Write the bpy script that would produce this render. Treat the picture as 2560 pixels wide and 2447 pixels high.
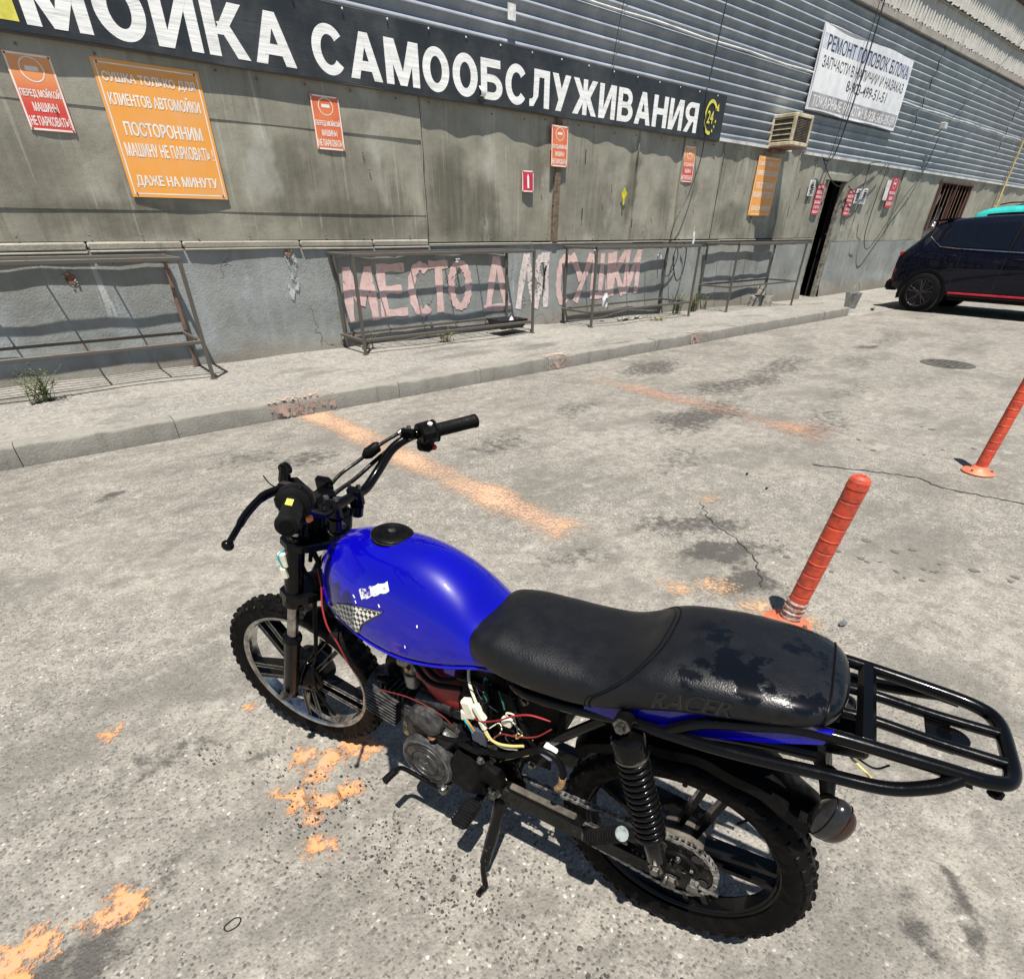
import bpy, bmesh, math, random
from math import sin, cos, pi, radians, sqrt, atan2, hypot
from mathutils import Vector, Matrix, Quaternion

for o in list(bpy.data.objects):
    bpy.data.objects.remove(o)
scn = bpy.context.scene
COL = scn.collection
rnd = random.Random(7)

# ------------------------------------------------------------------ camera
cd = bpy.data.cameras.new('camera')
cam = bpy.data.objects.new('camera', cd); COL.objects.link(cam)
cd.sensor_fit = 'HORIZONTAL'; cd.sensor_width = 36.0
cd.lens = 36.0 * 1350.34 / 2560.0
cd.shift_y = 276.5 / 2560.0
cd.clip_start = 0.05; cd.clip_end = 500
rt = Vector((0.77107684, -0.63670903, 0.00649029)); up = Vector((0.35825056, 0.44223546, 0.82224347)); fw = Vector((0.52640008, 0.63168775, -0.56909889))
cam.matrix_world = Matrix(((rt.x, up.x, -fw.x, 0), (rt.y, up.y, -fw.y, 0), (rt.z, up.z, -fw.z, 1.412), (0, 0, 0, 1)))
scn.camera = cam

# ------------------------------------------------------------------ sky and sun
SUN = Vector((0.20, 0.27, -1.0)).normalized()          # direction the light travels
elev = math.asin(-SUN.z); azim = atan2(-SUN.x, -SUN.y)
w = bpy.data.worlds.new('World'); scn.world = w; w.use_nodes = True
wt = w.node_tree; wt.nodes.clear()
sky = wt.nodes.new('ShaderNodeTexSky'); sky.sky_type = 'NISHITA'; sky.sun_disc = False
sky.sun_elevation = elev; sky.sun_rotation = azim; sky.air_density = 1.0; sky.dust_density = 0.6; sky.ozone_density = 1.0
bg = wt.nodes.new('ShaderNodeBackground'); bg.inputs[1].default_value = 0.05
wo = wt.nodes.new('ShaderNodeOutputWorld')
wt.links.new(sky.outputs[0], bg.inputs[0]); wt.links.new(bg.outputs[0], wo.inputs[0])
ld = bpy.data.lights.new('sun', 'SUN'); ld.energy = 5.0; ld.angle = radians(0.53); ld.color = (1.0, 0.945, 0.86)
sun = bpy.data.objects.new('sun', ld); COL.objects.link(sun)
sun.rotation_euler = SUN.to_track_quat('-Z', 'Y').to_euler(); sun.location = (-6, -8, 30)
vs = scn.view_settings; vs.view_transform = 'Standard'; vs.look = 'None'; vs.exposure = 0.86; vs.gamma = 1.0; vs.use_curve_mapping = False
scn.cycles.max_bounces = 6; scn.cycles.transparent_max_bounces = 8

# ------------------------------------------------------------------ node helper
class NM:
    def __init__(s, name):
        s.m = bpy.data.materials.new(name); s.m.use_nodes = True
        s.t = s.m.node_tree; s.b = s.t.nodes['Principled BSDF']; s.out = s.t.nodes['Material Output']
        s._c = {}
    def n(s, typ, **kw):
        x = s.t.nodes.new('ShaderNode' + typ)
        for k, v in kw.items(): setattr(x, k, v)
        return x
    def put(s, sock, v):
        if v is None: return
        if hasattr(v, 'is_linked') or hasattr(v, 'links'): s.t.links.new(v, sock)
        elif isinstance(v, (tuple, list)) and len(v) == 3 and sock.type == 'RGBA': sock.default_value = (*v, 1)
        else: sock.default_value = v
    def pos(s):
        if 'p' not in s._c: s._c['p'] = s.n('NewGeometry').outputs['Position']
        return s._c['p']
    def obj(s):
        if 'o' not in s._c: s._c['o'] = s.n('TexCoord').outputs['Object']
        return s._c['o']
    def mp(s, v, loc=(0, 0, 0), rot=(0, 0, 0), sc=(1, 1, 1), typ='POINT'):
        x = s.n('Mapping', vector_type=typ); s.put(x.inputs[0], v)
        x.inputs[1].default_value = loc; x.inputs[2].default_value = rot; x.inputs[3].default_value = sc
        return x.outputs[0]
    def noise(s, v, scale, det=4, rough=0.55, dist=0.0, col=False):
        x = s.n('TexNoise'); s.put(x.inputs['Vector'], v); x.inputs['Scale'].default_value = scale
        x.inputs['Detail'].default_value = det; x.inputs['Roughness'].default_value = rough; x.inputs['Distortion'].default_value = dist
        return x.outputs['Color' if col else 'Fac']
    def vor(s, v, scale, out='Color', feat='F1', rnd_=1.0):
        key = ('v', id(v) if not hasattr(v, 'node') else v.node.name + v.name, scale, feat)
        if key not in s._c:
            x = s.n('TexVoronoi', feature=feat); s.put(x.inputs['Vector'], v); x.inputs['Scale'].default_value = scale
            x.inputs['Randomness'].default_value = rnd_; s._c[key] = x
        return s._c[key].outputs[out]
    def ramp(s, f, stops, mode='LINEAR'):
        x = s.n('ValToRGB'); s.put(x.inputs[0], f); r = x.color_ramp; r.interpolation = mode
        while len(r.elements) < len(stops): r.elements.new(0.5)
        for e, (p, c) in zip(r.elements, stops):
            e.position = p; e.color = (c, c, c, 1) if not isinstance(c, tuple) else (*c, 1)
        return x.outputs[0]
    def mix(s, f, a, b, mode='MIX'):
        x = s.n('Mix', data_type='RGBA', blend_type=mode); s.put(x.inputs[0], f); s.put(x.inputs[6], a); s.put(x.inputs[7], b)
        return x.outputs[2]
    def ma(s, op, a, b=None, clamp=False):
        x = s.n('Math', operation=op, use_clamp=clamp); s.put(x.inputs[0], a)
        if b is not None: s.put(x.inputs[1], b)
        return x.outputs[0]
    def rng(s, v, a, b, c=0.0, d=1.0, smooth=True):
        x = s.n('MapRange', interpolation_type='SMOOTHSTEP' if smooth else 'LINEAR')
        s.put(x.inputs[0], v); x.inputs[1].default_value = a; x.inputs[2].default_value = b; x.inputs[3].default_value = c; x.inputs[4].default_value = d
        return x.outputs[0]
    def sep(s, v):
        x = s.n('SeparateXYZ'); s.put(x.inputs[0], v); return x.outputs
    def vadd(s, a, b):
        x = s.n('VectorMath', operation='ADD'); s.put(x.inputs[0], a); s.put(x.inputs[1], b); return x.outputs[0]
    def vscale(s, a, f):
        x = s.n('VectorMath', operation='SCALE'); s.put(x.inputs[0], a); x.inputs['Scale'].default_value = f; return x.outputs[0]
    def vlen(s, a):
        x = s.n('VectorMath', operation='LENGTH'); s.put(x.inputs[0], a); return x.outputs['Value']
    def bump(s, h, strength=0.5, dist=0.01):
        x = s.n('Bump'); x.inputs['Strength'].default_value = strength; x.inputs['Distance'].default_value = dist
        s.put(x.inputs['Height'], h); s.t.links.new(x.outputs[0], s.b.inputs['Normal'])
    def set(s, col=None, rough=None, metal=None, spec=None, coat=None, coatr=None, alpha=None, trans=None):
        for k, v in (('Base Color', col), ('Roughness', rough), ('Metallic', metal), ('Specular IOR Level', spec), ('Coat Weight', coat), ('Coat Roughness', coatr), ('Alpha', alpha), ('Transmission Weight', trans)):
            if v is not None: s.put(s.b.inputs[k], v)
        return s.m

def smat(name, col, rough=0.5, metal=0.0, var=0.25, vs=8.0, col2=None, bump=0.0, bs=120.0, coat=0.0, spec=0.5, rv=0.15):
    """simple worn material: noise-mixed colour, uneven gloss, optional grain"""
    k = NM(name); o = k.obj()
    n = k.noise(o, vs, 6, 0.6)
    c2 = col2 if col2 else tuple(max(0.0, c * (1 - var * 1.6)) for c in col)
    f = k.rng(n, 0.38, 0.68)
    k.set(col=k.mix(f, col, c2), metal=metal, spec=spec, coat=coat if coat else None)
    k.set(rough=k.rng(k.noise(o, vs * 2.3, 4), 0.3, 0.7, max(0.02, rough - rv), min(1, rough + rv)))
    if bump: k.bump(k.noise(o, bs, 3), bump, 0.004)
    return k.m

# ------------------------------------------------------------------ mesh helper
def cat(pts, sub=6, closed=False):
    """Catmull-Rom through the points"""
    P = [Vector(p) for p in pts]; n = len(P); out = []
    if n < 3 and not closed: return P
    for i in range(n if closed else n - 1):
        a = P[(i - 1) % n] if (closed or i > 0) else P[0] * 2 - P[1]
        b = P[i]; c = P[(i + 1) % n]
        d = P[(i + 2) % n] if (closed or i + 2 < n) else P[-1] * 2 - P[-2]
        for j in range(sub):
            t = j / sub; t2 = t * t; t3 = t2 * t
            out.append(0.5 * (2 * b + (c - a) * t + (2 * a - 5 * b + 4 * c - d) * t2 + (3 * b - a - 3 * c + d) * t3))
    if not closed: out.append(P[-1])
    return out

class MB:
    def __init__(s): s.v = []; s.f = []; s.mi = []; s.cur = 0
    def add(s, vs, fs):
        o = len(s.v); s.v += [tuple(v) for v in vs]
        for f in fs: s.f.append(tuple(i + o for i in f)); s.mi.append(s.cur)
        return s
    def box(s, c, size, b=0.0, R=None):
        hx, hy, hz = size[0] / 2, size[1] / 2, size[2] / 2; c = Vector(c)
        if b <= 0:
            vs = [Vector((x, y, z)) for x in (-hx, hx) for y in (-hy, hy) for z in (-hz, hz)]
            fs = [(0, 1, 3, 2), (4, 6, 7, 5), (0, 4, 5, 1), (2, 3, 7, 6), (0, 2, 6, 4), (1, 5, 7, 3)]
        else:
            b = min(b, hx * .95, hy * .95, hz * .95); vs = []; ix = {}
            for sx in (-1, 1):
                for sy in (-1, 1):
                    for sz in (-1, 1):
                        for a in range(3):
                            p = [sx * hx, sy * hy, sz * hz]
                            for k in range(3):
                                if k != a: p[k] -= (sx, sy, sz)[k] * b
                            ix[(sx, sy, sz, a)] = len(vs); vs.append(Vector(p))
            fs = []
            for a in range(3):
                o1, o2 = [k for k in range(3) if k != a]
                for sg in (-1, 1):
                    q = []
                    for u, v_ in ((-1, -1), (1, -1), (1, 1), (-1, 1)):
                        k = [0, 0, 0]; k[a] = sg; k[o1] = u; k[o2] = v_; q.append(ix[(*k, a)])
                    fs.append(q if (sg > 0) == (a != 1) else q[::-1])
            for a in range(3):
                o1, o2 = [k for k in range(3) if k != a]
                for u in (-1, 1):
                    for v_ in (-1, 1):
                        k0 = [0, 0, 0]; k1 = [0, 0, 0]; k0[a] = -1; k1[a] = 1; k0[o1] = k1[o1] = u; k0[o2] = k1[o2] = v_
                        fs.append((ix[(*k0, o1)], ix[(*k1, o1)], ix[(*k1, o2)], ix[(*k0, o2)]))
            for sx in (-1, 1):
                for sy in (-1, 1):
                    for sz in (-1, 1): fs.append([ix[(sx, sy, sz, a)] for a in range(3)])
        if R is not None: vs = [R @ v for v in vs]
        return s.add([v + c for v in vs], fs)
    def tube(s, path, r, n=10, caps=True, closed=False, flat=None):
        P = [Vector(p) for p in path]; m = len(P)
        if m < 2: return s
        T = []
        for i in range(m):
            if closed: t = P[(i + 1) % m] - P[(i - 1) % m]
            else: t = P[min(i + 1, m - 1)] - P[max(i - 1, 0)]
            T.append(t.normalized() if t.length > 1e-9 else Vector((0, 0, 1)))
        a = Vector((0, 0, 1)) if abs(T[0].z) < 0.9 else Vector((1, 0, 0))
        u = (a - T[0] * a.dot(T[0])).normalized(); vs = []
        for i in range(m):
            if i: u = u - T[i] * u.dot(T[i]); u.normalize()
            w_ = T[i].cross(u); ri = r[i] if isinstance(r, (list, tuple)) else r
            for k in range(n):
                an = 2 * pi * (k + 0.5) / n
                e = flat if flat else 1.0
                vs.append(P[i] + (u * cos(an) + w_ * sin(an) * e) * ri)
        fs = []
        for i in range(m if closed else m - 1):
            for k in range(n):
                a_, b_ = i * n + k, i * n + (k + 1) % n; j = ((i + 1) % m) * n
                fs.append((a_, b_, j + (k + 1) % n, j + k))
        if caps and not closed:
            fs.append(tuple(range(n))[::-1]); fs.append(tuple((m - 1) * n + k for k in range(n)))
        return s.add(vs, fs)
    def lathe(s, prof, n=32, org=(0, 0, 0), ax=(0, 0, 1), closed=False, caps=False, arc=None):
        """prof: (radius, height along ax)"""
        ax = Vector(ax).normalized(); q = Vector((0, 0, 1)).rotation_difference(ax); org = Vector(org); vs = []
        m = len(prof); full = arc is None; cnt = n if full else n + 1
        for k in range(cnt):
            an = 2 * pi * k / n if full else arc[0] + (arc[1] - arc[0]) * k / n
            for r, h in prof: vs.append(org + q @ Vector((r * cos(an), r * sin(an), h)))
        fs = []
        for k in range(n):
            k2 = (k + 1) % cnt
            for i in range(m if closed else m - 1):
                i2 = (i + 1) % m
                fs.append((k * m + i, k2 * m + i, k2 * m + i2, k * m + i2))
        if caps and full:
            fs.append(tuple(k * m for k in range(n))[::-1]); fs.append(tuple(k * m + m - 1 for k in range(n)))
        return s.add(vs, fs)
    def prism(s, poly, d, org, U, V, b=0.0):
        """polygon (u,v) swept along U x V by d"""
        org, U, V = Vector(org), Vector(U), Vector(V); N_ = U.cross(V).normalized(); n = len(poly)
        lay = [(0, 0), (d, 0)] if b <= 0 else [(0, b), (b, 0), (d - b, 0), (d, b)]
        cx = sum(p[0] for p in poly) / n; cy = sum(p[1] for p in poly) / n; vs = []
        for h, ins in lay:
            for u, v in poly:
                L_ = hypot(u - cx, v - cy) or 1; k = 1 - ins / L_
                vs.append(org + U * (cx + (u - cx) * k) + V * (cy + (v - cy) * k) + N_ * h)
        fs = [tuple(range(n))[::-1], tuple((len(lay) - 1) * n + i for i in range(n))]
        for l in range(len(lay) - 1):
            for i in range(n): fs.append((l * n + i, l * n + (i + 1) % n, (l + 1) * n + (i + 1) % n, (l + 1) * n + i))
        return s.add(vs, fs)
    def loft(s, rings, caps=True, closed=True):
        n = len(rings[0]); vs = [v for r in rings for v in r]; fs = []
        for i in range(len(rings) - 1):
            for k in range(n if closed else n - 1):
                k2 = (k + 1) % n; fs.append((i * n + k, i * n + k2, (i + 1) * n + k2, (i + 1) * n + k))
        if caps and closed:
            fs.append(tuple(range(n))[::-1]); fs.append(tuple((len(rings) - 1) * n + k for k in range(n)))
        return s.add(vs, fs)
    def grid(s, fn, nu, nv):
        vs = [fn(i / nu, j / nv) for j in range(nv + 1) for i in range(nu + 1)]
        fs = [(j * (nu + 1) + i, j * (nu + 1) + i + 1, (j + 1) * (nu + 1) + i + 1, (j + 1) * (nu + 1) + i) for j in range(nv) for i in range(nu)]
        return s.add(vs, fs)
    def ball(s, c, r, nu=16, nv=10, sc=(1, 1, 1), R=None):
        c = Vector(c); vs = []
        for j in range(1, nv):
            th = pi * j / nv
            for i in range(nu):
                ph = 2 * pi * i / nu; vs.append(Vector((r * sc[0] * sin(th) * cos(ph), r * sc[1] * sin(th) * sin(ph), r * sc[2] * cos(th))))
        vs += [Vector((0, 0, r * sc[2])), Vector((0, 0, -r * sc[2]))]; t, b_ = len(vs) - 2, len(vs) - 1; fs = []
        for j in range(nv - 2):
            for i in range(nu): fs.append((j * nu + i, (j + 1) * nu + i, (j + 1) * nu + (i + 1) % nu, j * nu + (i + 1) % nu))
        for i in range(nu):
            fs.append((t, i, (i + 1) % nu)); fs.append((b_, (nv - 2) * nu + (i + 1) % nu, (nv - 2) * nu + i))
        if R is not None: vs = [R @ v for v in vs]
        return s.add([v + c for v in vs], fs)
    def xf(s, fn): s.v = [tuple(fn(Vector(v))) for v in s.v]; return s
    def build(s, name, mat, parent=None, smooth=35, off=None, normals=True):
        me = bpy.data.meshes.new(name)
        o_ = Vector(off) if off is not None else (Vector(parent['_base']) if parent is not None and '_base' in parent else Vector((0, 0, 0)))
        me.from_pydata([(v[0] - o_.x, v[1] - o_.y, v[2] - o_.z) for v in s.v], [], s.f)
        if normals:
            bm = bmesh.new(); bm.from_mesh(me); bmesh.ops.recalc_face_normals(bm, faces=bm.faces); bm.to_mesh(me); bm.free()
        mats = mat if isinstance(mat, (list, tuple)) else [mat]
        for m in mats: me.materials.append(m)
        if len(mats) > 1: me.polygons.foreach_set('material_index', s.mi)
        if smooth:
            me.polygons.foreach_set('use_smooth', [True] * len(me.polygons))
            if smooth < 179: me.set_sharp_from_angle(angle=radians(smooth))
        me.update()
        ob = bpy.data.objects.new(name, me); COL.objects.link(ob)
        if parent is not None:
            ob.parent = parent
            if '_base' in parent: ob['_base'] = parent['_base']
        else:
            ob.location = o_
        return ob

def tag(o, label=None, cat_=None, group=None, kind=None):
    if label: o['label'] = label
    if cat_: o['category'] = cat_
    if group: o['group'] = group
    if kind: o['kind'] = kind
    return o
def thing(name, label, cat_, loc=(0, 0, 0), group=None):
    o = bpy.data.objects.new(name, None); COL.objects.link(o); o.location = loc; o['_base'] = tuple(loc); o.empty_display_size = 0.1
    return tag(o, label, cat_, group)
def copy_tree(o, parent=None):
    c = o.copy(); COL.objects.link(c); c.parent = parent
    for ch in list(o.children): copy_tree(ch, c)
    return c

_tc = {}
def glyphs(body, bold=0.0, res=3):
    """flat filled text -> (verts (u,v) scaled to the unit box, faces)"""
    key = (body, bold, res)
    if key in _tc: return _tc[key]
    cu = bpy.data.curves.new('txt', 'FONT'); cu.body = body; cu.offset = bold; cu.resolution_u = res; cu.fill_mode = 'FRONT'
    o = bpy.data.objects.new('txt', cu); COL.objects.link(o)
    dg = bpy.context.evaluated_depsgraph_get(); dg.update()
    me = bpy.data.meshes.new_from_object(o.evaluated_get(dg))
    vs = [(v.co.x, v.co.y) for v in me.vertices]; fs = [tuple(p.vertices) for p in me.polygons]
    bpy.data.objects.remove(o); bpy.data.curves.remove(cu); bpy.data.meshes.remove(me)
    x0 = min(v[0] for v in vs); x1 = max(v[0] for v in vs); y0 = min(v[1] for v in vs); y1 = max(v[1] for v in vs)
    r = ([((x - x0) / (x1 - x0), (y - y0) / (y1 - y0)) for x, y in vs], fs, (x1 - x0) / (y1 - y0))
    _tc[key] = r; return r
def put_text(mb, body, fn, bold=0.02, res=3):
    """fn(u,v) in the unit box -> point; bold letters are the light letter laid down several times side by side"""
    vs, fs, a = glyphs(body, min(bold, 0.012), res)
    k = max(0.0, bold - 0.012); du = k / max(a, .3) * 1.25; dv = k * 0.9
    if k < 0.004: mb.add([fn(u, v) for u, v in vs], fs); return
    offs = [(cos(pi * j / 5), sin(pi * j / 5)) for j in range(10)] + [(.5, .5), (-.5, .5), (.5, -.5), (-.5, -.5), (0, 0)]
    for i, (ox, oy) in enumerate(offs):
        P = []
        for u, v in vs:
            p = fn(du + u * (1 - 2 * du) + ox * du, dv + v * (1 - 2 * dv) + oy * dv); P.append((p[0], p[1] - 0.00005 * i, p[2]))
        mb.add(P, fs)

def _ring(cx, cy, rx, ry, ix, iy, a0, a1, n=18):
    return [[(cx + r_[0] * cos(radians(q)), cy + r_[1] * sin(radians(q))) for r_, q in (((ix, iy), a), ((rx, ry), a), ((rx, ry), b), ((ix, iy), b))] for a, b in [(a0 + (a1 - a0) * i / n, a0 + (a1 - a0) * (i + 1) / n) for i in range(n)]]
def _r(u0, u1, v0, v1): return [(u0, v0), (u1, v0), (u1, v1), (u0, v1)]
_И = [_r(0, .27, 0, 1), _r(.73, 1, 0, 1), [(.10, 0), (.34, 0), (.90, 1), (.66, 1)]]
BOLD = {'А': (1.02, [[(0, 0), (.27, 0), (.60, 1), (.37, 1)], [(.40, 1), (.63, 1), (1, 0), (.73, 0)], _r(.24, .76, .19, .40)]), 'М': (1.15, [_r(0, .22, 0, 1), _r(.78, 1, 0, 1), [(0, 1), (.29, 1), (.60, 0), (.40, 0)], [(.71, 1), (1, 1), (.60, 0), (.40, 0)]]),
        'О': (.98, _ring(.5, .5, .5, .52, .22, .31, 0, 360, 44)), 'И': (.95, _И), 'Й': (.95, _И + _ring(.5, 1.30, .28, .20, .13, .10, 180, 360, 14)), 'К': (.95, [_r(0, .28, 0, 1), [(.20, .40), (.46, .40), (.98, 1), (.66, 1)], [(.30, .62), (.56, .66), (1, 0), (.68, 0)]]),
        'С': (.95, _ring(.52, .5, .52, .52, .25, .31, 38, 322, 40)), 'Б': (.90, [_r(0, .28, 0, 1), _r(.28, .90, .80, 1), _r(.28, .52, 0, .19), _r(.28, .52, .44, .63)] + _ring(.52, .315, .48, .315, .20, .125, -90, 90, 20)),
        'Л': (.95, [_r(.73, 1, 0, 1), _r(.22, .73, .80, 1), [(.22, .80), (.48, .80), (.44, .30), (.19, .26)], [(0, 0), (.20, .02), (.44, .30), (.19, .26)], [(0, 0), (.19, .26), (.10, .21), (0, .20)]]), 'У': (.92, [[(0, 1), (.31, 1), (.63, .36), (.41, .20)], [(.70, 1), (1, 1), (.50, 0), (.20, 0)]]),
        'Ж': (1.30, [_r(.41, .59, 0, 1), [(0, 1), (.22, 1), (.50, .52), (.34, .42)], [(0, 0), (.22, 0), (.50, .48), (.34, .60)], [(1, 1), (.78, 1), (.50, .52), (.66, .42)], [(1, 0), (.78, 0), (.50, .48), (.66, .60)]]),
        'В': (.92, [_r(0, .28, 0, 1), _r(.28, .52, 0, .18), _r(.28, .52, .42, .60), _r(.28, .50, .83, 1)] + _ring(.52, .30, .48, .30, .20, .12, -90, 90, 20) + _ring(.50, .71, .42, .29, .16, .12, -90, 90, 20)), 'Н': (.95, [_r(0, .28, 0, 1), _r(.72, 1, 0, 1), _r(.28, .72, .41, .61)]),
        'Я': (.95, [_r(.72, 1, 0, 1), _r(.46, .72, .36, .54), _r(.46, .72, .83, 1), [(0, 0), (.31, 0), (.66, .42), (.38, .44)]] + _ring(.46, .68, .44, .32, .16, .145, 90, 270, 20))}
# ================================================================== MATERIALS (surfaces)
def asphalt_mat():
    k = NM('asphalt'); p = k.pos()
    pw = k.vadd(p, k.vscale(k.noise(p, 70.0, 2, 0.5, col=True), 0.010))
    vc = k.sep(k.vor(pw, 118.0)); c1 = vc[0]; d1 = k.vor(pw, 118.0, 'Distance')
    stone = k.ramp(c1, [(0.0, (0.050, 0.047, 0.042)), (0.15, (0.098, 0.092, 0.082)), (0.28, (0.160, 0.151, 0.134)), (0.6, (0.226, 0.214, 0.191)), (0.965, (0.285, 0.27, 0.24)), (0.985, (0.41, 0.395, 0.36)), (1.0, (0.52, 0.50, 0.46))])
    base = k.mix(k.rng(d1, 0.34, 0.74), stone, (0.215, 0.203, 0.180))
    v2 = k.sep(k.vor(pw, 37.0)); d2 = k.vor(pw, 37.0, 'Distance')
    big = k.ma('MULTIPLY', k.rng(v2[1], 0.86, 0.9), k.rng(d2, 0.40, 0.28))
    base = k.mix(k.ma('MULTIPLY', big, 0.7), base, k.mix(k.rng(v2[2], 0.74, 0.78), (0.105, 0.10, 0.094), (0.40, 0.388, 0.36)))
    # pale dust drifts, broad grime, damp-looking dark areas
    base = k.mix(k.rng(k.noise(p, 0.55, 5, 0.6), 0.40, 0.66, 0, 0.5), base, (0.29, 0.272, 0.238))
    base = k.mix(k.rng(k.noise(k.mp(p, loc=(4, 2, 0), sc=(1.0, 1.5, 1)), 1.15, 7, 0.70), 0.44, 0.64, 0, 0.62), base, (0.098, 0.092, 0.082))
    base = k.mix(k.rng(k.noise(k.mp(p, loc=(9, 5, 0), sc=(1.0, 2.2, 1)), 2.6, 6, 0.72), 0.55, 0.70, 0, 0.55), base, (0.085, 0.080, 0.072))
    base = k.mix(k.rng(k.noise(p, 11.0, 6, 0.74), 0.42, 0.64, 0, 0.62), base, (0.120, 0.112, 0.099))
    base = k.mix(k.rng(k.noise(k.mp(p, loc=(3, 8, 0)), 6.0, 6, 0.72), 0.54, 0.70, 0, 0.55), base, (0.335, 0.317, 0.28))
    # oil and tyre stains with their own outlines, laid out per vertex
    at = k.n('Attribute', attribute_name='stain').outputs['Fac']
    brk = k.noise(p, 17.0, 6, 0.72); tot = k.ma('MULTIPLY', k.rng(k.ma('ADD', at, k.ma('MULTIPLY', k.ma('SUBTRACT', brk, 0.5), 1.9)), 0.25, 0.75), k.rng(at, 0.03, 0.3))
    base = k.mix(k.ma('MULTIPLY', tot, 0.88), base, (0.050, 0.047, 0.043))
    # specks of old orange paint
    osp = k.ma('MULTIPLY', k.rng(k.noise(p, 9.0, 6, 0.62), 0.69, 0.72, 0, 0.75), k.rng(k.noise(p, 0.8, 2), 0.45, 0.6))
    base = k.mix(osp, base, (0.52, 0.235, 0.12))
    k.set(col=base, rough=k.rng(tot, 0, 1, 0.88, 0.66), spec=0.3)
    k.bump(k.ma('ADD', k.rng(d1, 0.7, 0.1), k.ma('MULTIPLY', k.noise(p, 36, 3, 0.6), 1.2)), 0.5, 0.004)
    return k.m

def pavement_mat():
    k = NM('pavement'); p = k.pos()
    c1 = k.sep(k.vor(p, 70.0))[0]
    base = k.ramp(c1, [(0, (0.12, 0.113, 0.10)), (0.3, (0.20, 0.192, 0.176)), (0.94, (0.255, 0.246, 0.226)), (1, (0.38, 0.365, 0.33))])
    base = k.mix(k.rng(k.noise(p, 0.9, 7, 0.62), 0.36, 0.7), base, k.mix(0.55, base, (0.29, 0.275, 0.243)))
    base = k.mix(k.rng(k.noise(k.mp(p, sc=(1, 2.2, 1)), 1.1, 8, 0.7), 0.50, 0.68, 0, 0.7), base, (0.105, 0.10, 0.09))
    for x, y, rx, ry in ((4.1, 5.75, .45, .14), (4.0, 6.2, .5, .12), (5.1, 5.65, .5, .13)):
        wv = k.vadd(p, k.vscale(k.vadd(k.noise(p, 5, 6, 0.7, col=True), (-.5, -.5, -.5)), 0.35))
        base = k.mix(k.rng(k.vlen(k.mp(wv, (x, y, 0), (0, 0, 0.1), (rx, ry, 4), 'TEXTURE')), 1.2, 0.5, 0, 0.6), base, (0.085, 0.082, 0.075))
    base = k.mix(k.rng(k.noise(p, 13.0, 6, 0.74), 0.44, 0.66, 0, 0.55), base, (0.12, 0.115, 0.105))
    k.set(col=base, rough=0.9, spec=0.3)
    k.bump(k.ma('ADD', k.noise(p, 90, 4), k.noise(p, 9, 5)), 0.45, 0.008)
    return k.m

def concrete_mat(name, c, dark, streak=1.0, bs=60):
    k = NM(name); p = k.pos()
    n = k.noise(p, 3.2, 9, 0.66); n2 = k.noise(k.mp(p, sc=(7, 7, 1.2)), 1.6, 6, 0.6)
    b = k.mix(k.rng(n, 0.35, 0.7), c, tuple(x * 1.22 for x in c))
    b = k.mix(k.rng(n2, 0.5, 0.78, 0, 0.55 * streak), b, dark)
    b = k.mix(k.rng(k.noise(p, 26, 6, 0.7), 0.60, 0.72, 0, 0.6), b, dark)
    k.set(col=b, rough=0.88, spec=0.3); k.bump(k.ma('ADD', k.noise(p, bs, 5, 0.6), k.ma('MULTIPLY', k.noise(p, 8, 4), 1.5)), 0.5, 0.008)
    return k.m

def plinth_mat():
    k = NM('plinth_paint'); p = k.pos(); z = k.sep(p)[2]
    n = k.noise(p, 1.7, 8, 0.62)
    b = k.mix(k.rng(n, 0.35, 0.68), (0.20, 0.208, 0.198), (0.265, 0.28, 0.275))
    b = k.mix(k.rng(k.noise(k.mp(p, sc=(3, 3, 0.5)), 1.5, 5), 0.52, 0.72, 0, 0.5), b, (0.30, 0.34, 0.36))
    b = k.mix(k.rng(k.noise(p, 12, 7, 0.7), 0.60, 0.74, 0, 0.6), b, (0.15, 0.15, 0.14))
    b = k.mix(k.rng(k.noise(k.mp(p, sc=(1, 1, 2.5)), 4.5, 7, 0.7), 0.64, 0.69, 0, 0.75), b, (0.33, 0.31, 0.27))
    zz = k.ma('ADD', z, k.ma('MULTIPLY', k.ma('SUBTRACT', k.noise(p, 4, 6, 0.65), 0.5), 0.5))
    b = k.mix(k.rng(zz, 0.36, 0.14, 0, 0.8), b, (0.185, 0.165, 0.135))
    # limewash runs
    run = k.ma('MULTIPLY', k.rng(k.noise(k.mp(p, sc=(14, 14, 0.8)), 1.0, 3), 0.62, 0.72), k.rng(k.noise(p, 0.7, 3), 0.56, 0.66, 0, 0.8))
    b = k.mix(run, b, (0.55, 0.58, 0.60))
    k.set(col=b, rough=0.8, spec=0.3)
    ck = k.vor(k.vadd(p, k.vscale(k.noise(p, 4, 4, col=True), 0.4)), 1.3, 'Distance', 'DISTANCE_TO_EDGE')
    ckm = k.ma('MULTIPLY', k.rng(ck, 0.010, 0.0), k.rng(k.noise(p, 1.1, 2), 0.54, 0.6))
    k.set(col=k.mix(k.ma('MULTIPLY', ckm, 0.7), b, (0.07, 0.065, 0.06)))
    k.bump(k.ma('SUBTRACT', k.ma('ADD', k.noise(p, 55, 5), k.ma('MULTIPLY', k.noise(p, 7, 5), 2.0)), k.ma('MULTIPLY', ckm, 2.0)), 0.45, 0.008)
    return k.m

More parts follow.
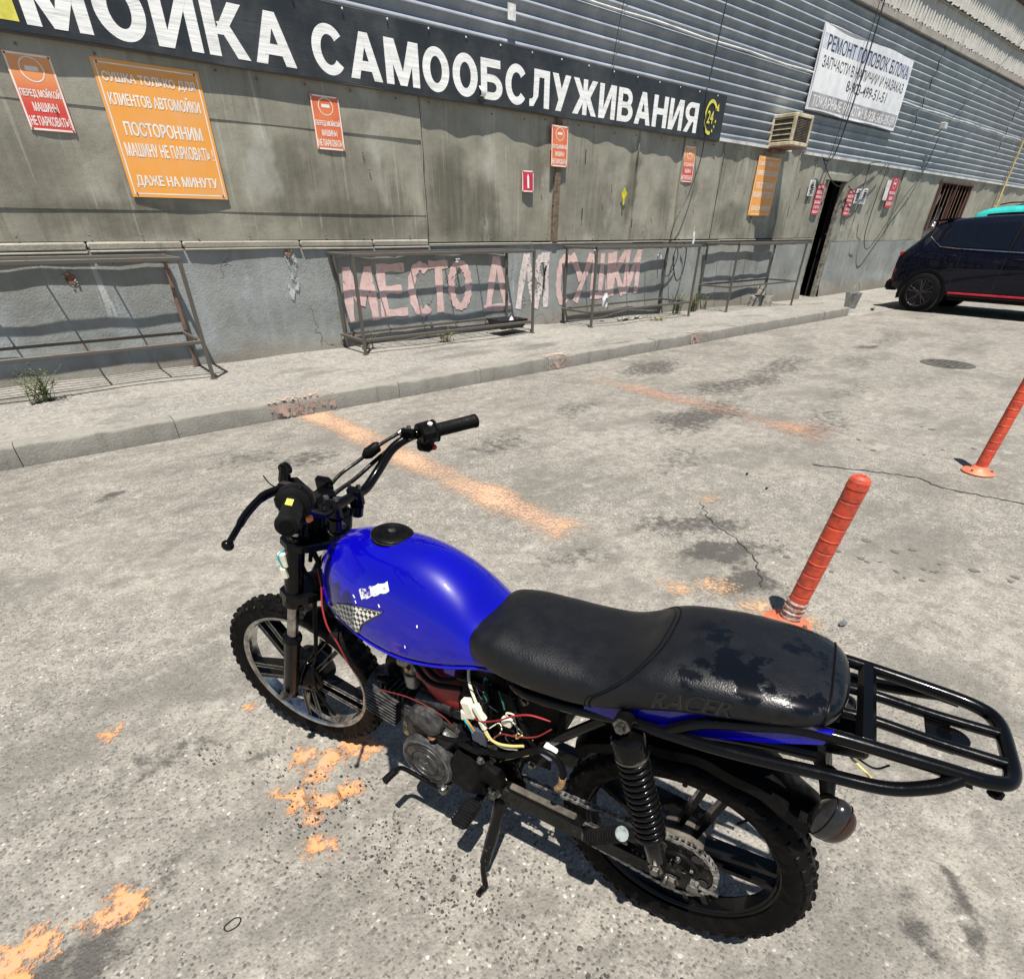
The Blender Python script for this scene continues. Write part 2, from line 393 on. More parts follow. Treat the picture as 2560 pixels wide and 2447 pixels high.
def sheet_mat():
    k = NM('wall_sheet'); p = k.pos()
    oi = k.n('ObjectInfo').outputs['Random']
    b = k.mix(k.rng(k.noise(p, 1.1, 7, 0.62), 0.3, 0.7), (0.215, 0.207, 0.163), (0.345, 0.333, 0.272))
    st = k.noise(k.mp(p, sc=(9, 9, 0.55)), 2.0, 6, 0.65)
    b = k.mix(k.ma('MULTIPLY', k.rng(st, 0.46, 0.70, 0, 0.75), k.rng(k.noise(p, 0.7, 3), 0.42, 0.58, 0.15, 1.0)), b, (0.145, 0.133, 0.098))
    b = k.mix(k.rng(k.noise(k.mp(p, loc=(7, 0, 3)), 1.0, 6, 0.66), 0.50, 0.68, 0, 0.65), b, (0.15, 0.139, 0.105))
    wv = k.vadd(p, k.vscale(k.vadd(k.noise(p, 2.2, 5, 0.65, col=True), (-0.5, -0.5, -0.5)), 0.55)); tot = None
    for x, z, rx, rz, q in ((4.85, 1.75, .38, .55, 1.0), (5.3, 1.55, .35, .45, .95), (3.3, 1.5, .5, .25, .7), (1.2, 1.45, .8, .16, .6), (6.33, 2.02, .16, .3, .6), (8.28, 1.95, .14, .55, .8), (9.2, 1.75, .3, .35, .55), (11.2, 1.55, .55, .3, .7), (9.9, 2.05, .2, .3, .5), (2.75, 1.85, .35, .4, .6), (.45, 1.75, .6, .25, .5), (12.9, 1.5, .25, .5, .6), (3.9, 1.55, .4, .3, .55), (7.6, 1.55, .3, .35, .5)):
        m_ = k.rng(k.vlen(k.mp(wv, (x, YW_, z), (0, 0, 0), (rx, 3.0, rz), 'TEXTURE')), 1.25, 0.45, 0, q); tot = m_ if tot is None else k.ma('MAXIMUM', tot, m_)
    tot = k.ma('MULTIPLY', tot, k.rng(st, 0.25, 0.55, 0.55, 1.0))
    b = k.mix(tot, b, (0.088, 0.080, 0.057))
    b = k.mix(k.rng(k.noise(k.mp(p, loc=(3, 0, 1), sc=(1, 1, 0.6)), 1.7, 4), 0.58, 0.72, 0, 0.55), b, (0.47, 0.47, 0.42))
    b = k.mix(k.ma('MULTIPLY', k.rng(k.noise(k.mp(p, sc=(16, 16, 0.4)), 1.4, 3), 0.62, 0.70), 0.3), b, (0.50, 0.48, 0.40))
    b = k.mix(k.ma('MULTIPLY', oi, 0.22), b, (0.24, 0.23, 0.185))
    b = k.mix(k.rng(k.noise(p, 40, 3, 0.7), 0.66, 0.74, 0, 0.5), b, (0.10, 0.09, 0.07))
    k.set(col=b, rough=k.rng(k.noise(p, 6, 3), 0.3, 0.7, 0.36, 0.62), spec=0.55, metal=0.08)
    k.bump(k.ma('ADD', k.ma('ADD', k.noise(p, 4, 3), k.ma('MULTIPLY', k.noise(p, 1.3, 2), 3.0)), k.ma('MULTIPLY', k.noise(p, 70, 2), 0.12)), 0.5, 0.018)
    return k.m
YW_ = 7.10

def clad_mat():
    k = NM('corrugated_metal'); p = k.pos()
    b = k.mix(k.rng(k.noise(p, 2.2, 7, 0.6), 0.35, 0.7), (0.22, 0.25, 0.28), (0.31, 0.34, 0.37))
    b = k.mix(k.rng(k.noise(k.mp(p, sc=(10, 10, 0.8)), 1.5, 6, 0.65), 0.54, 0.75, 0, 0.55), b, (0.15, 0.155, 0.155))
    b = k.mix(k.rng(k.noise(p, 0.35, 4), 0.52, 0.7, 0, 0.5), b, (0.13, 0.15, 0.18))
    k.set(col=b, rough=0.5, metal=0.1, spec=0.4); k.bump(k.noise(p, 30, 4), 0.15, 0.004)
    return k.m

def steel_mat(name, c, rust, amt):
    k = NM(name); p = k.pos()
    f = k.rng(k.noise(p, 11, 8, 0.7), 0.62 - amt * .3, 0.72 - amt * .25)
    k.set(col=k.mix(f, c, rust), rough=k.rng(f, 0, 1, 0.5, 0.85), metal=0.15, spec=0.4); k.bump(k.noise(p, 120, 4), 0.3, 0.002)
    return k.m

def vinyl_mat():
    k = NM('banner_vinyl'); p = k.pos()
    b = k.mix(k.rng(k.noise(p, 1.5, 7, 0.65), 0.4, 0.75), (0.020, 0.024, 0.028), (0.055, 0.060, 0.064))
    k.set(col=b, rough=k.rng(k.noise(p, 3, 5), 0.3, 0.7, 0.30, 0.5), spec=0.5)
    k.bump(k.noise(k.mp(p, sc=(0.6, 1, 7)), 3.0, 5, 0.6), 0.35, 0.012)
    return k.m

def letter_mat():
    k = NM('white_vinyl'); p = k.pos()
    b = k.mix(k.rng(k.noise(k.mp(p, sc=(0.8, 1, 5)), 4, 6, 0.65), 0.45, 0.75), (0.82, 0.83, 0.82), (0.60, 0.61, 0.59))
    k.set(col=b, rough=0.45); k.bump(k.noise(k.mp(p, sc=(0.6, 1, 7)), 3.0, 5, 0.6), 0.35, 0.012)
    return k.m

def worn_paint(name, col, wear=0.5, sc=9.0, big=1.2, rough=0.7, col2=None, edge=0.0, soft=0.035):
    """paint film that is worn through to what lies under it"""
    k = NM(name); p = k.pos()
    n = k.ma('ADD', k.ma('MULTIPLY', k.noise(p, sc, 9, 0.72), 0.65), k.ma('MULTIPLY', k.noise(p, big, 4), 0.35))
    b = k.mix(k.rng(k.noise(p, 14, 6, 0.7), 0.35, 0.7), col, col2 if col2 else tuple(c * 0.72 for c in col))
    k.set(col=b, rough=rough, spec=0.3)
    if edge: n = k.ma('ADD', n, k.ma('MULTIPLY', k.ma('SUBTRACT', k.n('Attribute', attribute_name='inside').outputs['Fac'], 1.0), edge))
    a = k.rng(n, wear - soft, wear + soft)
    tr = k.n('BsdfTransparent'); mx = k.n('MixShader')
    k.t.links.new(a, mx.inputs[0]); k.t.links.new(tr.outputs[0], mx.inputs[1]); k.t.links.new(k.b.outputs[0], mx.inputs[2]); k.t.links.new(mx.outputs[0], k.out.inputs[0])
    return k.m

M_ASPH = asphalt_mat(); M_PAVE = pavement_mat(); M_KERB = concrete_mat('kerb_concrete', (0.185, 0.178, 0.158), (0.075, 0.072, 0.064))
M_PLINTH = plinth_mat(); M_SHEET = sheet_mat(); M_CLAD = clad_mat()
M_FASC = concrete_mat('fascia_cement', (0.30, 0.275, 0.25), (0.15, 0.135, 0.12)); M_SLATE = concrete_mat('cement_slate', (0.42, 0.41, 0.38), (0.20, 0.19, 0.17))
M_LEDGE = concrete_mat('weathered_plank', (0.25, 0.238, 0.20), (0.10, 0.09, 0.075))
M_WHITEMETAL = smat('white_drip_edge', (0.66, 0.67, 0.67), 0.4, 0.1, 0.25, 3.0)
M_STEEL = steel_mat('table_steel', (0.095, 0.09, 0.08), (0.13, 0.085, 0.06), 0.35)
M_RUST = steel_mat('rusty_steel', (0.20, 0.12, 0.085), (0.13, 0.085, 0.06), 0.5)
M_VINYL = vinyl_mat(); M_LETTER = letter_mat()
M_YEL = smat('yellow_vinyl', (0.72, 0.66, 0.10), 0.45, var=0.15)
M_WOOD = smat('old_wood', (0.17, 0.125, 0.085), 0.85, var=0.5, vs=22, col2=(0.075, 0.055, 0.042), bump=0.6, bs=60)
M_JAMB = smat('grey_wood', (0.24, 0.225, 0.19), 0.85, var=0.4, vs=14, bump=0.5, bs=60)
M_DARK = smat('dark_interior', (0.018, 0.014, 0.012), 0.9, var=0.4, vs=2)
M_ORPAINT = worn_paint('orange_line_paint', (0.50, 0.30, 0.185), 0.475, 60.0, 2.2, col2=(0.38, 0.27, 0.20), edge=0.12, soft=0.11)
M_ORPATCH = worn_paint('orange_patch_paint', (0.52, 0.235, 0.095), 0.435, 50.0, 8.0, col2=(0.40, 0.24, 0.15), edge=0.14, soft=0.06)
M_ORPALE = worn_paint('pale_orange_patch_paint', (0.46, 0.29, 0.17), 0.47, 50.0, 6.0, col2=(0.36, 0.25, 0.17), edge=0.14, soft=0.10)
M_FADED = worn_paint('faded_line_paint', (0.44, 0.26, 0.18), 0.51, 55.0, 1.4, edge=0.12, soft=0.10)
M_PINK = worn_paint('pink_wall_paint', (0.62, 0.40, 0.38), 0.39, 20.0, 2.0, col2=(0.66, 0.55, 0.53))
M_PALEPINK = worn_paint('pale_wall_paint', (0.68, 0.60, 0.58), 0.42, 20.0, 2.0)
M_LIME = worn_paint('limewash_run', (0.55, 0.58, 0.59), 0.52, 14.0, 6.0)
M_ORKERB = worn_paint('kerb_orange_paint', (0.46, 0.33, 0.27), 0.52, 26.0, 6.0)
M_BLACKCABLE = smat('black_cable', (0.012, 0.012, 0.013), 0.5, var=0.3)
M_BRICK = smat('broken_brick', (0.26, 0.12, 0.085), 0.95, var=0.5, vs=30, bump=0.8, bs=80)
M_CEMENT = smat('mortar', (0.33, 0.31, 0.28), 0.95, var=0.4, vs=20, bump=0.8, bs=70)

# ================================================================== GROUND
YK, YW = 4.99, 7.10                     # kerb face, wall face
def pave_z(x, y):
    t = (y - YK) / (YW - YK); zw = 0.14 - 0.14 * min(1, max(0, (x - 6.2) / 8.2))
    z = 0.138 + (zw - 0.138) * max(0, min(1, t))
    if x > 12.6: z += (0.008 - z) * min(1, (x - 12.6) / 1.4) * (1 - 0.0 * t)
    return z + 0.006 * sin(x * 2.3 + y) + 0.005 * sin(x * 5.1 - y * 3.3)
ST = [(7.24, 3.42, 1.1, .28, .2, .55), (5.95, 3.22, .95, .30, -.1, .6), (5.8, 4.33, .8, .28, .1, .65), (4.5, 2.75, .75, .26, .1, .7), (2.6, 3.3, .5, .2, .3, .5), (5.2, 1.95, .7, .24, .2, .45),
      (1.33, 3.9, .32, .22, .4, .55), (.97, 4.15, .3, .2, -.3, .45), (.05, 4.02, .14, .07, .2, .9), (2.62, 1.5, .42, .14, -.5, .65), (2.45, 1.18, .36, .13, -.55, .8), (1.84, 1.70, .25, .12, -.3, .5), (2.25, 1.02, .24, .10, -.6, .8),
      (1.38, -.172, .062, .045, .2, .9), (1.24, -.108, .055, .035, .5, .85), (-.38, 1.10, .17, .11, .4, .75), (-.50, 1.02, .16, .08, .2, .8), (-.10, 1.55, .28, .15, .3, .45), (.15, 1.42, .16, .10, .6, .5), (8.2, 2.9, .9, .22, .25, .4), (9.5, 3.3, .28, .12, 0, .8), (3.8, 3.6, .55, .16, .15, .45), (10.5, 3.4, 1.3, .25, .2, .45), (-.9, 2.2, .5, .25, .3, .35), (1.35, .35, .25, .2, 0, .4), (.62, 1.0, .16, .1, .3, .5), (3.4, 2.2, .6, .2, .2, .4), (6.6, 2.3, .8, .2, .2, .4)]

xs = [-60, -30, -14, -6, -3.5] + [-2 + .05 * i for i in range(271)] + [13, 15, 20, 30, 50, 90]
ys = [-60, -30, -12, -5, -2.5] + [-.8 + .05 * i for i in range(118)] + [5.6, 7, 10, 16]
g = MB(); nx_ = len(xs); g.add([(x, y, 0) for y in ys for x in xs], [(j * nx_ + i, j * nx_ + i + 1, (j + 1) * nx_ + i + 1, (j + 1) * nx_ + i) for j in range(len(ys) - 1) for i in range(nx_ - 1)])
gr = tag(g.build('ground', M_ASPH, smooth=0, normals=False), 'grey worn asphalt of the parking lot', 'ground', kind='structure')
att = gr.data.attributes.new('stain', 'FLOAT', 'POINT')
def stain_at(x, y):
    xw = x + .06 * sin(y * 9.1 + x * 3) + .03 * sin(x * 23 + y * 7); yw = y + .05 * sin(x * 7.3 + y * 4) + .03 * sin(y * 19 - x * 11); t = 0.0
    for cx, cy, rx, ry, rz, st in ST:
        dx, dy = xw - cx, yw - cy
        if abs(dx) > 2 or abs(dy) > 2: continue
        c_, s_ = cos(rz), sin(rz); k = 1.25; L_ = hypot((dx * c_ + dy * s_) / (rx * k), (dy * c_ - dx * s_) / (ry * k)); t = max(t, st * max(0, min(1, (1.15 - L_) / .8)))
    return t
att.data.foreach_set('value', [stain_at(x, y) if (-3 < x < 12 and -2 < y < 5.2) else 0.0 for y in ys for x in xs])
def pave_pt(u, v):
    x = -13 + 47 * u; e = max(0, min(1, (x - 12.69) / .12)); y0 = YK + .15 - .30 * e; y = y0 + (YW + .06 - y0) * v; z = pave_z(x, y)
    if e > 0: z = .003 + (z - .003) * min(1, max(0, (y - y0) / .35)) ** 1.0
    return (x, y, z)
g = MB(); g.grid(pave_pt, 470, 18)
tag(g.build('pavement', M_PAVE, smooth=179), 'pale worn pavement between kerb and car wash wall', 'pavement', kind='structure')
# kerb of metre-long stones
kr = thing('kerb', 'line of grey concrete kerb stones edging the pavement', 'kerb', (0, YK, 0)); kr['kind'] = 'structure'
for i in range(-12, 13):
    x0 = -0.312 + i * 1.0; jz = rnd.uniform(-.007, .007); jy = rnd.uniform(-.006, .006); m = MB(); rings = []; n_ = 26; chip = [0.0] * (n_ + 1)
    for q in range(3):
        c_ = rnd.randint(0, n_); d_ = rnd.uniform(.006, .022)
        for e_ in range(-2, 3):
            if 0 <= c_ + e_ <= n_: chip[c_ + e_] = max(chip[c_ + e_], d_ * (1 - abs(e_) / 3))
    chip[0] = max(chip[0], rnd.uniform(.002, .014)); chip[n_] = max(chip[n_], rnd.uniform(.002, .014))
    for q in range(n_ + 1):
        x = x0 + .0025 + .995 * q / n_; b_ = .010 + chip[q] + rnd.uniform(0, .003); yf = YK + jy + rnd.uniform(-.0015, .0015); zt = .146 + jz + rnd.uniform(-.001, .001)
        rings.append([Vector((x, yf, -.01)), Vector((x, yf, zt - b_ * 1.2)), Vector((x, yf + b_ * .35, zt - b_ * .4)), Vector((x, yf + b_, zt)), Vector((x, YK + .15, zt + .001)), Vector((x, YK + .15, -.01))])
    m.loft(rings); m.build('kerb_stone', M_KERB, kr, 50)
# orange paint that ran over two kerb stones
for cx, ww in ((1.72, .30), (4.86, .25), (7.7, .2)):
    m = MB(); m.grid(lambda u, v: (cx - ww + 2 * ww * u, YK - 0.010, 0.01 + 0.125 * v), 6, 3); m.grid(lambda u, v: (cx - ww + 2 * ww * u, YK - .004 + 0.12 * v, 0.1565), 6, 3)
    tag(m.build('kerb_paint', M_ORKERB, smooth=0), {1.72: 'faded orange paint on the kerb where the long orange line meets it', 4.86: 'faint orange paint on the kerb behind the motorcycle handlebar', 7.7: 'faint orange paint on the far kerb near the third table'}[cx], 'paint mark', 'paint marks on the kerb')

# ---- painted lines and patches (thin sheets with ragged edges)
def blob(pts, name, mat, label, z=0.004, fade=.02, step=.01, group='orange paint marks on the asphalt'):
    """a thin film; the attribute 'inside' runs from 0 outside the outline to 1 well within it"""
    n = len(pts); x0, x1 = min(p[0] for p in pts) - fade, max(p[0] for p in pts) + fade; y0, y1 = min(p[1] for p in pts) - fade, max(p[1] for p in pts) + fade
    nx, ny = max(2, int((x1 - x0) / step)), max(2, int((y1 - y0) / step))
    def sd(x, y):
        d = 9e9; ins = False
        for i in range(n):
            ax_, ay_ = pts[i]; bx_, by_ = pts[(i + 1) % n]; ex, ey = bx_ - ax_, by_ - ay_; t = max(0, min(1, ((x - ax_) * ex + (y - ay_) * ey) / (ex * ex + ey * ey))); d = min(d, hypot(x - ax_ - ex * t, y - ay_ - ey * t))
            if (ay_ > y) != (by_ > y) and x < (bx_ - ax_) * (y - ay_) / (by_ - ay_) + ax_: ins = not ins
        return d if ins else -d
    vals = {}; m = MB(); idx = {}; vs = []; at_ = []
    S_ = [[sd(x0 + (x1 - x0) * i / nx, y0 + (y1 - y0) * j / ny) for i in range(nx + 1)] for j in range(ny + 1)]; fs = []
    def vi(i, j):
        if (i, j) not in idx: idx[(i, j)] = len(vs); vs.append((x0 + (x1 - x0) * i / nx, y0 + (y1 - y0) * j / ny, z)); at_.append(max(0, min(1, .5 + S_[j][i] / (2 * fade))))
        return idx[(i, j)]
    for j in range(ny):
        for i in range(nx):
            if max(S_[j][i], S_[j][i + 1], S_[j + 1][i], S_[j + 1][i + 1]) > -fade: fs.append((vi(i, j), vi(i + 1, j), vi(i + 1, j + 1), vi(i, j + 1)))
    m.add(vs, fs); o = m.build(name, mat, smooth=0, normals=False); o.data.attributes.new('inside', 'FLOAT', 'POINT').data.foreach_set('value', at_)
    return tag(o, label, 'paint mark', group)
blob([(1.67, 5.0), (1.90, 5.0), (2.09, 1.90), (1.88, 1.88)], 'painted_line', M_ORPAINT, 'long faded orange line from the kerb past the handlebar', fade=.05, step=.03)
blob([(4.68, 4.3), (4.94, 4.3), (5.0, 1.9), (4.72, 1.85)], 'painted_line', M_FADED, 'faint orange line in the next parking bay', fade=.14, step=.04)
for pts_, lb in (
    ([(0.342, 1.295), (0.381, 1.287), (0.437, 1.226), (0.426, 1.18), (0.378, 1.183), (0.348, 1.194), (0.32, 1.235)], 'orange paint patch right beneath the bottom of the front tyre'),
    ([(0.286, 1.276), (0.327, 1.238), (0.297, 1.205), (0.266, 1.206), (0.249, 1.169), (0.182, 1.204), (0.192, 1.249), (0.24, 1.252)], 'blocky orange paint patch just below the front wheel'),
    ([(0.21, 1.351), (0.267, 1.314), (0.266, 1.284), (0.233, 1.275), (0.172, 1.295), (0.187, 1.321)], 'flat orange paint patch left of the blocky one below the front wheel'),
    ([(0.09, 1.24), (0.118, 1.202), (0.144, 1.203), (0.176, 1.182), (0.166, 1.144), (0.138, 1.14), (0.121, 1.122), (0.106, 1.137), (0.115, 1.174), (0.094, 1.206)], 'ragged orange paint patch with a tail, left of the gear lever'),
    ([(0.18, 1.167), (0.194, 1.158), (0.188, 1.134), (0.234, 1.111), (0.23, 1.084), (0.202, 1.088), (0.172, 1.091), (0.173, 1.112), (0.17, 1.139)], 'bent orange paint patch with a dark spot beside it'),
    ([(0.153, 1.114), (0.168, 1.076), (0.168, 1.044), (0.135, 1.062)], 'small pointed orange paint patch between the two larger ones'),
    ([(0.114, 1.018), (0.155, 0.993), (0.183, 0.977), (0.175, 0.954), (0.176, 0.934), (0.153, 0.927), (0.143, 0.954), (0.098, 0.963), (0.094, 0.976)], 'square orange paint patch nearest the camera below the engine'),
    ([(-0.606, 1.215), (-0.556, 1.207), (-0.512, 1.191), (-0.5, 1.223), (-0.487, 1.201), (-0.42, 1.185), (-0.427, 1.15), (-0.439, 1.139), (-0.446, 1.11), (-0.508, 1.135), (-0.522, 1.127), (-0.504, 1.088), (-0.541, 1.073), (-0.607, 1.126)], 'large flaking orange paint patch in the lower left corner'),
    ([(-0.383, 1.143), (-0.373, 1.16), (-0.337, 1.153), (-0.34, 1.178), (-0.313, 1.195), (-0.255, 1.142), (-0.264, 1.119), (-0.298, 1.112), (-0.325, 1.101), (-0.366, 1.112)], 'orange paint patch at the right end of the lower left stripe'),
    ([(-0.415, 1.18), (-0.386, 1.151), (-0.393, 1.143), (-0.41, 1.155)], 'small orange flake between the two lower left patches'),
    ([(1.971, 1.256), (2.046, 1.146), (1.999, 1.108), (1.948, 1.158)], 'narrow orange paint patch just above the seat hump'),
    ([(2.075, 1.094), (2.149, 1.101), (2.222, 1.063), (2.196, 0.996), (2.124, 0.951), (2.058, 0.963), (2.068, 1.033)], 'round pale orange paint patch left of the near bollard'),
    ([(2.087, 0.918), (2.198, 0.846), (2.177, 0.776), (2.092, 0.786), (2.045, 0.866)], 'pale orange paint patch touching the foot of the near bollard'),
    ([(2.216, 0.669), (2.244, 0.622), (2.198, 0.58), (2.148, 0.605)], 'pale orange paint patch right of the near bollard foot'),
    ([(-0.277, 1.824), (-0.233, 1.83), (-0.204, 1.843), (-0.209, 1.81), (-0.252, 1.778)], 'faint orange paint spot far left of the front wheel'),
    ([(0.259, 1.129), (0.317, 1.098), (0.312, 1.07), (0.255, 1.086)], 'faint orange paint patch nearest the gear lever'),
    ([(0.142, 1.642), (0.167, 1.629), (0.173, 1.61), (0.145, 1.614)], 'small orange paint spot just left of the front tyre'),
    ([(2.95, 1.68), (3.03, 1.66), (3.04, 1.61), (2.96, 1.62)], 'single orange paint spot on bare asphalt above the seat and bollard'),
    ): blob(pts_, 'painted_patch', M_ORPATCH if pts_[0][0] < 1 else M_ORPALE, lb, fade=.016 if pts_[0][0] < 1 else .04, step=.008 if pts_[0][0] < 1 else .016)
# manhole cover and litter
m = MB(); m.lathe([(0.0, .006), (.27, .006), (.30, .004)], 40, (9.0, 2.15, 0)); m.lathe([(.27, .009), (.24, .009)], 40, (9, 2.15, 0), closed=False)
for q in range(-3, 4):
    for r_ in range(-3, 4):
        if q * q + r_ * r_ < 11: m.box((9 + q * .062, 2.15 + r_ * .062, .009), (.035, .035, .006))
tag(m.build('manhole_cover', smat('cast_iron', (0.085, 0.08, 0.072), 0.8, 0.1), None, 40), 'dark round cast iron manhole cover in the parking lot', 'manhole cover')
m = MB(); m.tube(cat([(-.133, .927, .003), (-.108, .932, .003), (-.096, .922, .003), (-.108, .909, .003), (-.130, .912, .003)], 5, True), .0016, 6, closed=True)
tag(m.build('rubber_ring', M_BLACKCABLE), 'thin black rubber ring lying on the asphalt at lower left', 'ring')
for i, (x, y, lb) in enumerate(((3.55, 1.72, 'tiny dark pebble on the asphalt right of the orange line'), (3.42, 1.50, 'tiny dark pebble in the middle of the parking bay'), (2.30, .52, 'flattened can on the asphalt right of the near bollard'))):
    m = MB(); m.ball((x, y, .01), .010 if i < 2 else .015, 8, 6, (1.2, .8, .6) if i < 2 else (1.8, .9, .22))
    m.xf(lambda v: v + Vector((rnd.uniform(-.003, .003), rnd.uniform(-.003, .003), 0)))
    tag(m.build('pebble' if i < 2 else 'flat_can', M_BLACKCABLE if i < 2 else smat('crushed_can', (.45, .44, .42), .35, .8), None, 30), lb, 'pebble' if i < 2 else 'can')

# fresh drops of oil and water, thin sheets on the asphalt
def drops(label, spots, sd, zz=.003, mat=None):
    r_ = random.Random(sd); m = MB()
    for cx, cy, rad, n, s0, s1 in spots:
        for i in range(n):
            a = r_.uniform(0, 2 * pi); d = rad * sqrt(r_.random()); x, y = cx + d * cos(a), cy + d * sin(a); s_ = r_.uniform(s0, s1) * (1 if r_.random() < .92 else 1.5); e = r_.uniform(.5, 1); q = r_.uniform(0, pi); k = 15; P = []
            for j in range(k):
                t = 2 * pi * j / k; rr = s_ * r_.uniform(.8, 1.15); u, v = rr * cos(t), rr * e * sin(t); P.append((x + u * cos(q) - v * sin(q), y + u * sin(q) + v * cos(q), zz + .00001 * len(m.f)))
            m.add(P, [tuple(range(k))])
    return tag(m.build('oil_drops', mat or M_OIL, None, 0), label, 'stain', kind='stuff')
M_OIL = smat('oil_wet_asphalt', (.022, .021, .019), .5, var=.4, vs=90, col2=(.055, .052, .047))
drops('dark drops spattered on the asphalt beneath the motorcycle', [(.30, .86, .10, 90, .001, .004), (.36, .62, .12, 80, .001, .004), (.10, 1.12, .08, 40, .001, .004), (.26, .82, .13, 70, .0012, .0045), (.33, .70, .10, 60, .0012, .005), (.42, .50, .13, 50, .0012, .0045), (.47, .33, .10, 36, .0012, .005), (.60, .06, .10, 30, .0012, .005), (.22, 1.10, .13, 80, .0012, .0045), (.14, 1.00, .12, 34, .001, .0035), (-.02, 1.50, .06, 20, .002, .005), (.12, 1.34, .10, 30, .0015, .0045), (.48, .26, .03, 10, .003, .007), (.60, .02, .03, 14, .003, .008)], 5)
drops('round dark drips on the asphalt behind the near bollard', [(3.05, .62, .22, 9, .010, .026), (2.85, .90, .3, 9, .008, .02), (3.4, .40, .3, 6, .008, .022), (5.2, 1.1, .8, 7, .012, .03)], 6, mat=smat('dried_drip', (.085, .08, .07), .75, var=.4, vs=70, col2=(.12, .113, .10)))
# tarred crack
def crack(label, pts, w_):
    P = cat([(x, y, .0035) for x, y in pts], 9); m = MB(); vs = []
    for i, p in enumerate(P):
        t = (P[min(i + 1, len(P) - 1)] - P[max(0, i - 1)]).normalized(); n_ = Vector((-t.y, t.x, 0)); ww = w_ * rnd.uniform(.35, 1.2); j = n_ * rnd.uniform(-.012, .012); vs += [p + n_ * ww + j, p - n_ * ww + j]
    m.add(vs, [(2 * i, 2 * i + 1, 2 * i + 3, 2 * i + 2) for i in range(len(P) - 1)]); return tag(m.build('tarred_crack', M_OIL, None, 0), label, 'crack')
crack('dark tarred crack running from the near bollard top towards the far bollard', [(4.10, 1.52), (4.30, 1.2), (4.42, .95), (4.36, .78), (4.42, .55), (4.46, .36), (4.42, .1)], .008)
crack('thin crack in the bay between the orange line and the near bollard', [(2.9, 1.65), (2.72, 1.45), (2.62, 1.2), (2.45, 1.0), (2.30, .9)], .004)

# loose grit, thickest along the kerb and under the motorcycle
r_ = random.Random(21); m = MB()
for i in range(900):
    q = r_.random()
    if q < .35: x, y, z0 = r_.uniform(-1.2, 9), YK - .01 - abs(r_.gauss(0, .09)), 0.0
    elif q < .75: x, y, z0 = r_.uniform(-.6, 1.6), r_.uniform(-.3, 2.4), 0.0
    elif q < .88: x, y, z0 = r_.uniform(1, 6), r_.uniform(.3, 4.5), 0.0
    else: x = r_.uniform(-.5, 9); y = YW - .09 - abs(r_.gauss(0, .12)); z0 = pave_z(x, y)
    s_ = r_.uniform(.0012, .0036) * (1 + .35 * max(0, y)) * (1 if r_.random() < .92 else 1.8); a = r_.uniform(0, 6.3)
    P = [(x + s_ * r_.uniform(.7, 1.3) * cos(a + k * pi / 2), y + s_ * r_.uniform(.6, 1.2) * sin(a + k * pi / 2), z0 + s_ * r_.uniform(-.1, .25)) for k in range(4)] + [(x + s_ * r_.uniform(-.3, .3), y + s_ * r_.uniform(-.3, .3), z0 + s_ * r_.uniform(.6, 1.0))]
    m.add(P, [(0, 1, 4), (1, 2, 4), (2, 3, 4), (3, 0, 4)])
tag(m.build('loose_grit', smat('grit', (.20, .19, .17), .9, var=.6, vs=3.0, col2=(.075, .07, .062)), None, 0, normals=False), 'loose grit scattered over asphalt and pavement', 'grit', kind='stuff')
# ================================================================== BUILDING
bld = thing('car_wash_building', 'long car wash building of grey sheet metal over a painted concrete plinth', 'building', (6, YW, 0))
XL, XR = -12.0, 40.0
DX0, DX1, DZ = 14.78, 15.60, 2.28       # doorway
WX0, WX1, WZ0, WZ1 = 21.4, 24.1, 1.40, 2.53   # window
def hn(x, z, sd=0.0):
    return (sin(x * 1.9 + sd) * sin(z * 2.7 + sd * 2.1) + 0.6 * sin(x * 4.3 + sd * 1.7 + z * 1.1) + 0.45 * sin(z * 6.1 + sd * 3.1 + x * 0.7) + 0.3 * sin(x * 9.7 + sd)) / 2.2
YP = YW - .035                         # plinth stands proud of the sheets
def plinth(x0, x1, z1=1.19, z0=-0.25, sd=0.0):
    n = max(4, int((x1 - x0) / 0.12)); m = MB()
    def f(u, v):
        x = x0 + (x1 - x0) * u; z = z0 + (z1 - z0) * v
        y = YP + 0.012 * hn(x * 1.5, z * 2, sd) - 0.05 * max(0, 1 - max(0, z - 0.02) / 0.28) * (0.6 + 0.4 * sin(x * 3.1 + sd))
        return (x, y, z)
    m.grid(f, n, 14)
    m.grid(lambda u, v: (x0 + (x1 - x0) * u, YP + 0.012 * hn((x0 + (x1 - x0) * u) * 1.5, z1 * 2, sd) + 0.12 * v, z1), n, 1)
    m.add([(x0, YP, z0), (x0, YP + .12, z0), (x0, YP + .12, z1), (x0, YP, z1)], [(0, 1, 2, 3)]); m.add([(x1, YP, z0), (x1, YP + .12, z0), (x1, YP + .12, z1), (x1, YP, z1)], [(3, 2, 1, 0)])
    return m.build('plinth_wall', M_PLINTH, bld, 60, normals=False)
plinth(XL, DX0 - .02); plinth(DX1 + .10, XR, 1.15, sd=2.2)
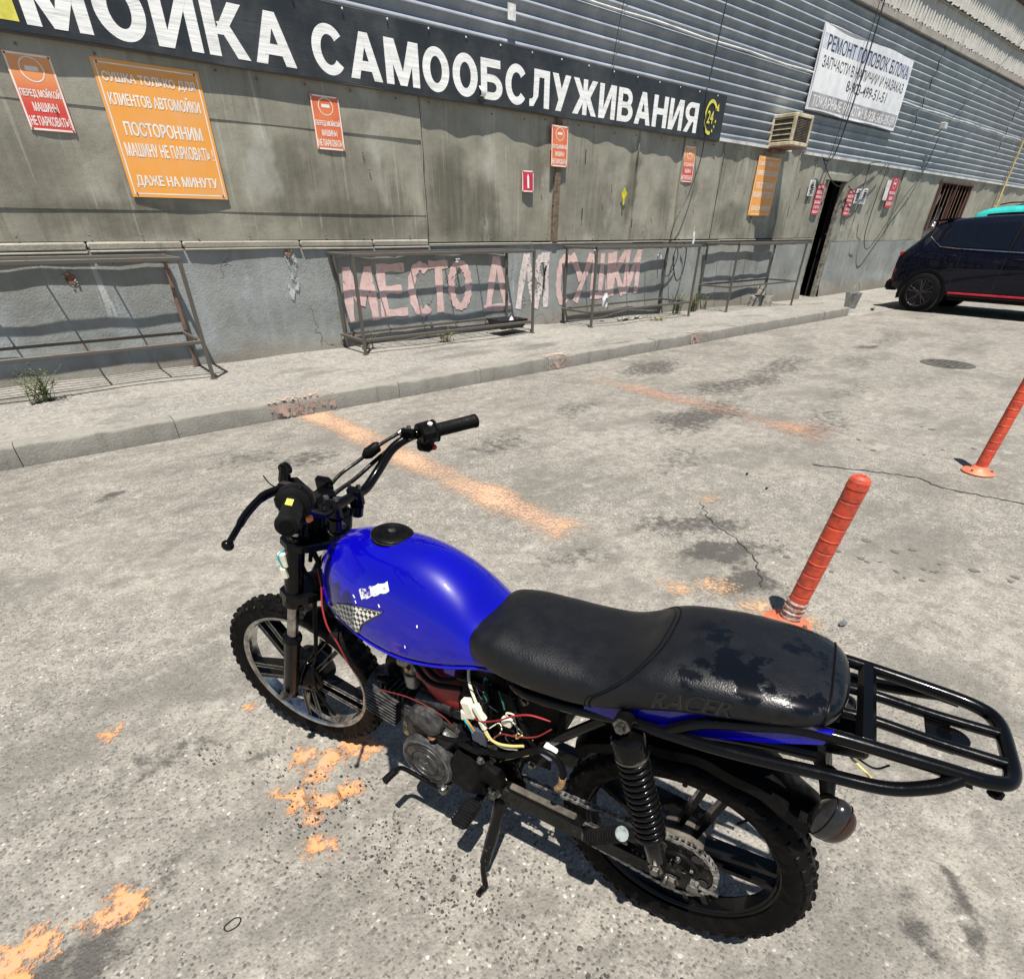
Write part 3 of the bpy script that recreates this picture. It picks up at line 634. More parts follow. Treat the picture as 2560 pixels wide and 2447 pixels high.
# flat sheets above the plinth, buckled so that the banner's shadow falls in waves
PY = YW - 0.004
def sheet(x0, x1, z0, z1, amp=0.018, sd=0.0, horiz=False, lip=0.006, yoff=0.0):
    nx = max(3, int((x1 - x0) / 0.07)); nz = max(3, int((z1 - z0) / 0.07)); m = MB()
    def f(u, v):
        x = x0 + (x1 - x0) * u; z = z0 + (z1 - z0) * v
        e = min(1.0, min(u, 1 - u) * (x1 - x0) / 0.12, min(v, 1 - v) * (z1 - z0) / 0.10)
        a = amp * (0.35 + 0.65 * e)
        h = hn(x * (0.55 if horiz else 1.5), z * (1.6 if horiz else 0.55), sd)
        if horiz: h += 0.30 * max(0, 1 - abs(v - 0.10) / 0.10) - 0.2 * v
        return (x, PY + yoff - lip - a * h, z)
    m.grid(f, nx, nz)
    t = 0.012; P = [f(0, 0), f(1, 0), f(1, 1), f(0, 1)]
    for a_, b_ in ((0, 1), (1, 2), (2, 3), (3, 0)):
        A, B = P[a_], P[b_]; m.add([A, B, (B[0], B[1] + t, B[2]), (A[0], A[1] + t, A[2])], [(0, 1, 2, 3)])
    return m.build('wall_sheet', M_SHEET, bld, 60, normals=False)
TZ = 2.72
for i, (z0, z1) in enumerate(((1.27, 1.515), (1.512, 2.235), (2.232, TZ))):
    for j, (x0, x1) in enumerate(((XL, -6.0), (-6.01, -1.2), (-1.21, 4.455))):
        sheet(x0, x1, z0, z1, 0.013, i * 1.3 + j * 2.2, True, yoff=-0.004 * (i + j))
vx = [4.45, 6.60, 8.36, 9.52, 10.64, 12.0, 13.3, 14.05, DX0 - .02]
for i in range(len(vx) - 1): sheet(vx[i] - .02 * (i % 2), vx[i + 1] + .02 * (i % 2), 1.235, TZ, 0.03, i * 2.7 + 1, yoff=-0.010 * (i % 2))
sheet(DX0 - .02, DX1 + .1, DZ + .12, TZ, 0.01, 5)
vx = [DX1 + .1, 16.6, 17.7, 18.7, 19.9, WX0]
for i in range(len(vx) - 1): sheet(vx[i] + .004, vx[i + 1] - .004, 1.16, TZ, 0.03, i * 1.9 + 4, yoff=-0.009 * (i % 2))
sheet(WX0, WX1, WZ1, TZ, 0.01, 3); sheet(WX0, WX1, 1.16, WZ0, 0.01, 3)
vx = [WX1, 25.2, 26.3, 27.4, 28.5, 29.6, 30.7, 32.5, XR]
for i in range(len(vx) - 1): sheet(vx[i] + .004, vx[i + 1] - .004, 1.16, TZ, 0.03, i * 2.3 + 7, yoff=-0.009 * (i % 2))
# dark slits where the sheets have come apart
m = MB()
for x, z0, z1 in ((7.20, 2.16, 2.32), (7.205, 1.50, 1.64), (8.345, 2.2, 2.37), (8.37, 1.4, 1.52), (10.645, 1.25, 2.5), (13.34, 1.6, 1.8), (13.6, 1.9, 2.1), (17.2, 1.7, 1.9), (18.2, 1.6, 1.75), (19.0, 1.5, 1.7), (19.4, 1.9, 2.1), (18.72, 1.4, 2.3)):
    m = MB(); m.box((x, PY - .034, (z0 + z1) / 2), (0.012, 0.006, z1 - z0)); m.build('open_seam', M_DARK, bld, 0)
for x in (4.45, 6.60, 8.36, 9.52, 10.64, 12.0, 13.3, 14.05, 16.6, 17.7, 18.7, 19.9):
    m = MB(); m.tube([(x + .004 * sin(q * 1.9 + x), PY - .024 - .006 * sin(q * 1.1 + x), 1.24 + 1.44 * q / 14) for q in range(15)], .006, 5); m.build('sheet_lip', M_SHEET, bld, 60)
    m = MB(); m.tube([(x + .012 + .004 * sin(q * 1.9 + x), PY - .020 - .006 * sin(q * 1.1 + x), 1.24 + 1.44 * q / 14) for q in range(15)], .0045, 5); m.build('seam_gap', M_DARK, bld, 60)
# screws
m = MB()
for x in [0.35 + .47 * i for i in range(60)]:
    for z in (1.30, 2.56):
        if rnd.random() < .8: m.box((x + rnd.uniform(-.1, .1), PY - .034, z + rnd.uniform(-.02, .02)), (.016, .02, .016), .004)
for q in range(26): m.box((rnd.uniform(0, 14), PY - .032, rnd.uniform(1.4, 2.2)), (.014, .018, .014), .004)
tag(m.build('screw_heads', M_RUST, bld, 40), kind='stuff')
# split plank strip on top of the plinth
m = MB(); x = XL
while x < 4.45:
    L_ = rnd.uniform(.7, 1.5); x1 = min(4.45, x + L_)
    m.box(((x + x1) / 2, PY - .022, 1.232 + rnd.uniform(-.004, .004)), (x1 - x - .01, .04, .062), .012); m.box(((x + x1) / 2, PY - .015, 1.192 + rnd.uniform(-.006, .004)), (x1 - x - .02, .080, .018), .006); x = x1
m.xf(lambda v: v + Vector((0, .004 * sin(v.x * 31), .004 * sin(v.x * 17 + v.y * 40)))); m.build('ledge_plank', M_LEDGE, bld, 40)
m = MB(); x = 4.46
while x < DX0 - .03:
    x1 = min(DX0 - .03, x + rnd.uniform(1.2, 2.2)); m.box(((x + x1) / 2, PY - .016, 1.208 + rnd.uniform(-.004, .004)), (x1 - x - .012, .07, .018), .005); x = x1
m.build('ledge_strip', M_LEDGE, bld, 40)
# rotten post over the joint of two sheets
m = MB(); m.box((6.645, PY - .045, 1.72), (.095, .05, 1.0), .008); m.box((6.60, PY - .04, 1.60), (.025, .05, .78), .004)
m.xf(lambda v: v + Vector((0.006 * sin(v.z * 23), 0.004 * sin(v.z * 17), 0))); m.build('wood_post', M_WOOD, bld, 30)
m = MB(); m.box((6.645, PY - .03, 2.45), (.11, .05, .46), .006); m.build('wood_post', M_WOOD, bld, 30)
# doorway: jambs, lintel, room behind
m = MB(); m.box((DX0 - .012, YW + .02, 1.14), (.03, .13, 2.28), .006); m.build('door_jamb', M_JAMB, bld, 30)
m = MB(); m.box((DX1 + .04, YW + .02, 1.15), (.07, .11, 2.30), .008); m.build('door_jamb', M_JAMB, bld, 30)
m = MB(); m.box(((DX0 + DX1) / 2, YW, DZ + .06), (DX1 - DX0 + .2, .10, .12), .006); m.build('door_lintel', M_SHEET, bld, 30)
m = MB(); m.box(((DX0 + DX1) / 2, YW + .02, -.02), (DX1 - DX0 + .1, .2, .05), .006); m.build('door_sill', M_JAMB, bld, 30)
m = MB()
def room(x0, x1, z0, z1, y0, y1):
    m.add([(x0, y0, z0), (x1, y0, z0), (x1, y0, z1), (x0, y0, z1), (x0, y1, z0), (x1, y1, z0), (x1, y1, z1), (x0, y1, z1)], [(4, 5, 6, 7), (0, 4, 7, 3), (1, 2, 6, 5), (0, 1, 5, 4), (3, 7, 6, 2)])
room(DX0 - 1.5, DX1 + 2.0, -.02, 2.55, YW + .24, YW + 4)
m.add([(DX0 - 1.5, YW + .24, -.02), (DX0 - .02, YW + .24, -.02), (DX0 - .02, YW + .24, 2.55), (DX0 - 1.5, YW + .24, 2.55)], [(0, 1, 2, 3)])
m.add([(DX1 + .08, YW + .24, -.02), (DX1 + 2, YW + .24, -.02), (DX1 + 2, YW + .24, 2.55), (DX1 + .08, YW + .24, 2.55)], [(0, 1, 2, 3)])
m.add([(DX0 - .02, YW + .24, 2.28), (DX1 + .08, YW + .24, 2.28), (DX1 + .08, YW + .24, 2.55), (DX0 - .02, YW + .24, 2.55)], [(0, 1, 2, 3)])
m.build('dark_room', M_DARK, bld, 0)
# barred window
win = MB(); win.box(((WX0 + WX1) / 2, YW, WZ0 + .02), (WX1 - WX0, .14, .05), .006); win.box(((WX0 + WX1) / 2, YW, WZ1 - .02), (WX1 - WX0, .14, .05), .006)
for x in (WX0 + .03, WX1 - .03, (WX0 + WX1) / 2): win.box((x, YW, (WZ0 + WZ1) / 2), (.07, .13, WZ1 - WZ0 - .06), .006)
wo_ = win.build('window', smat('brown_frame', (0.075, 0.03, 0.022), .6), bld, 30)
for i in range(9):
    x = WX0 + .2 + i * .29; mm = MB(); mm.tube([(x, YW - .03, WZ0 + .05), (x, YW - .03, WZ1 - .05)], .012, 8); mm.build('window_bar', M_RUST, wo_, 60)
mm = MB(); room_m = m = MB(); room(WX0, WX1, WZ0, WZ1, YW + .07, YW + 1.5); m.build('window_recess', M_DARK, wo_, 0)
for i, (a_, b_) in enumerate((((21.9, 7.35, 1.45), (22.35, 7.3, 2.25)), ((22.6, 7.3, 1.45), (23.0, 7.35, 1.95)), ((22.15, 7.4, 1.45), (22.1, 7.4, 1.9)))):
    mm = MB(); mm.tube([a_, b_], [.09, .05], 4); mm.build('leaning_board', M_WHITEMETAL, wo_, 0)
# corrugated cladding: two courses of overlapping sheets
def clad(x0, x1, z0, z1, yb, sd):
    pitch = 0.1235; dep = 0.046; n = int(round((z1 - z0) / pitch)); m = MB(); pts = []
    for i in range(n):
        zb = z0 + i * (z1 - z0) / n; p = (z1 - z0) / n
        for t, d in ((0.0, 0.0), (0.12, 0.06), (0.30, 0.50), (0.46, 0.94), (0.56, 1.0), (0.66, 0.92), (0.78, 0.45), (0.88, 0.06)): pts.append((zb + p * t, d * dep))
    pts.append((z1, 0)); nx = max(2, int((x1 - x0) / .5))
    m.grid(lambda u, v: (x0 + (x1 - x0) * u, yb - pts[min(len(pts) - 1, int(round(v * (len(pts) - 1))))][1] - 0.006 * hn((x0 + (x1 - x0) * u) * .8, pts[int(round(v * (len(pts) - 1)))][0], sd), pts[int(round(v * (len(pts) - 1)))][0]), nx, len(pts) - 1)
    return m.build('cladding_sheet', M_CLAD, bld, 70, normals=False)
x = XL; i = 0
while x < XR - .01:
    L_ = 2.95 if i % 2 else 2.2; x1 = min(XR, x + L_)
    clad(x - .03, x1, 2.645, 3.775, YW + .004 - .004 * (i % 2), i * 1.7); clad(x - .03, x1, 3.755, 4.84, YW + .014 - .004 * (i % 2), i * 2.9); x = x1; i += 1
m = MB(); m.tube([(XL + .6 * q, YW - .058, 3.765 + .008 * sin(q * 1.7)) for q in range(86)], .014, 8); m.build('pale_pipe', M_WHITEMETAL, bld, 60)
for x0, x1 in ((10.36, 12.86), (13.42, 20.0), (20.0, 27.0), (27.0, XR)):
    m = MB(); m.box(((x0 + x1) / 2, YW - .030, 2.643), (x1 - x0 - .01, .066, .022), .004); m.box(((x0 + x1) / 2, YW - .062, 2.652), (x1 - x0 - .01, .006, .042)); m.build('drip_edge', M_WHITEMETAL, bld, 30)
# backing wall so that nothing shows behind gaps
m = MB(); m.box(((XL + DX0 - .1) / 2, YW + .17, 2.0), (DX0 - .1 - XL, .12, 1.6)); m.box(((XL + XR) / 2, YW + .17, 4.4), (XR - XL, .12, 3.2)); m.box(((DX1 + .2 + WX0) / 2, YW + .17, 2.0), (WX0 - DX1 - .2, .12, 1.7)); m.box(((WX1 + XR) / 2, YW + .17, 2.0), (XR - WX1, .12, 1.6))
m.build('backing_wall', M_DARK, bld, 0)
# stepped eaves of vertical ribbed cement sheets
m = MB(); m.box(((XL + XR) / 2, YW - .02, 4.905), (XR - XL, .10, .13), .01); m.build('fascia_board', M_FASC, bld, 30)
def ribs(z0, z1, yb, amp, pitch=0.16):
    n = int((XR - 4) / (pitch / 8)); m = MB()
    m.grid(lambda u, v: (4 + (XR - 4) * u, yb - amp * (0.5 + 0.5 * cos(2 * pi * (4 + (XR - 4) * u) / pitch)) - .008 * hn((4 + (XR - 4) * u) * 2, z0) , z0 + (z1 - z0) * v + (0.015 * sin(u * 900) if v < .5 else 0)), n, 1)
    return m.build('ribbed_sheet', M_SLATE, bld, 179, normals=False)
ribs(4.97, 5.50, YW - .045, .035); m = MB(); m.box(((4 + XR) / 2, YW + .02, 5.47), (XR - 4, .16, .12), .006); m.build('eave_board', M_FASC, bld, 30)
ribs(5.40, 6.02, YW - .115, .035); m = MB(); m.box(((4 + XR) / 2, YW - .02, 5.385), (XR - 4, .17, .03), .006); m.build('eave_board', M_FASC, bld, 30)
m = MB(); m.box(((4 + XR) / 2, YW + .25, 6.08), (XR - 4, 1.0, .10), .01); m.build('roof_edge', smat('roof_brown', (.10, .07, .055), .8), bld, 30)
m = MB(); m.box(((XL + XR) / 2, YW + 4.2, 6.0), (XR - XL, 8.0, .08)); m.build('roof', smat('roof_felt', (.08, .08, .08), .9), bld, 0)
# broken plaster with brick behind
def hole(cx, cz, r, sd):
    rr = random.Random(sd); m = MB()
    m.add([(cx + r * rr.uniform(.7, 1.1) * cos(a) * .8, YP - .016, cz + r * rr.uniform(.7, 1.1) * sin(a)) for a in [2 * pi * q / 14 for q in range(14)]], [tuple(range(14))])
    o = m.build('plaster_hole', M_BRICK, bld, 0)
    m = MB()
    for q in range(12):
        a = rr.uniform(0, 2 * pi); d = r * rr.uniform(.3, 1.25); m.ball((cx + d * cos(a) * .8, YP - .018, cz + d * sin(a)), r * rr.uniform(.10, .22), 6, 5, (1, .5, .8))
    m.build('plaster_crumbs', M_CEMENT, o, 30)
hole(.548, .985, .055, 3); hole(2.61, 1.14, .05, 4); hole(4.4, .30, .03, 6)
# limewash runs on the plinth and sheets
for x0, x1, z0, z1 in ((2.55, 2.62, .70, 1.14), (2.63, 2.68, .78, 1.14)):
    m = MB(); m.grid(lambda u, v: ((x0 + x1) / 2 + (x1 - x0) * (u - .5) * (.5 + .9 * sin(pi * (.15 + .8 * v))) + .02 * sin(v * 5), YP - .016, z1 + (z0 - z1) * v), 4, 10); m.build('limewash_run', M_LIME, bld, 0)

# ---- painted words on the plinth
LET = [('М', 3.20, 3.62, .41, 1.0), ('Е', 3.66, 4.06, .43, 1.02), ('С', 4.10, 4.44, .41, 1.02), ('Т', 4.42, 4.72, .43, 1.04), ('О', 4.72, 5.10, .44, 1.03),
       ('Д', 5.30, 5.82, .38, 1.06), ('Л', 5.92, 6.32, .38, 1.08), ('Я', 6.24, 6.56, .37, 1.09), ('С', 6.74, 7.04, .37, 1.06), ('У', 7.00, 7.52, .40, 1.06), ('Ш', 7.52, 7.98, .42, 1.06), ('К', 7.98, 8.34, .44, 1.08), ('И', 8.32, 8.72, .45, 1.10)]
wd = thing('painted_words', 'pink hand painted words МЕСТО ДЛЯ СУШКИ on the grey plinth', 'wall lettering', (6, YP - .02, .4))
def arc_(cx, cy, rx, ry, a0, a1, n=14): return [(cx + rx * cos(radians(a0 + (a1 - a0) * i / n)), cy + ry * sin(radians(a0 + (a1 - a0) * i / n))) for i in range(n + 1)]
STK = {'М': [[(.10, 0), (.16, 1)], [(.16, .98), (.50, .30)], [(.50, .30), (.84, .98)], [(.84, 1), (.92, 0)]], 'Е': [[(.16, 0), (.16, 1)], [(.16, .92), (1, .92)], [(.16, .52), (.86, .52)], [(.16, .08), (1, .08)]],
       'С': [arc_(.56, .5, .42, .44, 50, 310)], 'Т': [[(0, .92), (1, .92)], [(.5, 0), (.5, .9)]], 'О': [arc_(.5, .5, .38, .43, 0, 180), arc_(.5, .5, .38, .43, 180, 360)], 'Д': [[(.18, .12), (.44, 1)], [(.50, 1), (.82, .12)], [(0, .07), (1, .07)]],
       'Л': [[(.08, 0), (.46, 1)], [(.50, 1), (.92, 0)]], 'Я': [[(.86, 0), (.86, 1)], arc_(.72, .72, .48, .22, 70, 290), [(.55, .48), (.16, 0)]], 'У': [[(.08, 1), (.52, .46)], [(.94, 1), (.34, 0)]], 'Ш': [[(.10, 0), (.10, 1)], [(.50, .05), (.50, 1)], [(.90, 0), (.90, 1)], [(.05, .07), (.95, .07)]],
       'К': [[(.16, 0), (.16, 1)], [(.22, .46), (.92, 1)], [(.36, .56), (.95, 0)]], 'И': [[(.14, 0), (.14, 1)], [(.18, .06), (.84, .96)], [(.88, 0), (.88, 1)]]}
for ch, x0, x1, z0, z1 in LET:
    m = MB(); hw = .054
    for si, st_ in enumerate(STK[ch]):
        P = cat([(x0 + (x1 - x0) * u, 0, z0 + (z1 - z0) * v) for u, v in st_], 3) if len(st_) > 2 else [Vector((x0 + (x1 - x0) * (st_[0][0] + (st_[1][0] - st_[0][0]) * q / 6), 0, z0 + (z1 - z0) * (st_[0][1] + (st_[1][1] - st_[0][1]) * q / 6))) for q in range(7)]
        vs = []
        for i, p in enumerate(P):
            t = (P[min(i + 1, len(P) - 1)] - P[max(0, i - 1)]).normalized(); n_ = Vector((-t.z, 0, t.x)); ww = hw * (1 + .15 * sin(i * 1.3 + x0 * 9)) * (1.0 if abs(t.z) > .5 else .85)
            for sg in (1, -1):
                q = p + n_ * ww * sg; vs.append((q.x, YP - .004 - .0004 * si + .012 * hn(q.x * 1.5, q.z * 2), q.z))
        m.add(vs, [(2 * i, 2 * i + 1, 2 * i + 3, 2 * i + 2) for i in range(len(P) - 1)])
    m.build('letter', M_PALEPINK if ch in 'ЛЯ' else M_PINK, wd, 0)
m = MB(); put_text(m, '930 57-44', lambda u, v: (15.95 + .75 * u, PY - .042, 1.36 + .2 * v), 0.0); tag(m.build('chalk_number', worn_paint('chalk', (.62, .63, .63), .48, 20)), 'white chalk number on the sheet right of the doorway', 'wall lettering')
# ================================================================== SIGNS
BY = YW - 0.082                       # banner face
bn = thing('banner', 'long black banner with big white lettering МОЙКА САМООБСЛУЖИВАНИЯ', 'banner', (5, BY, 2.62))
def bw(x, z): return BY - 0.006 * sin(x * 1.3) - 0.0012 * sin(x * 5.0 + z * 4)
m = MB(); X0, X1, Z0, Z1 = -3.6, 10.36, 2.622, 3.19
m.grid(lambda u, v: (X0 + (X1 - X0) * u, bw(X0 + (X1 - X0) * u, Z0 + (Z1 - Z0) * v), Z0 + (Z1 - Z0) * v + (.006 * sin(u * 40) if v == 0 else 0)), 120, 10)
m.build('banner_cloth', M_VINYL, bn, 179, normals=False)
m = MB(); m.box(((X0 + X1) / 2, BY + .028, Z0 + .006), (X1 - X0, .04, .03), .003); m.box(((X0 + X1) / 2, BY + .028, Z1 - .012), (X1 - X0, .04, .03), .003); m.box((X1 - .012, BY + .028, (Z0 + Z1) / 2), (.024, .04, Z1 - Z0 - .06), .003)
m.build('banner_frame', M_STEEL, bn, 30)
def word(body, x0, x1, z0, z1, par, mat, yf, bold, name='letter'):
    """heavy block letters, each its own part"""
    gap = .13; tot = sum(BOLD[c][0] for c in body) + gap * (len(body) - 1); s = (x1 - x0) / tot; x = x0
    for c in body:
        w_ = BOLD[c][0] * s; mm = MB()
        for i, q in enumerate(BOLD[c][1]):
            nn = len(q); sub_ = []
            for j in range(nn):                       # split long edges so that the letter follows the wavy cloth
                (u0, v0), (u1, v1) = q[j], q[(j + 1) % nn]; k = 3 if hypot(u1 - u0, v1 - v0) > .35 else 1
                sub_ += [(u0 + (u1 - u0) * t / k, v0 + (v1 - v0) * t / k) for t in range(k)]
            lay = 0.0 if len(BOLD[c][1]) > 12 and i >= 4 else .0005 * (i % 6)
            mm.add([(x + w_ * u, yf(x + w_ * u, z0 + (z1 - z0) * v) - lay, z0 + (z1 - z0) * v) for u, v in sub_], [tuple(range(len(sub_)))])
        mm.build(name, mat, par, 0); x += w_ + gap * s
word('МОЙКА', .905, 3.045, 2.672, 3.035, bn, M_LETTER, lambda x, z: bw(x, z) - .001, .065)
word('САМООБСЛУЖИВАНИЯ', 3.23, 9.66, 2.672, 3.03, bn, M_LETTER, lambda x, z: bw(x, z) - .001, .058)
m = MB(); m.grid(lambda u, v: (.30 + .56 * u, bw(.3 + .56 * u, 2.68 + .44 * v) - .0012, 2.68 + .44 * v), 8, 4); m.build('yellow_emblem', M_YEL, bn, 0)
m = MB(); cx, cz = 9.99, 2.895
def ringp(r0, r1, a0, a1, n):
    for i in range(n):
        a, b_ = a0 + (a1 - a0) * i / n, a0 + (a1 - a0) * (i + 1) / n
        m.add([(cx + .86 * r * cos(t), BY - .012, cz + 1.12 * r * sin(t)) for r, t in ((r0, a), (r1, a), (r1, b_), (r0, b_))], [(0, 1, 2, 3)])
ringp(.155, .195, radians(30), radians(285), 40)
m.add([(cx + .105, BY - .012, cz + .10), (cx + .205, BY - .012, cz + .085), (cx + .175, BY - .012, cz + .185)], [(0, 1, 2)])
for a in (-55, -33, -12): ringp(.158, .192, radians(a - 5), radians(a + 5), 3)
put_text(m, '24', lambda u, v: (cx - .095 + .17 * u, BY - .012, cz - .08 + .16 * v), .02); m.build('clock_emblem', M_YEL, bn, 0)
m = MB()
for q in range(24): m.box((-1.4 + q * .5, BY - .008, 3.165), (.018, .012, .018), .004)
tag(m.build('grommets', M_WHITEMETAL, bn, 30), kind='stuff')
# torn place in the banner
m = MB(); m.add([(5.29 + .05 * cos(a) * rnd.uniform(.6, 1.2), BY - .011, 2.675 + .045 * sin(a) * rnd.uniform(.5, 1.2)) for a in [2 * pi * q / 11 for q in range(11)]], [tuple(range(11))]); m.build('tear', M_DARK, bn, 0)
m = MB(); m.grid(lambda u, v: (5.28 + .07 * u + .02 * sin(v * 5), BY - .012 - .012 * sin(v * 3), 2.69 + .09 * v), 3, 4); m.build('peeled_flap', M_LETTER, bn, 30)

M_SIGNOR = smat('sign_orange', (0.78, 0.34, 0.06), .45, var=.10, vs=4, col2=(0.74, 0.36, 0.12)); M_SIGNRED = smat('sign_red', (0.62, 0.085, 0.055), .45, var=.2, vs=5)
M_SIGNPALE = smat('sign_faded_orange', (0.68, 0.19, 0.07), .5, var=.2, vs=5, col2=(.62, .12, .055)); M_SIGNWHITE = smat('sign_white', (0.80, 0.78, 0.74), .5, var=.12); M_CRIMSON = smat('sign_crimson', (0.50, 0.03, 0.06), .5, var=.2); M_PAPER = smat('paper', (0.66, 0.67, 0.67), .7, var=.25, vs=15)
M_FADE = (lambda k: (k.set(col=k.mix(k.rng(k.sep(k.obj())[2], .12, .42), (0.60, 0.06, 0.05), (0.76, 0.33, 0.12)), rough=.45), k.m)[1])(NM('sign_red_to_orange'))
def board(name, label, x0, x1, z0, z1, y, mat, rows, lean=0.0, curl=0.007, border=None, frame=.02, cat_='sign', text_mat=None, bold=.03, grp=None, extra=None, tilt=0.0):
    t = thing(name, label, cat_, ((x0 + x1) / 2, y, z0), grp)
    def sf(u, v, d=0.0):
        return (x0 + (x1 - x0) * u + tilt * (v - .5), y - curl * (1 - v) * (0.4 + 0.6 * sin(u * pi)) + lean * v - d, z0 + (z1 - z0) * v)
    m = MB(); m.grid(lambda u, v: sf(u, v), 8, 10); m.grid(lambda u, v: sf(1 - u, v, -.004), 8, 10)
    for a, b_ in (((0, 0), (1, 0)), ((1, 0), (1, 1)), ((1, 1), (0, 1)), ((0, 1), (0, 0))): m.add([sf(*a), sf(*b_), sf(*b_, -.004), sf(*a, -.004)], [(0, 1, 2, 3)])
    m.build('sign_panel', mat, t, 40, normals=False)
    if border:
        m = MB(); fx = frame / (x1 - x0); fz = frame / (z1 - z0); ww = border / (x1 - x0); wz = border / (z1 - z0)
        for a, b_, c_, d_ in ((fx, 1 - fx, fz, fz + wz), (fx, 1 - fx, 1 - fz - wz, 1 - fz), (fx, fx + ww, fz + wz, 1 - fz - wz), (1 - fx - ww, 1 - fx, fz + wz, 1 - fz - wz)):
            m.grid(lambda u, v: sf(a + (b_ - a) * u, c_ + (d_ - c_) * v, .0007), 8, 8)
        m.build('sign_border', M_SIGNWHITE, t, 0)
    if rows:
        for body, u0, u1, v0, v1 in rows: m = MB(); put_text(m, body, lambda u, v: sf(u0 + (u1 - u0) * u, v0 + (v1 - v0) * v, .0009), bold); m.build('lettering', text_mat or M_SIGNWHITE, t, 0)
    if cat_ == 'sign':
        for u, v in ((.05, .97), (.95, .97), (.05, .03), (.95, .03)):
            p = sf(u, v, .002); m = MB(); m.lathe([(0, .004), (.005, .004), (.008, 0)], 8, p, (0, -1, 0)); m.build('screw', M_RUST, t, 40)
    if extra: extra(t, sf)
    return t
def noentry(t, sf):
    m = MB()
    n = 28
    for i in range(n):
        a, b_ = 2 * pi * i / n, 2 * pi * (i + 1) / n
        m.add([sf(.5 + r * cos(q), .80 + r * .62 * sin(q), .0009) for r, q in ((.235, a), (.26, a), (.26, b_), (.235, b_))], [(0, 1, 2, 3)])
    m.add([sf(.36, .78, .0009), sf(.64, .78, .0009), sf(.64, .84, .0009), sf(.36, .84, .0009)], [(0, 1, 2, 3)]); m.build('no_entry_symbol', M_SIGNWHITE, t, 0)
R3 = [('ПЕРЕД МОЙКОЙ', .07, .93, .43, .57), ('МАШИНЫ', .24, .78, .26, .38), ('НЕ ПАРКОВАТЬ!', .07, .93, .07, .20)]
SY = PY - .024
board('parking_sign', 'red and orange no parking sign at the left end under the banner', .676, .99, 2.038, 2.515, SY, M_FADE, R3, border=.012, frame=.004, extra=noentry, grp='no parking signs')
board('parking_sign', 'faded orange no parking sign halfway under the word САМООБСЛУЖИВАНИЯ', 3.148, 3.464, 2.07, 2.51, SY - .004, M_SIGNPALE, R3, border=.012, frame=.004, extra=noentry, grp='no parking signs')
board('parking_sign', 'faded orange no parking sign nailed on the rotten wood post', 6.48, 6.787, 2.093, 2.53, SY - .055, M_SIGNPALE, R3, border=.012, frame=.004, extra=noentry, grp='no parking signs', tilt=-.008)
board('parking_sign', 'narrow looking red no parking sign below the right end of the banner', 9.52, 9.83, 2.043, 2.515, SY, M_FADE, R3, border=.012, frame=.004, extra=noentry, grp='no parking signs')
R6 = [('СУШКА ТОЛЬКО ДЛЯ', .06, .93, .835, .915), ('КЛИЕНТОВ АВТОМОЙКИ', .06, .93, .685, .795), ('ПОСТОРОННИМ', .12, .88, .47, .575), ('МАШИНУ НЕ ПАРКОВАТЬ !', .07, .95, .315, .42), ('ДАЖЕ НА МИНУТУ', .08, .92, .075, .175)]
board('drying_sign', 'big orange sign СУШКА ТОЛЬКО ДЛЯ КЛИЕНТОВ left of the small signs', 1.268, 2.11, 1.612, 2.55, SY - .004, M_SIGNOR, R6, border=.009, frame=.022, curl=.022, grp='big orange drying signs')
board('drying_sign', 'big orange sign СУШКА ТОЛЬКО ДЛЯ КЛИЕНТОВ left of the doorway', 11.79, 12.595, 1.612, 2.52, SY - .012, M_SIGNOR, R6, border=.009, frame=.022, curl=.01, grp='big orange drying signs')
def ext(t, sf):
    m = MB(); m.add([sf(u, v, .0009) for u, v in ((.42, .18), (.58, .18), (.58, .70), (.54, .76), (.54, .82), (.46, .82), (.46, .76), (.42, .70))], [tuple(range(8))]); m.build('extinguisher_symbol', M_SIGNWHITE, t, 0)
board('fire_sticker', 'small red fire extinguisher sticker with a peeling corner', 6.005, 6.207, 1.80, 2.03, PY - .034, M_CRIMSON, None, border=.012, frame=0, extra=ext, curl=.02)
m = MB(); m.add([(8.10 + .075 * cos(a) * (.6 + .4 * sin(a * 3)), PY - .05, 1.81 + .115 * sin(a) * (.85 + .2 * cos(a * 4))) for a in [2 * pi * q / 18 for q in range(18)]], [tuple(range(18))])
tag(m.build('torn_sticker', smat('sticker_yellow', (.78, .74, .02), .5), None, 0), 'torn bright yellow sticker on the grey sheet', 'sticker')
RR = [('ЗАМЕНА', .1, .9, .86, .95), ('МАСЛО', .1, .9, .68, .79), ('КОЛЬЦА', .1, .9, .52, .63), ('ВАЛЫ', .1, .9, .36, .46), ('СТАРТЕР', .1, .9, .20, .30), ('РЕМОНТ', .1, .9, .05, .14)]
board('price_poster', 'dark red poster with white lines left of the doorway', 14.30, 14.62, 1.66, 2.20, PY - .05, M_CRIMSON, RR, cat_='poster', grp='red posters by the doorway')
board('price_poster', 'dark red poster with white lines right of the doorway', 15.83, 16.16, 1.66, 2.16, PY - .05, M_CRIMSON, RR, cat_='poster', grp='red posters by the doorway')
board('price_poster', 'tall red and white poster on the sheet beyond the doorway', 18.05, 18.45, 1.86, 2.46, PY - .05, M_CRIMSON, R3, cat_='poster', extra=noentry, grp='red posters by the doorway')
m = MB(); m.grid(lambda u, v: (17.78 + .24 * u, PY - .05, 2.0 + .4 * v), 2, 2); tag(m.build('leaflet', M_PAPER, smooth=0), 'blank white leaflet beside the tall red poster', 'leaflet', 'white leaflets by the doorway')
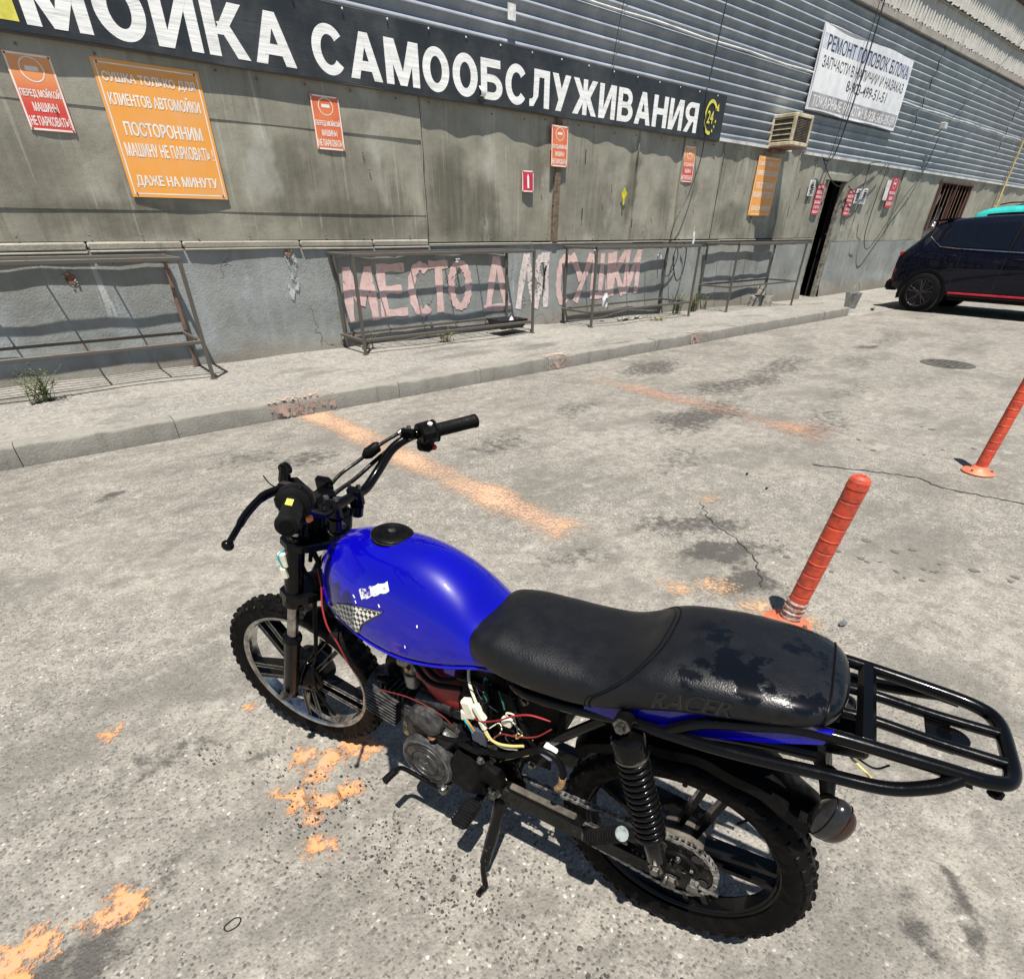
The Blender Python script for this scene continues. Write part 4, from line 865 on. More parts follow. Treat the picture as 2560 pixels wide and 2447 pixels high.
def leaflet(x0, x1, z0, z1, lb):
    t = thing('leaflet', lb, 'leaflet', (x0, PY - .05, z0), 'white leaflets by the doorway'); m = MB(); m.grid(lambda u, v: (x0 + (x1 - x0) * u, PY - .048 - .01 * (1 - v) * u, z0 + (z1 - z0) * v), 4, 4); m.build('paper', M_PAPER, t, 0)
    m = MB()
    for q in range(7):
        z = z0 + (z1 - z0) * (.15 + .11 * q); a = rnd.uniform(.1, .4); m.add([(x0 + (x1 - x0) * u, PY - .062, z + h) for u, h in ((a, 0), (rnd.uniform(.6, .9), 0), (.85, .02), (a, .02))], [(0, 1, 2, 3)])
    m.build('print', M_BLACKCABLE, t, 0)
leaflet(13.92, 14.16, 1.98, 2.25, 'white leaflet left of the red poster beside the doorway'); leaflet(16.22, 16.50, 1.90, 2.18, 'white leaflet just right of the red poster'); leaflet(16.54, 16.82, 1.90, 2.20, 'white leaflet farthest from the doorway in the row')
board('paper_notice', 'small paper notice stuck on the corrugated cladding above the banner', 5.70, 5.82, 3.39, 3.53, YW - .10, M_PAPER, None, cat_='notice')
# large white sign over the door
ws = thing('repair_sign', 'large white sign РЕМОНТ ГОЛОВОК БЛОКА on the corrugated cladding', 'sign', (15, YW - .1, 3.26))
wx0, wx1, wz0, wz1 = 12.97, 17.06, 3.265, 4.41; wy = YW - .10
def wf(u, v, d=0): return (wx0 + (wx1 - wx0) * u, wy - .012 * sin(u * 7 + v * 3) - d, wz0 + (wz1 - wz0) * v + .012 * sin(u * 11) * (1 if v in (0, 1) else 0))
m = MB(); m.grid(lambda u, v: wf(u, v), 30, 8); m.grid(lambda u, v: wf(1 - u, v, -.03), 30, 8)
for a, b_ in (((0, 0), (1, 0)), ((1, 0), (1, 1)), ((1, 1), (0, 1)), ((0, 1), (0, 0))): m.add([wf(*a), wf(*b_), wf(*b_, -.03), wf(*a, -.03)], [(0, 1, 2, 3)])
m.build('sign_panel', smat('white_sign', (.78, .79, .80), .5, var=.15, vs=2.5, col2=(.62, .64, .67)), ws, 40)
m = MB(); m.grid(lambda u, v: wf(.01 + .98 * u, .73 + .17 * v, .0008), 20, 3); m.build('blue_band', smat('faded_blue_print', (.42, .46, .58), .5, var=.3, vs=3, col2=(.7, .72, .76)), ws, 0)
m = MB(); m.grid(lambda u, v: wf(.01 + .98 * u, .03 + .19 * v, .0008), 20, 3); m.build('grey_band', smat('faded_grey_print', (.40, .40, .43), .5, var=.3, vs=3), ws, 0)
M_PRINT = smat('dark_print', (.055, .06, .085), .6)
for body, u0, u1, v0, v1, bo in (('РЕМОНТ ГОЛОВОК БЛОКА', .05, .97, .72, .90, .012), ('ЗАПЧАСТИ В НАЛИЧИИ И НАЗАКАЗ', .04, .96, .52, .66, .008), ('8-903-499-51-51', .33, .79, .33, .47, .005)):
    m = MB(); put_text(m, body, lambda u, v: wf(u0 + (u1 - u0) * u, v0 + (v1 - v0) * v, .0018), bo); m.build('lettering', M_PRINT, ws, 0)
m = MB(); put_text(m, 'ТОКАРНЫЕ РАБОТЫ: 8-928-565-35-59', lambda u, v: wf(.03 + .94 * u, .05 + .14 * v, .0018), .012); m.build('lettering', M_SIGNWHITE, ws, 0)

# ================================================================== THINGS ON THE WALL
# box air conditioner
AX0, AX1, AZ0, AZ1, AY0, AY1 = 12.06, 12.72, 2.66, 3.10, 6.62, YW - .02
AX0, AX1 = 12.0, 12.62
ac = thing('air_conditioner', 'cream box air conditioner sticking out of the cladding beside the white sign', 'air conditioner', ((AX0 + AX1) / 2, 6.9, AZ0))
M_CREAM = smat('cream_enamel', (.60, .55, .40), .5, var=.3, vs=6, col2=(.36, .30, .20)); M_GRILL = smat('grille_brown', (.16, .135, .10), .7, var=.4)
fr_ = .05; m = MB()
for z in (AZ0 + fr_ / 2, AZ1 - fr_ / 2):
    m.box(((AX0 + AX1) / 2, AY0 + fr_ / 2, z), (AX1 - AX0, fr_, fr_), .006)
    for x in (AX0 + fr_ / 2, AX1 - fr_ / 2): m.box((x, (AY0 + AY1) / 2 + fr_ / 2, z), (fr_, AY1 - AY0 - fr_ - .004, fr_), .006)
for x in (AX0 + fr_ / 2, AX1 - fr_ / 2):
    m.box((x, AY0 + fr_ / 2, (AZ0 + AZ1) / 2), (fr_ + .002, fr_ + .002, AZ1 - AZ0 - 2 * fr_), .006)
    m.box((x, AY1 - fr_ / 2, (AZ0 + AZ1) / 2), (fr_, fr_, AZ1 - AZ0 - 2 * fr_), .006)
m.box(((AX0 + AX1) / 2, (AY0 + AY1) / 2, AZ1 - .004), (AX1 - AX0 - .06, AY1 - AY0 - .06, .006))
m.build('casing', M_CREAM, ac, 30)
m = MB(); m.box(((AX0 + AX1) / 2, (AY0 + AY1) / 2 + .02, (AZ0 + AZ1) / 2), (AX1 - AX0 - .05, AY1 - AY0 - .06, AZ1 - AZ0 - .05)); m.build('core', M_DARK, ac, 0)
for q in range(5):
    m = MB(); m.box((AX0 + .012, (AY0 + AY1) / 2, AZ0 + .075 + q * .075), (.012, AY1 - AY0 - .1, .012), .002); m.build('grille_bar', M_CREAM, ac, 0)
m = MB()
for q in range(22): m.box((AX0 + .016, AY0 + .06 + q * .0185, (AZ0 + AZ1) / 2), (.006, .006, AZ1 - AZ0 - .1))
m.build('grille_fins', M_GRILL, ac, 0)
m = MB()
for q in range(16): m.box(((AX0 + AX1) / 2, AY0 + .012, AZ0 + .06 + q * .021), (AX1 - AX0 - .1, .006, .009))
m.build('front_louvre', M_GRILL, ac, 0)
m = MB(); m.box(((AX0 + AX1) / 2, (AY0 + AY1) / 2, AZ0 - .012), (AX1 - AX0 + .02, AY1 - AY0, .02), .004); m.box(((AX0 + AX1) / 2, YW - .06, AZ0 - .05), (.5, .1, .05), .005); m.build('bracket', M_RUST, ac, 30)
# cables
def cable(label, pts, r=.009, mat=None, name='cable', sub=7):
    m = MB(); m.tube(cat(pts, sub), r, 7); return tag(m.build(name, mat or M_BLACKCABLE), label, name.split('_')[-1], 'cables hanging on the wall')
cable('thick black cable hanging in front of the white repair sign', [(14.66, 6.88, 5.35), (14.60, 6.86, 4.6), (14.50, 6.86, 3.6), (14.44, 6.92, 2.75), (14.30, 6.97, 2.58), (14.1, 6.98, 2.6)], .014)
cable('thin cable falling beside the white repair sign to the door', [(14.52, 6.88, 5.3), (14.42, 6.88, 4.2), (14.28, 6.93, 2.8), (14.20, 6.98, 2.2)], .007)
cable('black wire crossing the end of the banner down to the third table', [(9.90, 6.95, 4.6), (9.72, 6.94, 3.4), (9.66, 6.93, 3.1), (9.84, 6.95, 2.5), (9.66, 6.96, 1.9), (9.40, 6.97, 1.5), (9.33, 6.98, 1.2), (9.30, 7.0, .9), (9.42, 7.02, .68), (9.60, 7.02, .78), (9.66, 7.0, 1.0), (9.56, 7.0, 1.2)], .008)
cable('black hose loop hanging on the third table', [(9.62, 7.0, 1.2), (9.52, 6.98, .95), (9.66, 6.96, .62), (9.85, 6.98, .7), (9.9, 7.0, 1.05), (9.78, 7.0, 1.2)], .010, name='wire_loop')
cable('cable sagging across the top of the doorway', [(14.05, 6.98, 2.62), (14.6, 6.97, 2.30), (15.1, 6.96, 2.18), (15.7, 6.97, 2.34), (16.3, 6.98, 2.62), (16.9, 6.99, 2.7)], .009)
cable('second cable sagging right of the doorway', [(15.6, 6.99, 2.2), (16.1, 6.97, 2.08), (16.7, 6.97, 2.35), (17.2, 6.98, 2.66)], .009)
cable('cable hanging in a deep loop on the wall beyond the doorway', [(17.35, 6.98, 2.66), (17.2, 6.97, 1.9), (17.25, 6.97, 1.25), (17.6, 6.96, .98), (18.1, 6.97, 1.3), (18.8, 6.97, 2.0), (19.6, 6.98, 2.66), (19.9, 6.99, 3.4)], .009)
cable('short wire end in the loop beyond the doorway', [(16.7, 6.98, 1.5), (16.8, 6.97, 1.25), (17.05, 6.97, 1.18)], .007)
cable('thin wire running down the cladding right of the banner', [(7.9, 6.97, 4.8), (7.62, 6.97, 3.8), (7.5, 6.97, 3.2)], .005)
for i, (x, lb) in enumerate(((18.3, 'jagged black cable on the cladding right of the white sign'), (25.0, 'jagged black cable on the cladding far right'))):
    cable(lb, [(x, 6.95, 4.8)] + [(x - .04 * q + .05 * (-1) ** q, 6.94, 4.7 - .16 * q) for q in range(10)], .010, sub=2)
cable('wire slanting across the cladding to the gas pipe', [(22.5, 6.6, 5.6), (19.8, 6.8, 3.7), (19.2, 6.95, 3.2)], .007)
m = MB(); m.tube(cat([(26.86, 6.96, 4.6), (26.84, 6.96, 3.0), (26.80, 6.95, 2.0), (26.8, 6.95, 1.0), (26.8, 6.95, 0.05)], 4), .032, 10); m.box((26.8, 6.97, 2.0), (.10, .08, .16), .01)
tag(m.build('gas_pipe', smat('yellow_pipe', (.50, .40, .16), .5)), 'yellow vertical gas pipe on the far wall behind the car', 'pipe')
fl = thing('floodlight', 'small grey floodlight on the cladding right of the white sign', 'lamp', (19.55, 6.9, 3.5)); m = MB(); m.box((19.55, 6.86, 3.52), (.20, .12, .14), .015); m.build('lamp_housing', smat('lamp_grey', (.35, .34, .32), .5), fl, 30); m = MB(); m.tube([(19.5, 7.0, 3.35), (19.5, 6.9, 3.4), (19.53, 6.87, 3.46)], .014, 8); m.build('lamp_arm', M_RUST, fl)
m = MB(); m.box((19.55, 6.797, 3.52), (.15, .008, .10)); m.build('lamp_glass', smat('lamp_glass', (.6, .62, .62), .15), fl, 0)
# taps
for x, z, lb in ((4.846, 1.01, 'white water tap on the plinth over the second table, between the letters Т and О'), (6.434, .975, 'white water tap beside the letter Я on the plinth'), (9.172, 1.0, 'white water tap over the third table, right of the painted words'), (7.544, 1.10, 'white water tap over the third table, on the letter Ш')):
    t = thing('water_tap', lb, 'tap', (x, YW - .04, z), 'water taps on the plinth'); m = MB(); m.tube([(x, YP, z), (x, YP - .07, z), (x, YP - .08, z - .05)], [.013, .013, .010], 10); m.build('spout', M_WHITEMETAL, t); m = MB(); m.tube([(x, YP - .04, z), (x, YP - .04, z + .03)], .008, 8); m.box((x + .02, YP - .04, z + .035), (.07, .014, .010), .003); m.build('tap_handle', M_WHITEMETAL, t)
cable('black hose hanging from the tap beside the letter Я', [(6.43, YP - .09, .93), (6.45, YP - .03, .8), (6.44, YP - .025, .62)], .012, name='hose')

# ================================================================== DRYING TABLES
def table(label, x0, x1, yf, yb, zt, zs, zg, skew=0.0, nb=7):
    t = thing('drying_table', label, 'table', ((x0 + x1) / 2, (yf + yb) / 2, zg), 'steel drying tables along the wall'); q = .032
    def g_(x, y): return pave_z(x, y)
    legs = [(x0, yf), (x1, yf), (x0 + .05, yb), (x1 + .02, yb)]
    for x, y in legs:
        m = MB(); z0 = g_(x, y); m.box((x, y, (z0 + zt) / 2), (q, q, zt - z0), .003); m.box((x, y, z0 + .004), (.06, .06, .006)); m.build('leg', M_RUST if (y == yb and x1 < 2) else M_STEEL, t, 30)
    m = MB()
    for y in (yf, yb): m.box(((x0 + x1) / 2, y, zt - q / 2), (x1 - x0 + q, q + .002, q), .003)
    for x in (x0, x1): m.box((x, (yf + yb) / 2, zt - q / 2), (q, yb - yf, q - .002), .003)
    m.build('top_frame', M_STEEL, t, 30)
    for i in range(1, nb):
        y = yf + (yb - yf) * i / nb; m = MB(); path = [(x0 + (x1 - x0) * k / 16, y, zt - .010 - .006 * sin(pi * k / 16) + .003 * sin(k * 1.7 + i)) for k in range(17)]
        m.tube(path, .013, 4); m.build('slat', M_STEEL, t, 0)
    n = max(2, int(round((x1 - x0) / .53)))
    for i in range(1, n):
        x = x0 + (x1 - x0) * i / n; m = MB(); m.box((x, (yf + yb) / 2, zt - .034), (.014, yb - yf, .014)); m.build('crossbar', M_STEEL, t, 0)
    m = MB()
    for y in (yf + .02, yb): m.box(((x0 + x1) / 2, y, zs), (x1 - x0, .03, .03), .003)
    for x in (x0 + .006, x1 - .006): m.box((x, (yf + yb) / 2, zs), (.03, yb - yf, .028), .003)
    m.build('shelf_frame', M_STEEL, t, 30)
    return t
table('leftmost steel drying table, cut by the left edge of the photo', -1.75, 1.338, 6.30, 7.02, 1.165, .47, .14)
table('second steel drying table, over the painted word МЕСТО', 3.07, 5.69, 6.42, 7.03, 1.155, .295, .14)
table('third steel drying table, over the painted word СУШКИ', 6.80, 9.30, 6.32, 6.98, 1.175, .335, .12)
table('fourth steel drying table, left of the doorway', 10.50, 13.0, 6.32, 7.0, 1.185, .50, .08)
# things on and under the tables
m = MB(); m.loft([[(5.22, 6.52, .22), (5.60, 6.52, .22), (5.60, 6.78, .22), (5.22, 6.78, .22)], [(5.18, 6.48, .33), (5.66, 6.48, .33), (5.66, 6.82, .33), (5.18, 6.82, .33)]], caps=False); m.add([(5.22, 6.52, .22), (5.60, 6.52, .22), (5.60, 6.78, .22), (5.22, 6.78, .22)], [(0, 1, 2, 3)])
m.loft([[(5.20, 6.50, .33), (5.64, 6.50, .33), (5.64, 6.80, .33), (5.20, 6.80, .33)], [(5.24, 6.54, .226), (5.58, 6.54, .226), (5.58, 6.76, .226), (5.24, 6.76, .226)]], caps=False)
tag(m.build('black_trough', smat('black_tub', (.03, .03, .032), .5), None, 30), 'black plastic trough hanging in the shelf of the second table', 'trough')
b1 = thing('spray_bottle', 'white bottle with teal label on the trough of the second table', 'bottle', (5.46, 6.62, .226)); m = MB(); m.lathe([(0, 0), (.035, 0), (.038, .02), (.038, .08), (.025, .12), (.014, .13), (.014, .17), (0, .17)], 16, (5.46, 6.62, .226)); m.build('bottle_body', M_PAPER, b1, 40); m = MB(); m.lathe([(.0382, .03), (.0387, .03), (.0387, .07), (.0382, .07)], 16, (5.46, 6.62, .226)); m.build('bottle_label', smat('teal', (.10, .42, .42), .5), b1, 0)
m = MB(); m.grid(lambda u, v: (9.06 + .05 * u + .01 * sin(v * 6), 6.318 - .01 * sin(u * 3), 1.19 + .16 * v + .02 * sin(u * 9)), 4, 8); m.grid(lambda u, v: (9.06 + .05 * u, 6.30 + .05 * v, 1.186), 3, 3); m.tube([(9.05, 6.32, 1.33), (9.035, 6.31, 1.42)], .006, 6)
tag(m.build('white_rag', M_PAPER), 'white rag standing on the right front corner of the third table', 'rag')
bl = [((12.10, 6.66), .0, 0.2, 'lower left grey cinder block under the fourth table'), ((12.40, 6.62), .0, -.15, 'lower right grey cinder block under the fourth table'), ((12.22, 6.64), .19, .45, 'tilted grey cinder block on top of the two others')]
for (x, y), z, rz, lb in bl:
    R = Matrix.Rotation(rz, 3, 'Z') @ Matrix.Rotation(.12 if z else 0, 3, 'Y'); z0 = pave_z(x, y) + z; m = MB(); L_, W_, H_, tk = .29, .17, .185, .035
    for sx in (-1, 0, 1): m.box(Vector((x, y, z0 + H_ / 2)) + R @ Vector((sx * (L_ - tk) / 2, 0, 0)), (tk, W_ - .002, H_), .004, R)
    for sy in (-1, 1): m.box(Vector((x, y, z0 + H_ / 2)) + R @ Vector((0, sy * (W_ - tk) / 2, 0)), (L_ - .002, tk, H_ - .002), .004, R)
    tag(m.build('cinder_block', M_CEMENT, None, 30), lb, 'cinder block', 'cinder blocks under the fourth table')
m = MB()
for q in range(14): m.ball((7.9 + q * .035 + rnd.uniform(-.05, .05), 6.62 + rnd.uniform(-.06, .06), pave_z(7.9, 6.6) + .02), rnd.uniform(.035, .06), 7, 5, (1.3, .8, .6))
tag(m.build('rag_heap', smat('dirty_rag', (.30, .28, .24), .9), None, 50), 'heap of dirty rags on the ground under the third table', 'rags')
m = MB(); m.lathe([(0, 0), (.045, 0), (.05, .12), (.03, .16), (.03, .19), (0, .19)], 14, (7.55, 6.75, .335)); tag(m.build('white_bottle', M_PAPER, None, 40), 'small white bottle standing on the shelf of the third table', 'bottle')
# bucket
bx_, by_ = 13.62, 5.36; bk = thing('bucket', 'galvanised steel bucket with raised handle at the end of the kerb', 'bucket', (bx_, by_, 0)); M_ZINC = smat('zinc', (.36, .37, .37), .45, .6, .3, 12)
z0 = .02; m = MB(); m.lathe([(0, z0 + .012), (.098, z0 + .012), (.100, z0), (.104, z0), (.150, z0 + .29), (.156, z0 + .295), (.156, z0 + .305), (.147, z0 + .302), (.100, z0 + .02), (0, z0 + .02)], 32, (bx_, by_, 0)); m.build('bucket_body', M_ZINC, bk, 50)
m = MB(); m.tube([(bx_ + .155 * cos(pi * k / 16), by_ - .02, z0 + .29 + .19 * sin(pi * k / 16)) for k in range(17)], .005, 8); m.build('handle', M_ZINC, bk)
for sx in (-1, 1): m = MB(); m.box((bx_ + sx * .158, by_ - .01, z0 + .28), (.012, .04, .05), .003); m.build('handle_ear', M_ZINC, bk, 30)
# weeds
M_WEED = smat('weed_green', (0.075, 0.115, 0.03), .7, var=.5, vs=30, col2=(.16, .17, .06)); M_DRY = smat('dry_weed', (.19, .18, .085), .8, var=.4, vs=30, col2=(.10, .12, .04))
def weed(label, x, y, n, h, sp, mat, sd, z=None):
    r_ = random.Random(sd); m = MB(); z0 = pave_z(x, y) if z is None else z
    for i in range(n):
        a = r_.uniform(0, 2 * pi); d = r_.uniform(0, sp * .5); bx = x + d * cos(a); by = y + d * sin(a) * .5; L_ = h * r_.uniform(.45, 1.1); dx, dy = sp * r_.uniform(-.8, .8), sp * .6 * r_.uniform(-1, .6)
        path = [Vector((bx + dx * t * t, by + dy * t * t, z0 + L_ * t * (1 - .25 * t * abs(dx) / sp))) for t in (0, .25, .5, .75, 1)]
        m.tube(path, [.0035, .003, .0025, .002, .001], 4, caps=False)
        for k in range(int(6 + L_ * 22)):
            t = r_.uniform(.12, 1.0); i0 = min(3, int(t * 4)); p = path[i0].lerp(path[i0 + 1], t * 4 - i0); q = r_.uniform(0, 2 * pi); l = r_.uniform(.02, .05) * (1.2 - .5 * t); e = Vector((cos(q) * l, sin(q) * l, r_.uniform(-.3, .6) * l)); s_ = Vector((-sin(q), cos(q), 0)) * l * .22
            m.add([p, p + e * .5 + s_, p + e, p + e * .5 - s_], [(0, 1, 2, 3)])
    return tag(m.build('weed', mat, None, 0, normals=False), label, 'weed', 'weeds along the wall')
weed('bushy green weed at the left edge beside the leftmost table', -.05, 6.30, 30, .30, .22, M_WEED, 1); weed('thin dry weed at the left foot of the second table', 3.25, 6.75, 14, .22, .2, M_DRY, 2); weed('thin dry weed in the middle of the second table', 4.35, 6.62, 18, .20, .28, M_DRY, 3); weed('tall green weed at the right foot of the third table', 9.55, 6.75, 34, .42, .24, M_WEED, 4); weed('green weed between the third and fourth tables', 10.25, 6.88, 34, .42, .24, M_WEED, 5); weed('low dry weed under the front bar of the third table', 8.4, 6.30, 18, .07, .3, M_DRY, 6); weed('small green weed at the left foot of the fourth table', 10.75, 6.95, 8, .3, .12, M_DRY, 7); weed('tiny green weed beside the bucket at the kerb end', 14.0, 5.05, 12, .08, .1, M_WEED, 8)

# ================================================================== BOLLARDS
M_BOLL = smat('bollard_plastic', (0.56, 0.066, 0.028), .48, var=.3, vs=26, col2=(.30, .045, .028), bump=.2, bs=60); M_BFOOT = smat('bollard_foot', (.70, .17, .09), .5, var=.2, vs=10)
def bollard(label, x, y, tilt, taped):
    t = thing('bollard', label, 'bollard', (x, y, 0), 'red flexible bollards')
    m = MB(); m.lathe([(0, .004), (.098, .004), (.100, .010), (.094, .018), (.055, .026), (.046, .04), (.040, .05), (0, .05)], 36, (x, y, 0)); m.build('foot', M_BFOOT, t, 50)
    ax = Vector((tilt[0], tilt[1], 1)).normalized(); pr = [(.0, .03), (.037, .03), (.037, .10)]
    for q in range(5):
        z = .115 + q * .108; pr += [(.0372, z), (.0372, z + .048), (.0360, z + .050), (.0360, z + .056), (.0372, z + .058), (.0372, z + .102), (.0385, z + .103), (.0385, z + .106)]
    pr += [(.0372, .664), (.0362, .676), (.031, .687), (.020, .694), (.012, .695), (.010, .688), (0, .684)]
    m = MB(); m.lathe(pr, 28, (x, y, 0), ax); m.build('post', M_BOLL, t, 14)
    for a in (40, 160, 280): m = MB(); p = (x + .072 * cos(radians(a)), y + .072 * sin(radians(a)), .022); m.lathe([(0, .012), (.008, .012), (.009, 0), (.014, 0), (.014, -.004)], 8, p); m.build('bolt', M_RUST, t, 30)
    if taped:
        m = MB(); prf = [(.041 + .003 * sin(q * 2.1), .052 + q * .008) for q in range(12)]; m.lathe(prf, 24, (x, y, 0), ax); m.xf(lambda v: v + Vector((rnd.uniform(-.002, .002), rnd.uniform(-.002, .002), 0))); m.build('tape', smat('dirty_tape', (.26, .12, .09), .3, var=.5, vs=40, col2=(.42, .38, .35)), t, 40)
    return t
bollard('red ringed bollard with tape round its foot behind the seat', 2.105, .675, (.03, -.09), True)
bollard('red bollard cut by the right edge of the photo', 4.872, .715, (.10, -.02), False)
# ================================================================== CARS
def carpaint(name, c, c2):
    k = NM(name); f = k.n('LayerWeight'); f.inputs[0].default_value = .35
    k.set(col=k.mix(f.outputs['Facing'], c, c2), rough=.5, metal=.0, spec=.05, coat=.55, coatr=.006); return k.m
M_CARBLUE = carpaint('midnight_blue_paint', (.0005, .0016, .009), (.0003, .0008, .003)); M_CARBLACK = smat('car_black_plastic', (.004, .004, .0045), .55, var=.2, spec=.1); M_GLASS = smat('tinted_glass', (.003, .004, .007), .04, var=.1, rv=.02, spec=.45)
M_TYRE = smat('car_tyre', (.005, .005, .0055), .8, var=.3, vs=20, spec=.12); M_ALLOY = smat('black_alloy', (.045, .045, .048), .2, .7, .2); M_REDTRIM = smat('red_trim', (.42, .012, .03), .35, var=.15); M_REDLAMP = smat('red_reflector', (.30, .012, .015), .2, var=.2); M_CHROME = smat('chrome', (.62, .62, .63), .14, 1.0, .1, rv=.06)
def car_body(t, W, ST, mat):
    """ST: s, z_bottom, z_belt, z_roof, half width, half width of roof"""
    rings = []
    for s_, zb, zl, zr, w_, wr in ST:
        half = [(0, zb), (w_ * .80, zb), (w_ * .965, zb + .05), (w_ * 1.0, zb + .22), (w_ * .985, (zb + zl) * .5 + .10), (w_ * 1.0, zl - .14), (w_ * .965, zl), (w_ * .965 + (wr - w_ * .965) * .45, zl + (zr - zl) * .45), (wr + .015, zl + (zr - zl) * .86), (wr - .05, zr - .02), (wr * .55, zr + .012), (0, zr + .018)]
        ring = [(s_, y, z) for y, z in half] + [(s_, -y, z) for y, z in half[-2:0:-1]]
        rings.append([Vector(p) for p in ring])
    fine = []; n = len(rings)
    for i in range(n - 1):
        for q in range(4):
            tt = q / 4; a, b_, c_, d_ = rings[max(0, i - 1)], rings[i], rings[i + 1], rings[min(n - 1, i + 2)]
            fine.append([.5 * (2 * b_[k] + (c_[k] - a[k]) * tt + (2 * a[k] - 5 * b_[k] + 4 * c_[k] - d_[k]) * tt ** 2 + (3 * b_[k] - a[k] - 3 * c_[k] + d_[k]) * tt ** 3) for k in range(len(rings[0]))])
    fine.append(rings[-1]); m = MB(); m.loft(fine); m.build('body', mat, t, 50); return fine
def side_pt(fine, s_, v, sg, out):
    """point on the side glass area: v 0 at the belt, 1 at the roof edge"""
    for i in range(len(fine) - 1):
        if fine[i][0].x <= s_ <= fine[i + 1][0].x or i == len(fine) - 2:
            q = (s_ - fine[i][0].x) / max(1e-6, fine[i + 1][0].x - fine[i][0].x); A, B = fine[i][6].lerp(fine[i + 1][6], q), fine[i][8].lerp(fine[i + 1][8], q); C_ = fine[i][7].lerp(fine[i + 1][7], q)
            p = A.lerp(C_, v * 2) if v < .5 else C_.lerp(B, v * 2 - 1); return Vector((s_, sg * (p.y + out), p.z + out * .3))
def glass(t, fine, s0, s1, v0, v1, sg, name='side_window'):
    m = MB()
    def f(u, v):
        s_ = s0(v) + (s1(v) - s0(v)) * u; return side_pt(fine, s_, v0 + (v1 - v0) * v, sg, .006)
    m.grid(f, 14, 6); return m.build(name, M_GLASS, t, 179, normals=False)
def car_wheel(t, s_, y, r, sg):
    c = Vector((s_, y, r)); ax = (0, sg, 0); w_ = .11
    m = MB(); m.lathe([(r * .70, -w_), (r * .90, -w_), (r * .985, -w_ * .8), (r, -w_ * .5), (r, w_ * .5), (r * .985, w_ * .8), (r * .90, w_), (r * .72, w_), (r * .70, w_ * .9)], 44, c, ax); wo = m.build('wheel', M_TYRE, t, 40)
    m = MB(); m.lathe([(r * .72, w_ * .98), (r * .70, w_), (r * .66, w_ * .9), (r * .64, w_ * .2), (0, w_ * .15)], 44, c, ax); m.build('rim', M_ALLOY, wo, 40)
    for k in range(5):
        for d in (-.16, .16):
            a = 2 * pi * k / 5 + .3; m = MB()
            e = lambda an, rr: c + Vector((rr * cos(an), sg * w_ * (.93 - .25 * (1 - rr / (r * .66))), rr * sin(an)))
            m.tube([e(a + d * .5, r * .10), e(a + d * .8, r * .38), e(a + d, r * .66)], [.022, .017, .015], 6); m.build('spoke', M_ALLOY, wo, 40)
    m = MB(); m.lathe([(r * .16, w_ * .6), (r * .13, w_ * .86), (0, w_ * .9)], 20, c, ax); m.build('hub_cap', M_ALLOY, wo, 40)
def arch(t, s_, y, r, sg, mat):
    m = MB(); n = 20; rings = []
    for i in range(n + 1):
        a = radians(-14) + (pi + radians(28)) * i / n; rings.append([Vector((s_ + rr * cos(a), y + sg * d, r * .92 + rr * sin(a))) for rr, d in ((r * 1.08, -.10), (r * 1.08, .016), (r * 1.13, .022), (r * 1.27, .014), (r * 1.30, -.02))])
    m.loft(rings, caps=False, closed=False); m.build('wheel_arch', mat, t, 60)
    m = MB(); m.lathe([(0, 0), (r * 1.09, 0), (r * 1.09, -.25)], 36, (s_, y + sg * .004, r * .95), (0, sg, 0)); m.build('wheel_well', M_DARK, t, 60)
suv = thing('suv', 'dark blue SUV with black wheels and red sill trim parked tail to the wall', 'car'); suv['_base'] = (0, 0, 0)
ang = radians(-91.5); dv = Vector((cos(ang), sin(ang), 0)); lv = Vector((-dv.y, dv.x, 0)); org = Vector((14.56, 4.31, 0)) + lv * .93
suv.matrix_world = Matrix(((dv.x, lv.x, 0, org.x), (dv.y, lv.y, 0, org.y), (0, 0, 1, 0), (0, 0, 0, 1)))
ST = [(-.90, .52, .90, .93, .62, .55), (-.84, .40, .96, 1.00, .80, .66), (-.66, .33, 1.04, 1.20, .88, .66), (-.46, .30, 1.10, 1.43, .91, .63), (-.30, .29, 1.12, 1.545, .92, .63), (.1, .28, 1.11, 1.60, .93, .65), (.7, .27, 1.09, 1.635, .93, .665), (1.3, .27, 1.07, 1.64, .93, .665), (1.8, .27, 1.06, 1.58, .93, .66), (2.3, .27, 1.05, 1.28, .93, .70), (2.65, .27, 1.03, 1.09, .92, .80), (3.2, .28, .97, 1.01, .88, .76), (3.48, .34, .84, .88, .76, .66), (3.55, .45, .70, .74, .60, .55)]
fine = car_body(suv, .93, ST, M_CARBLUE)
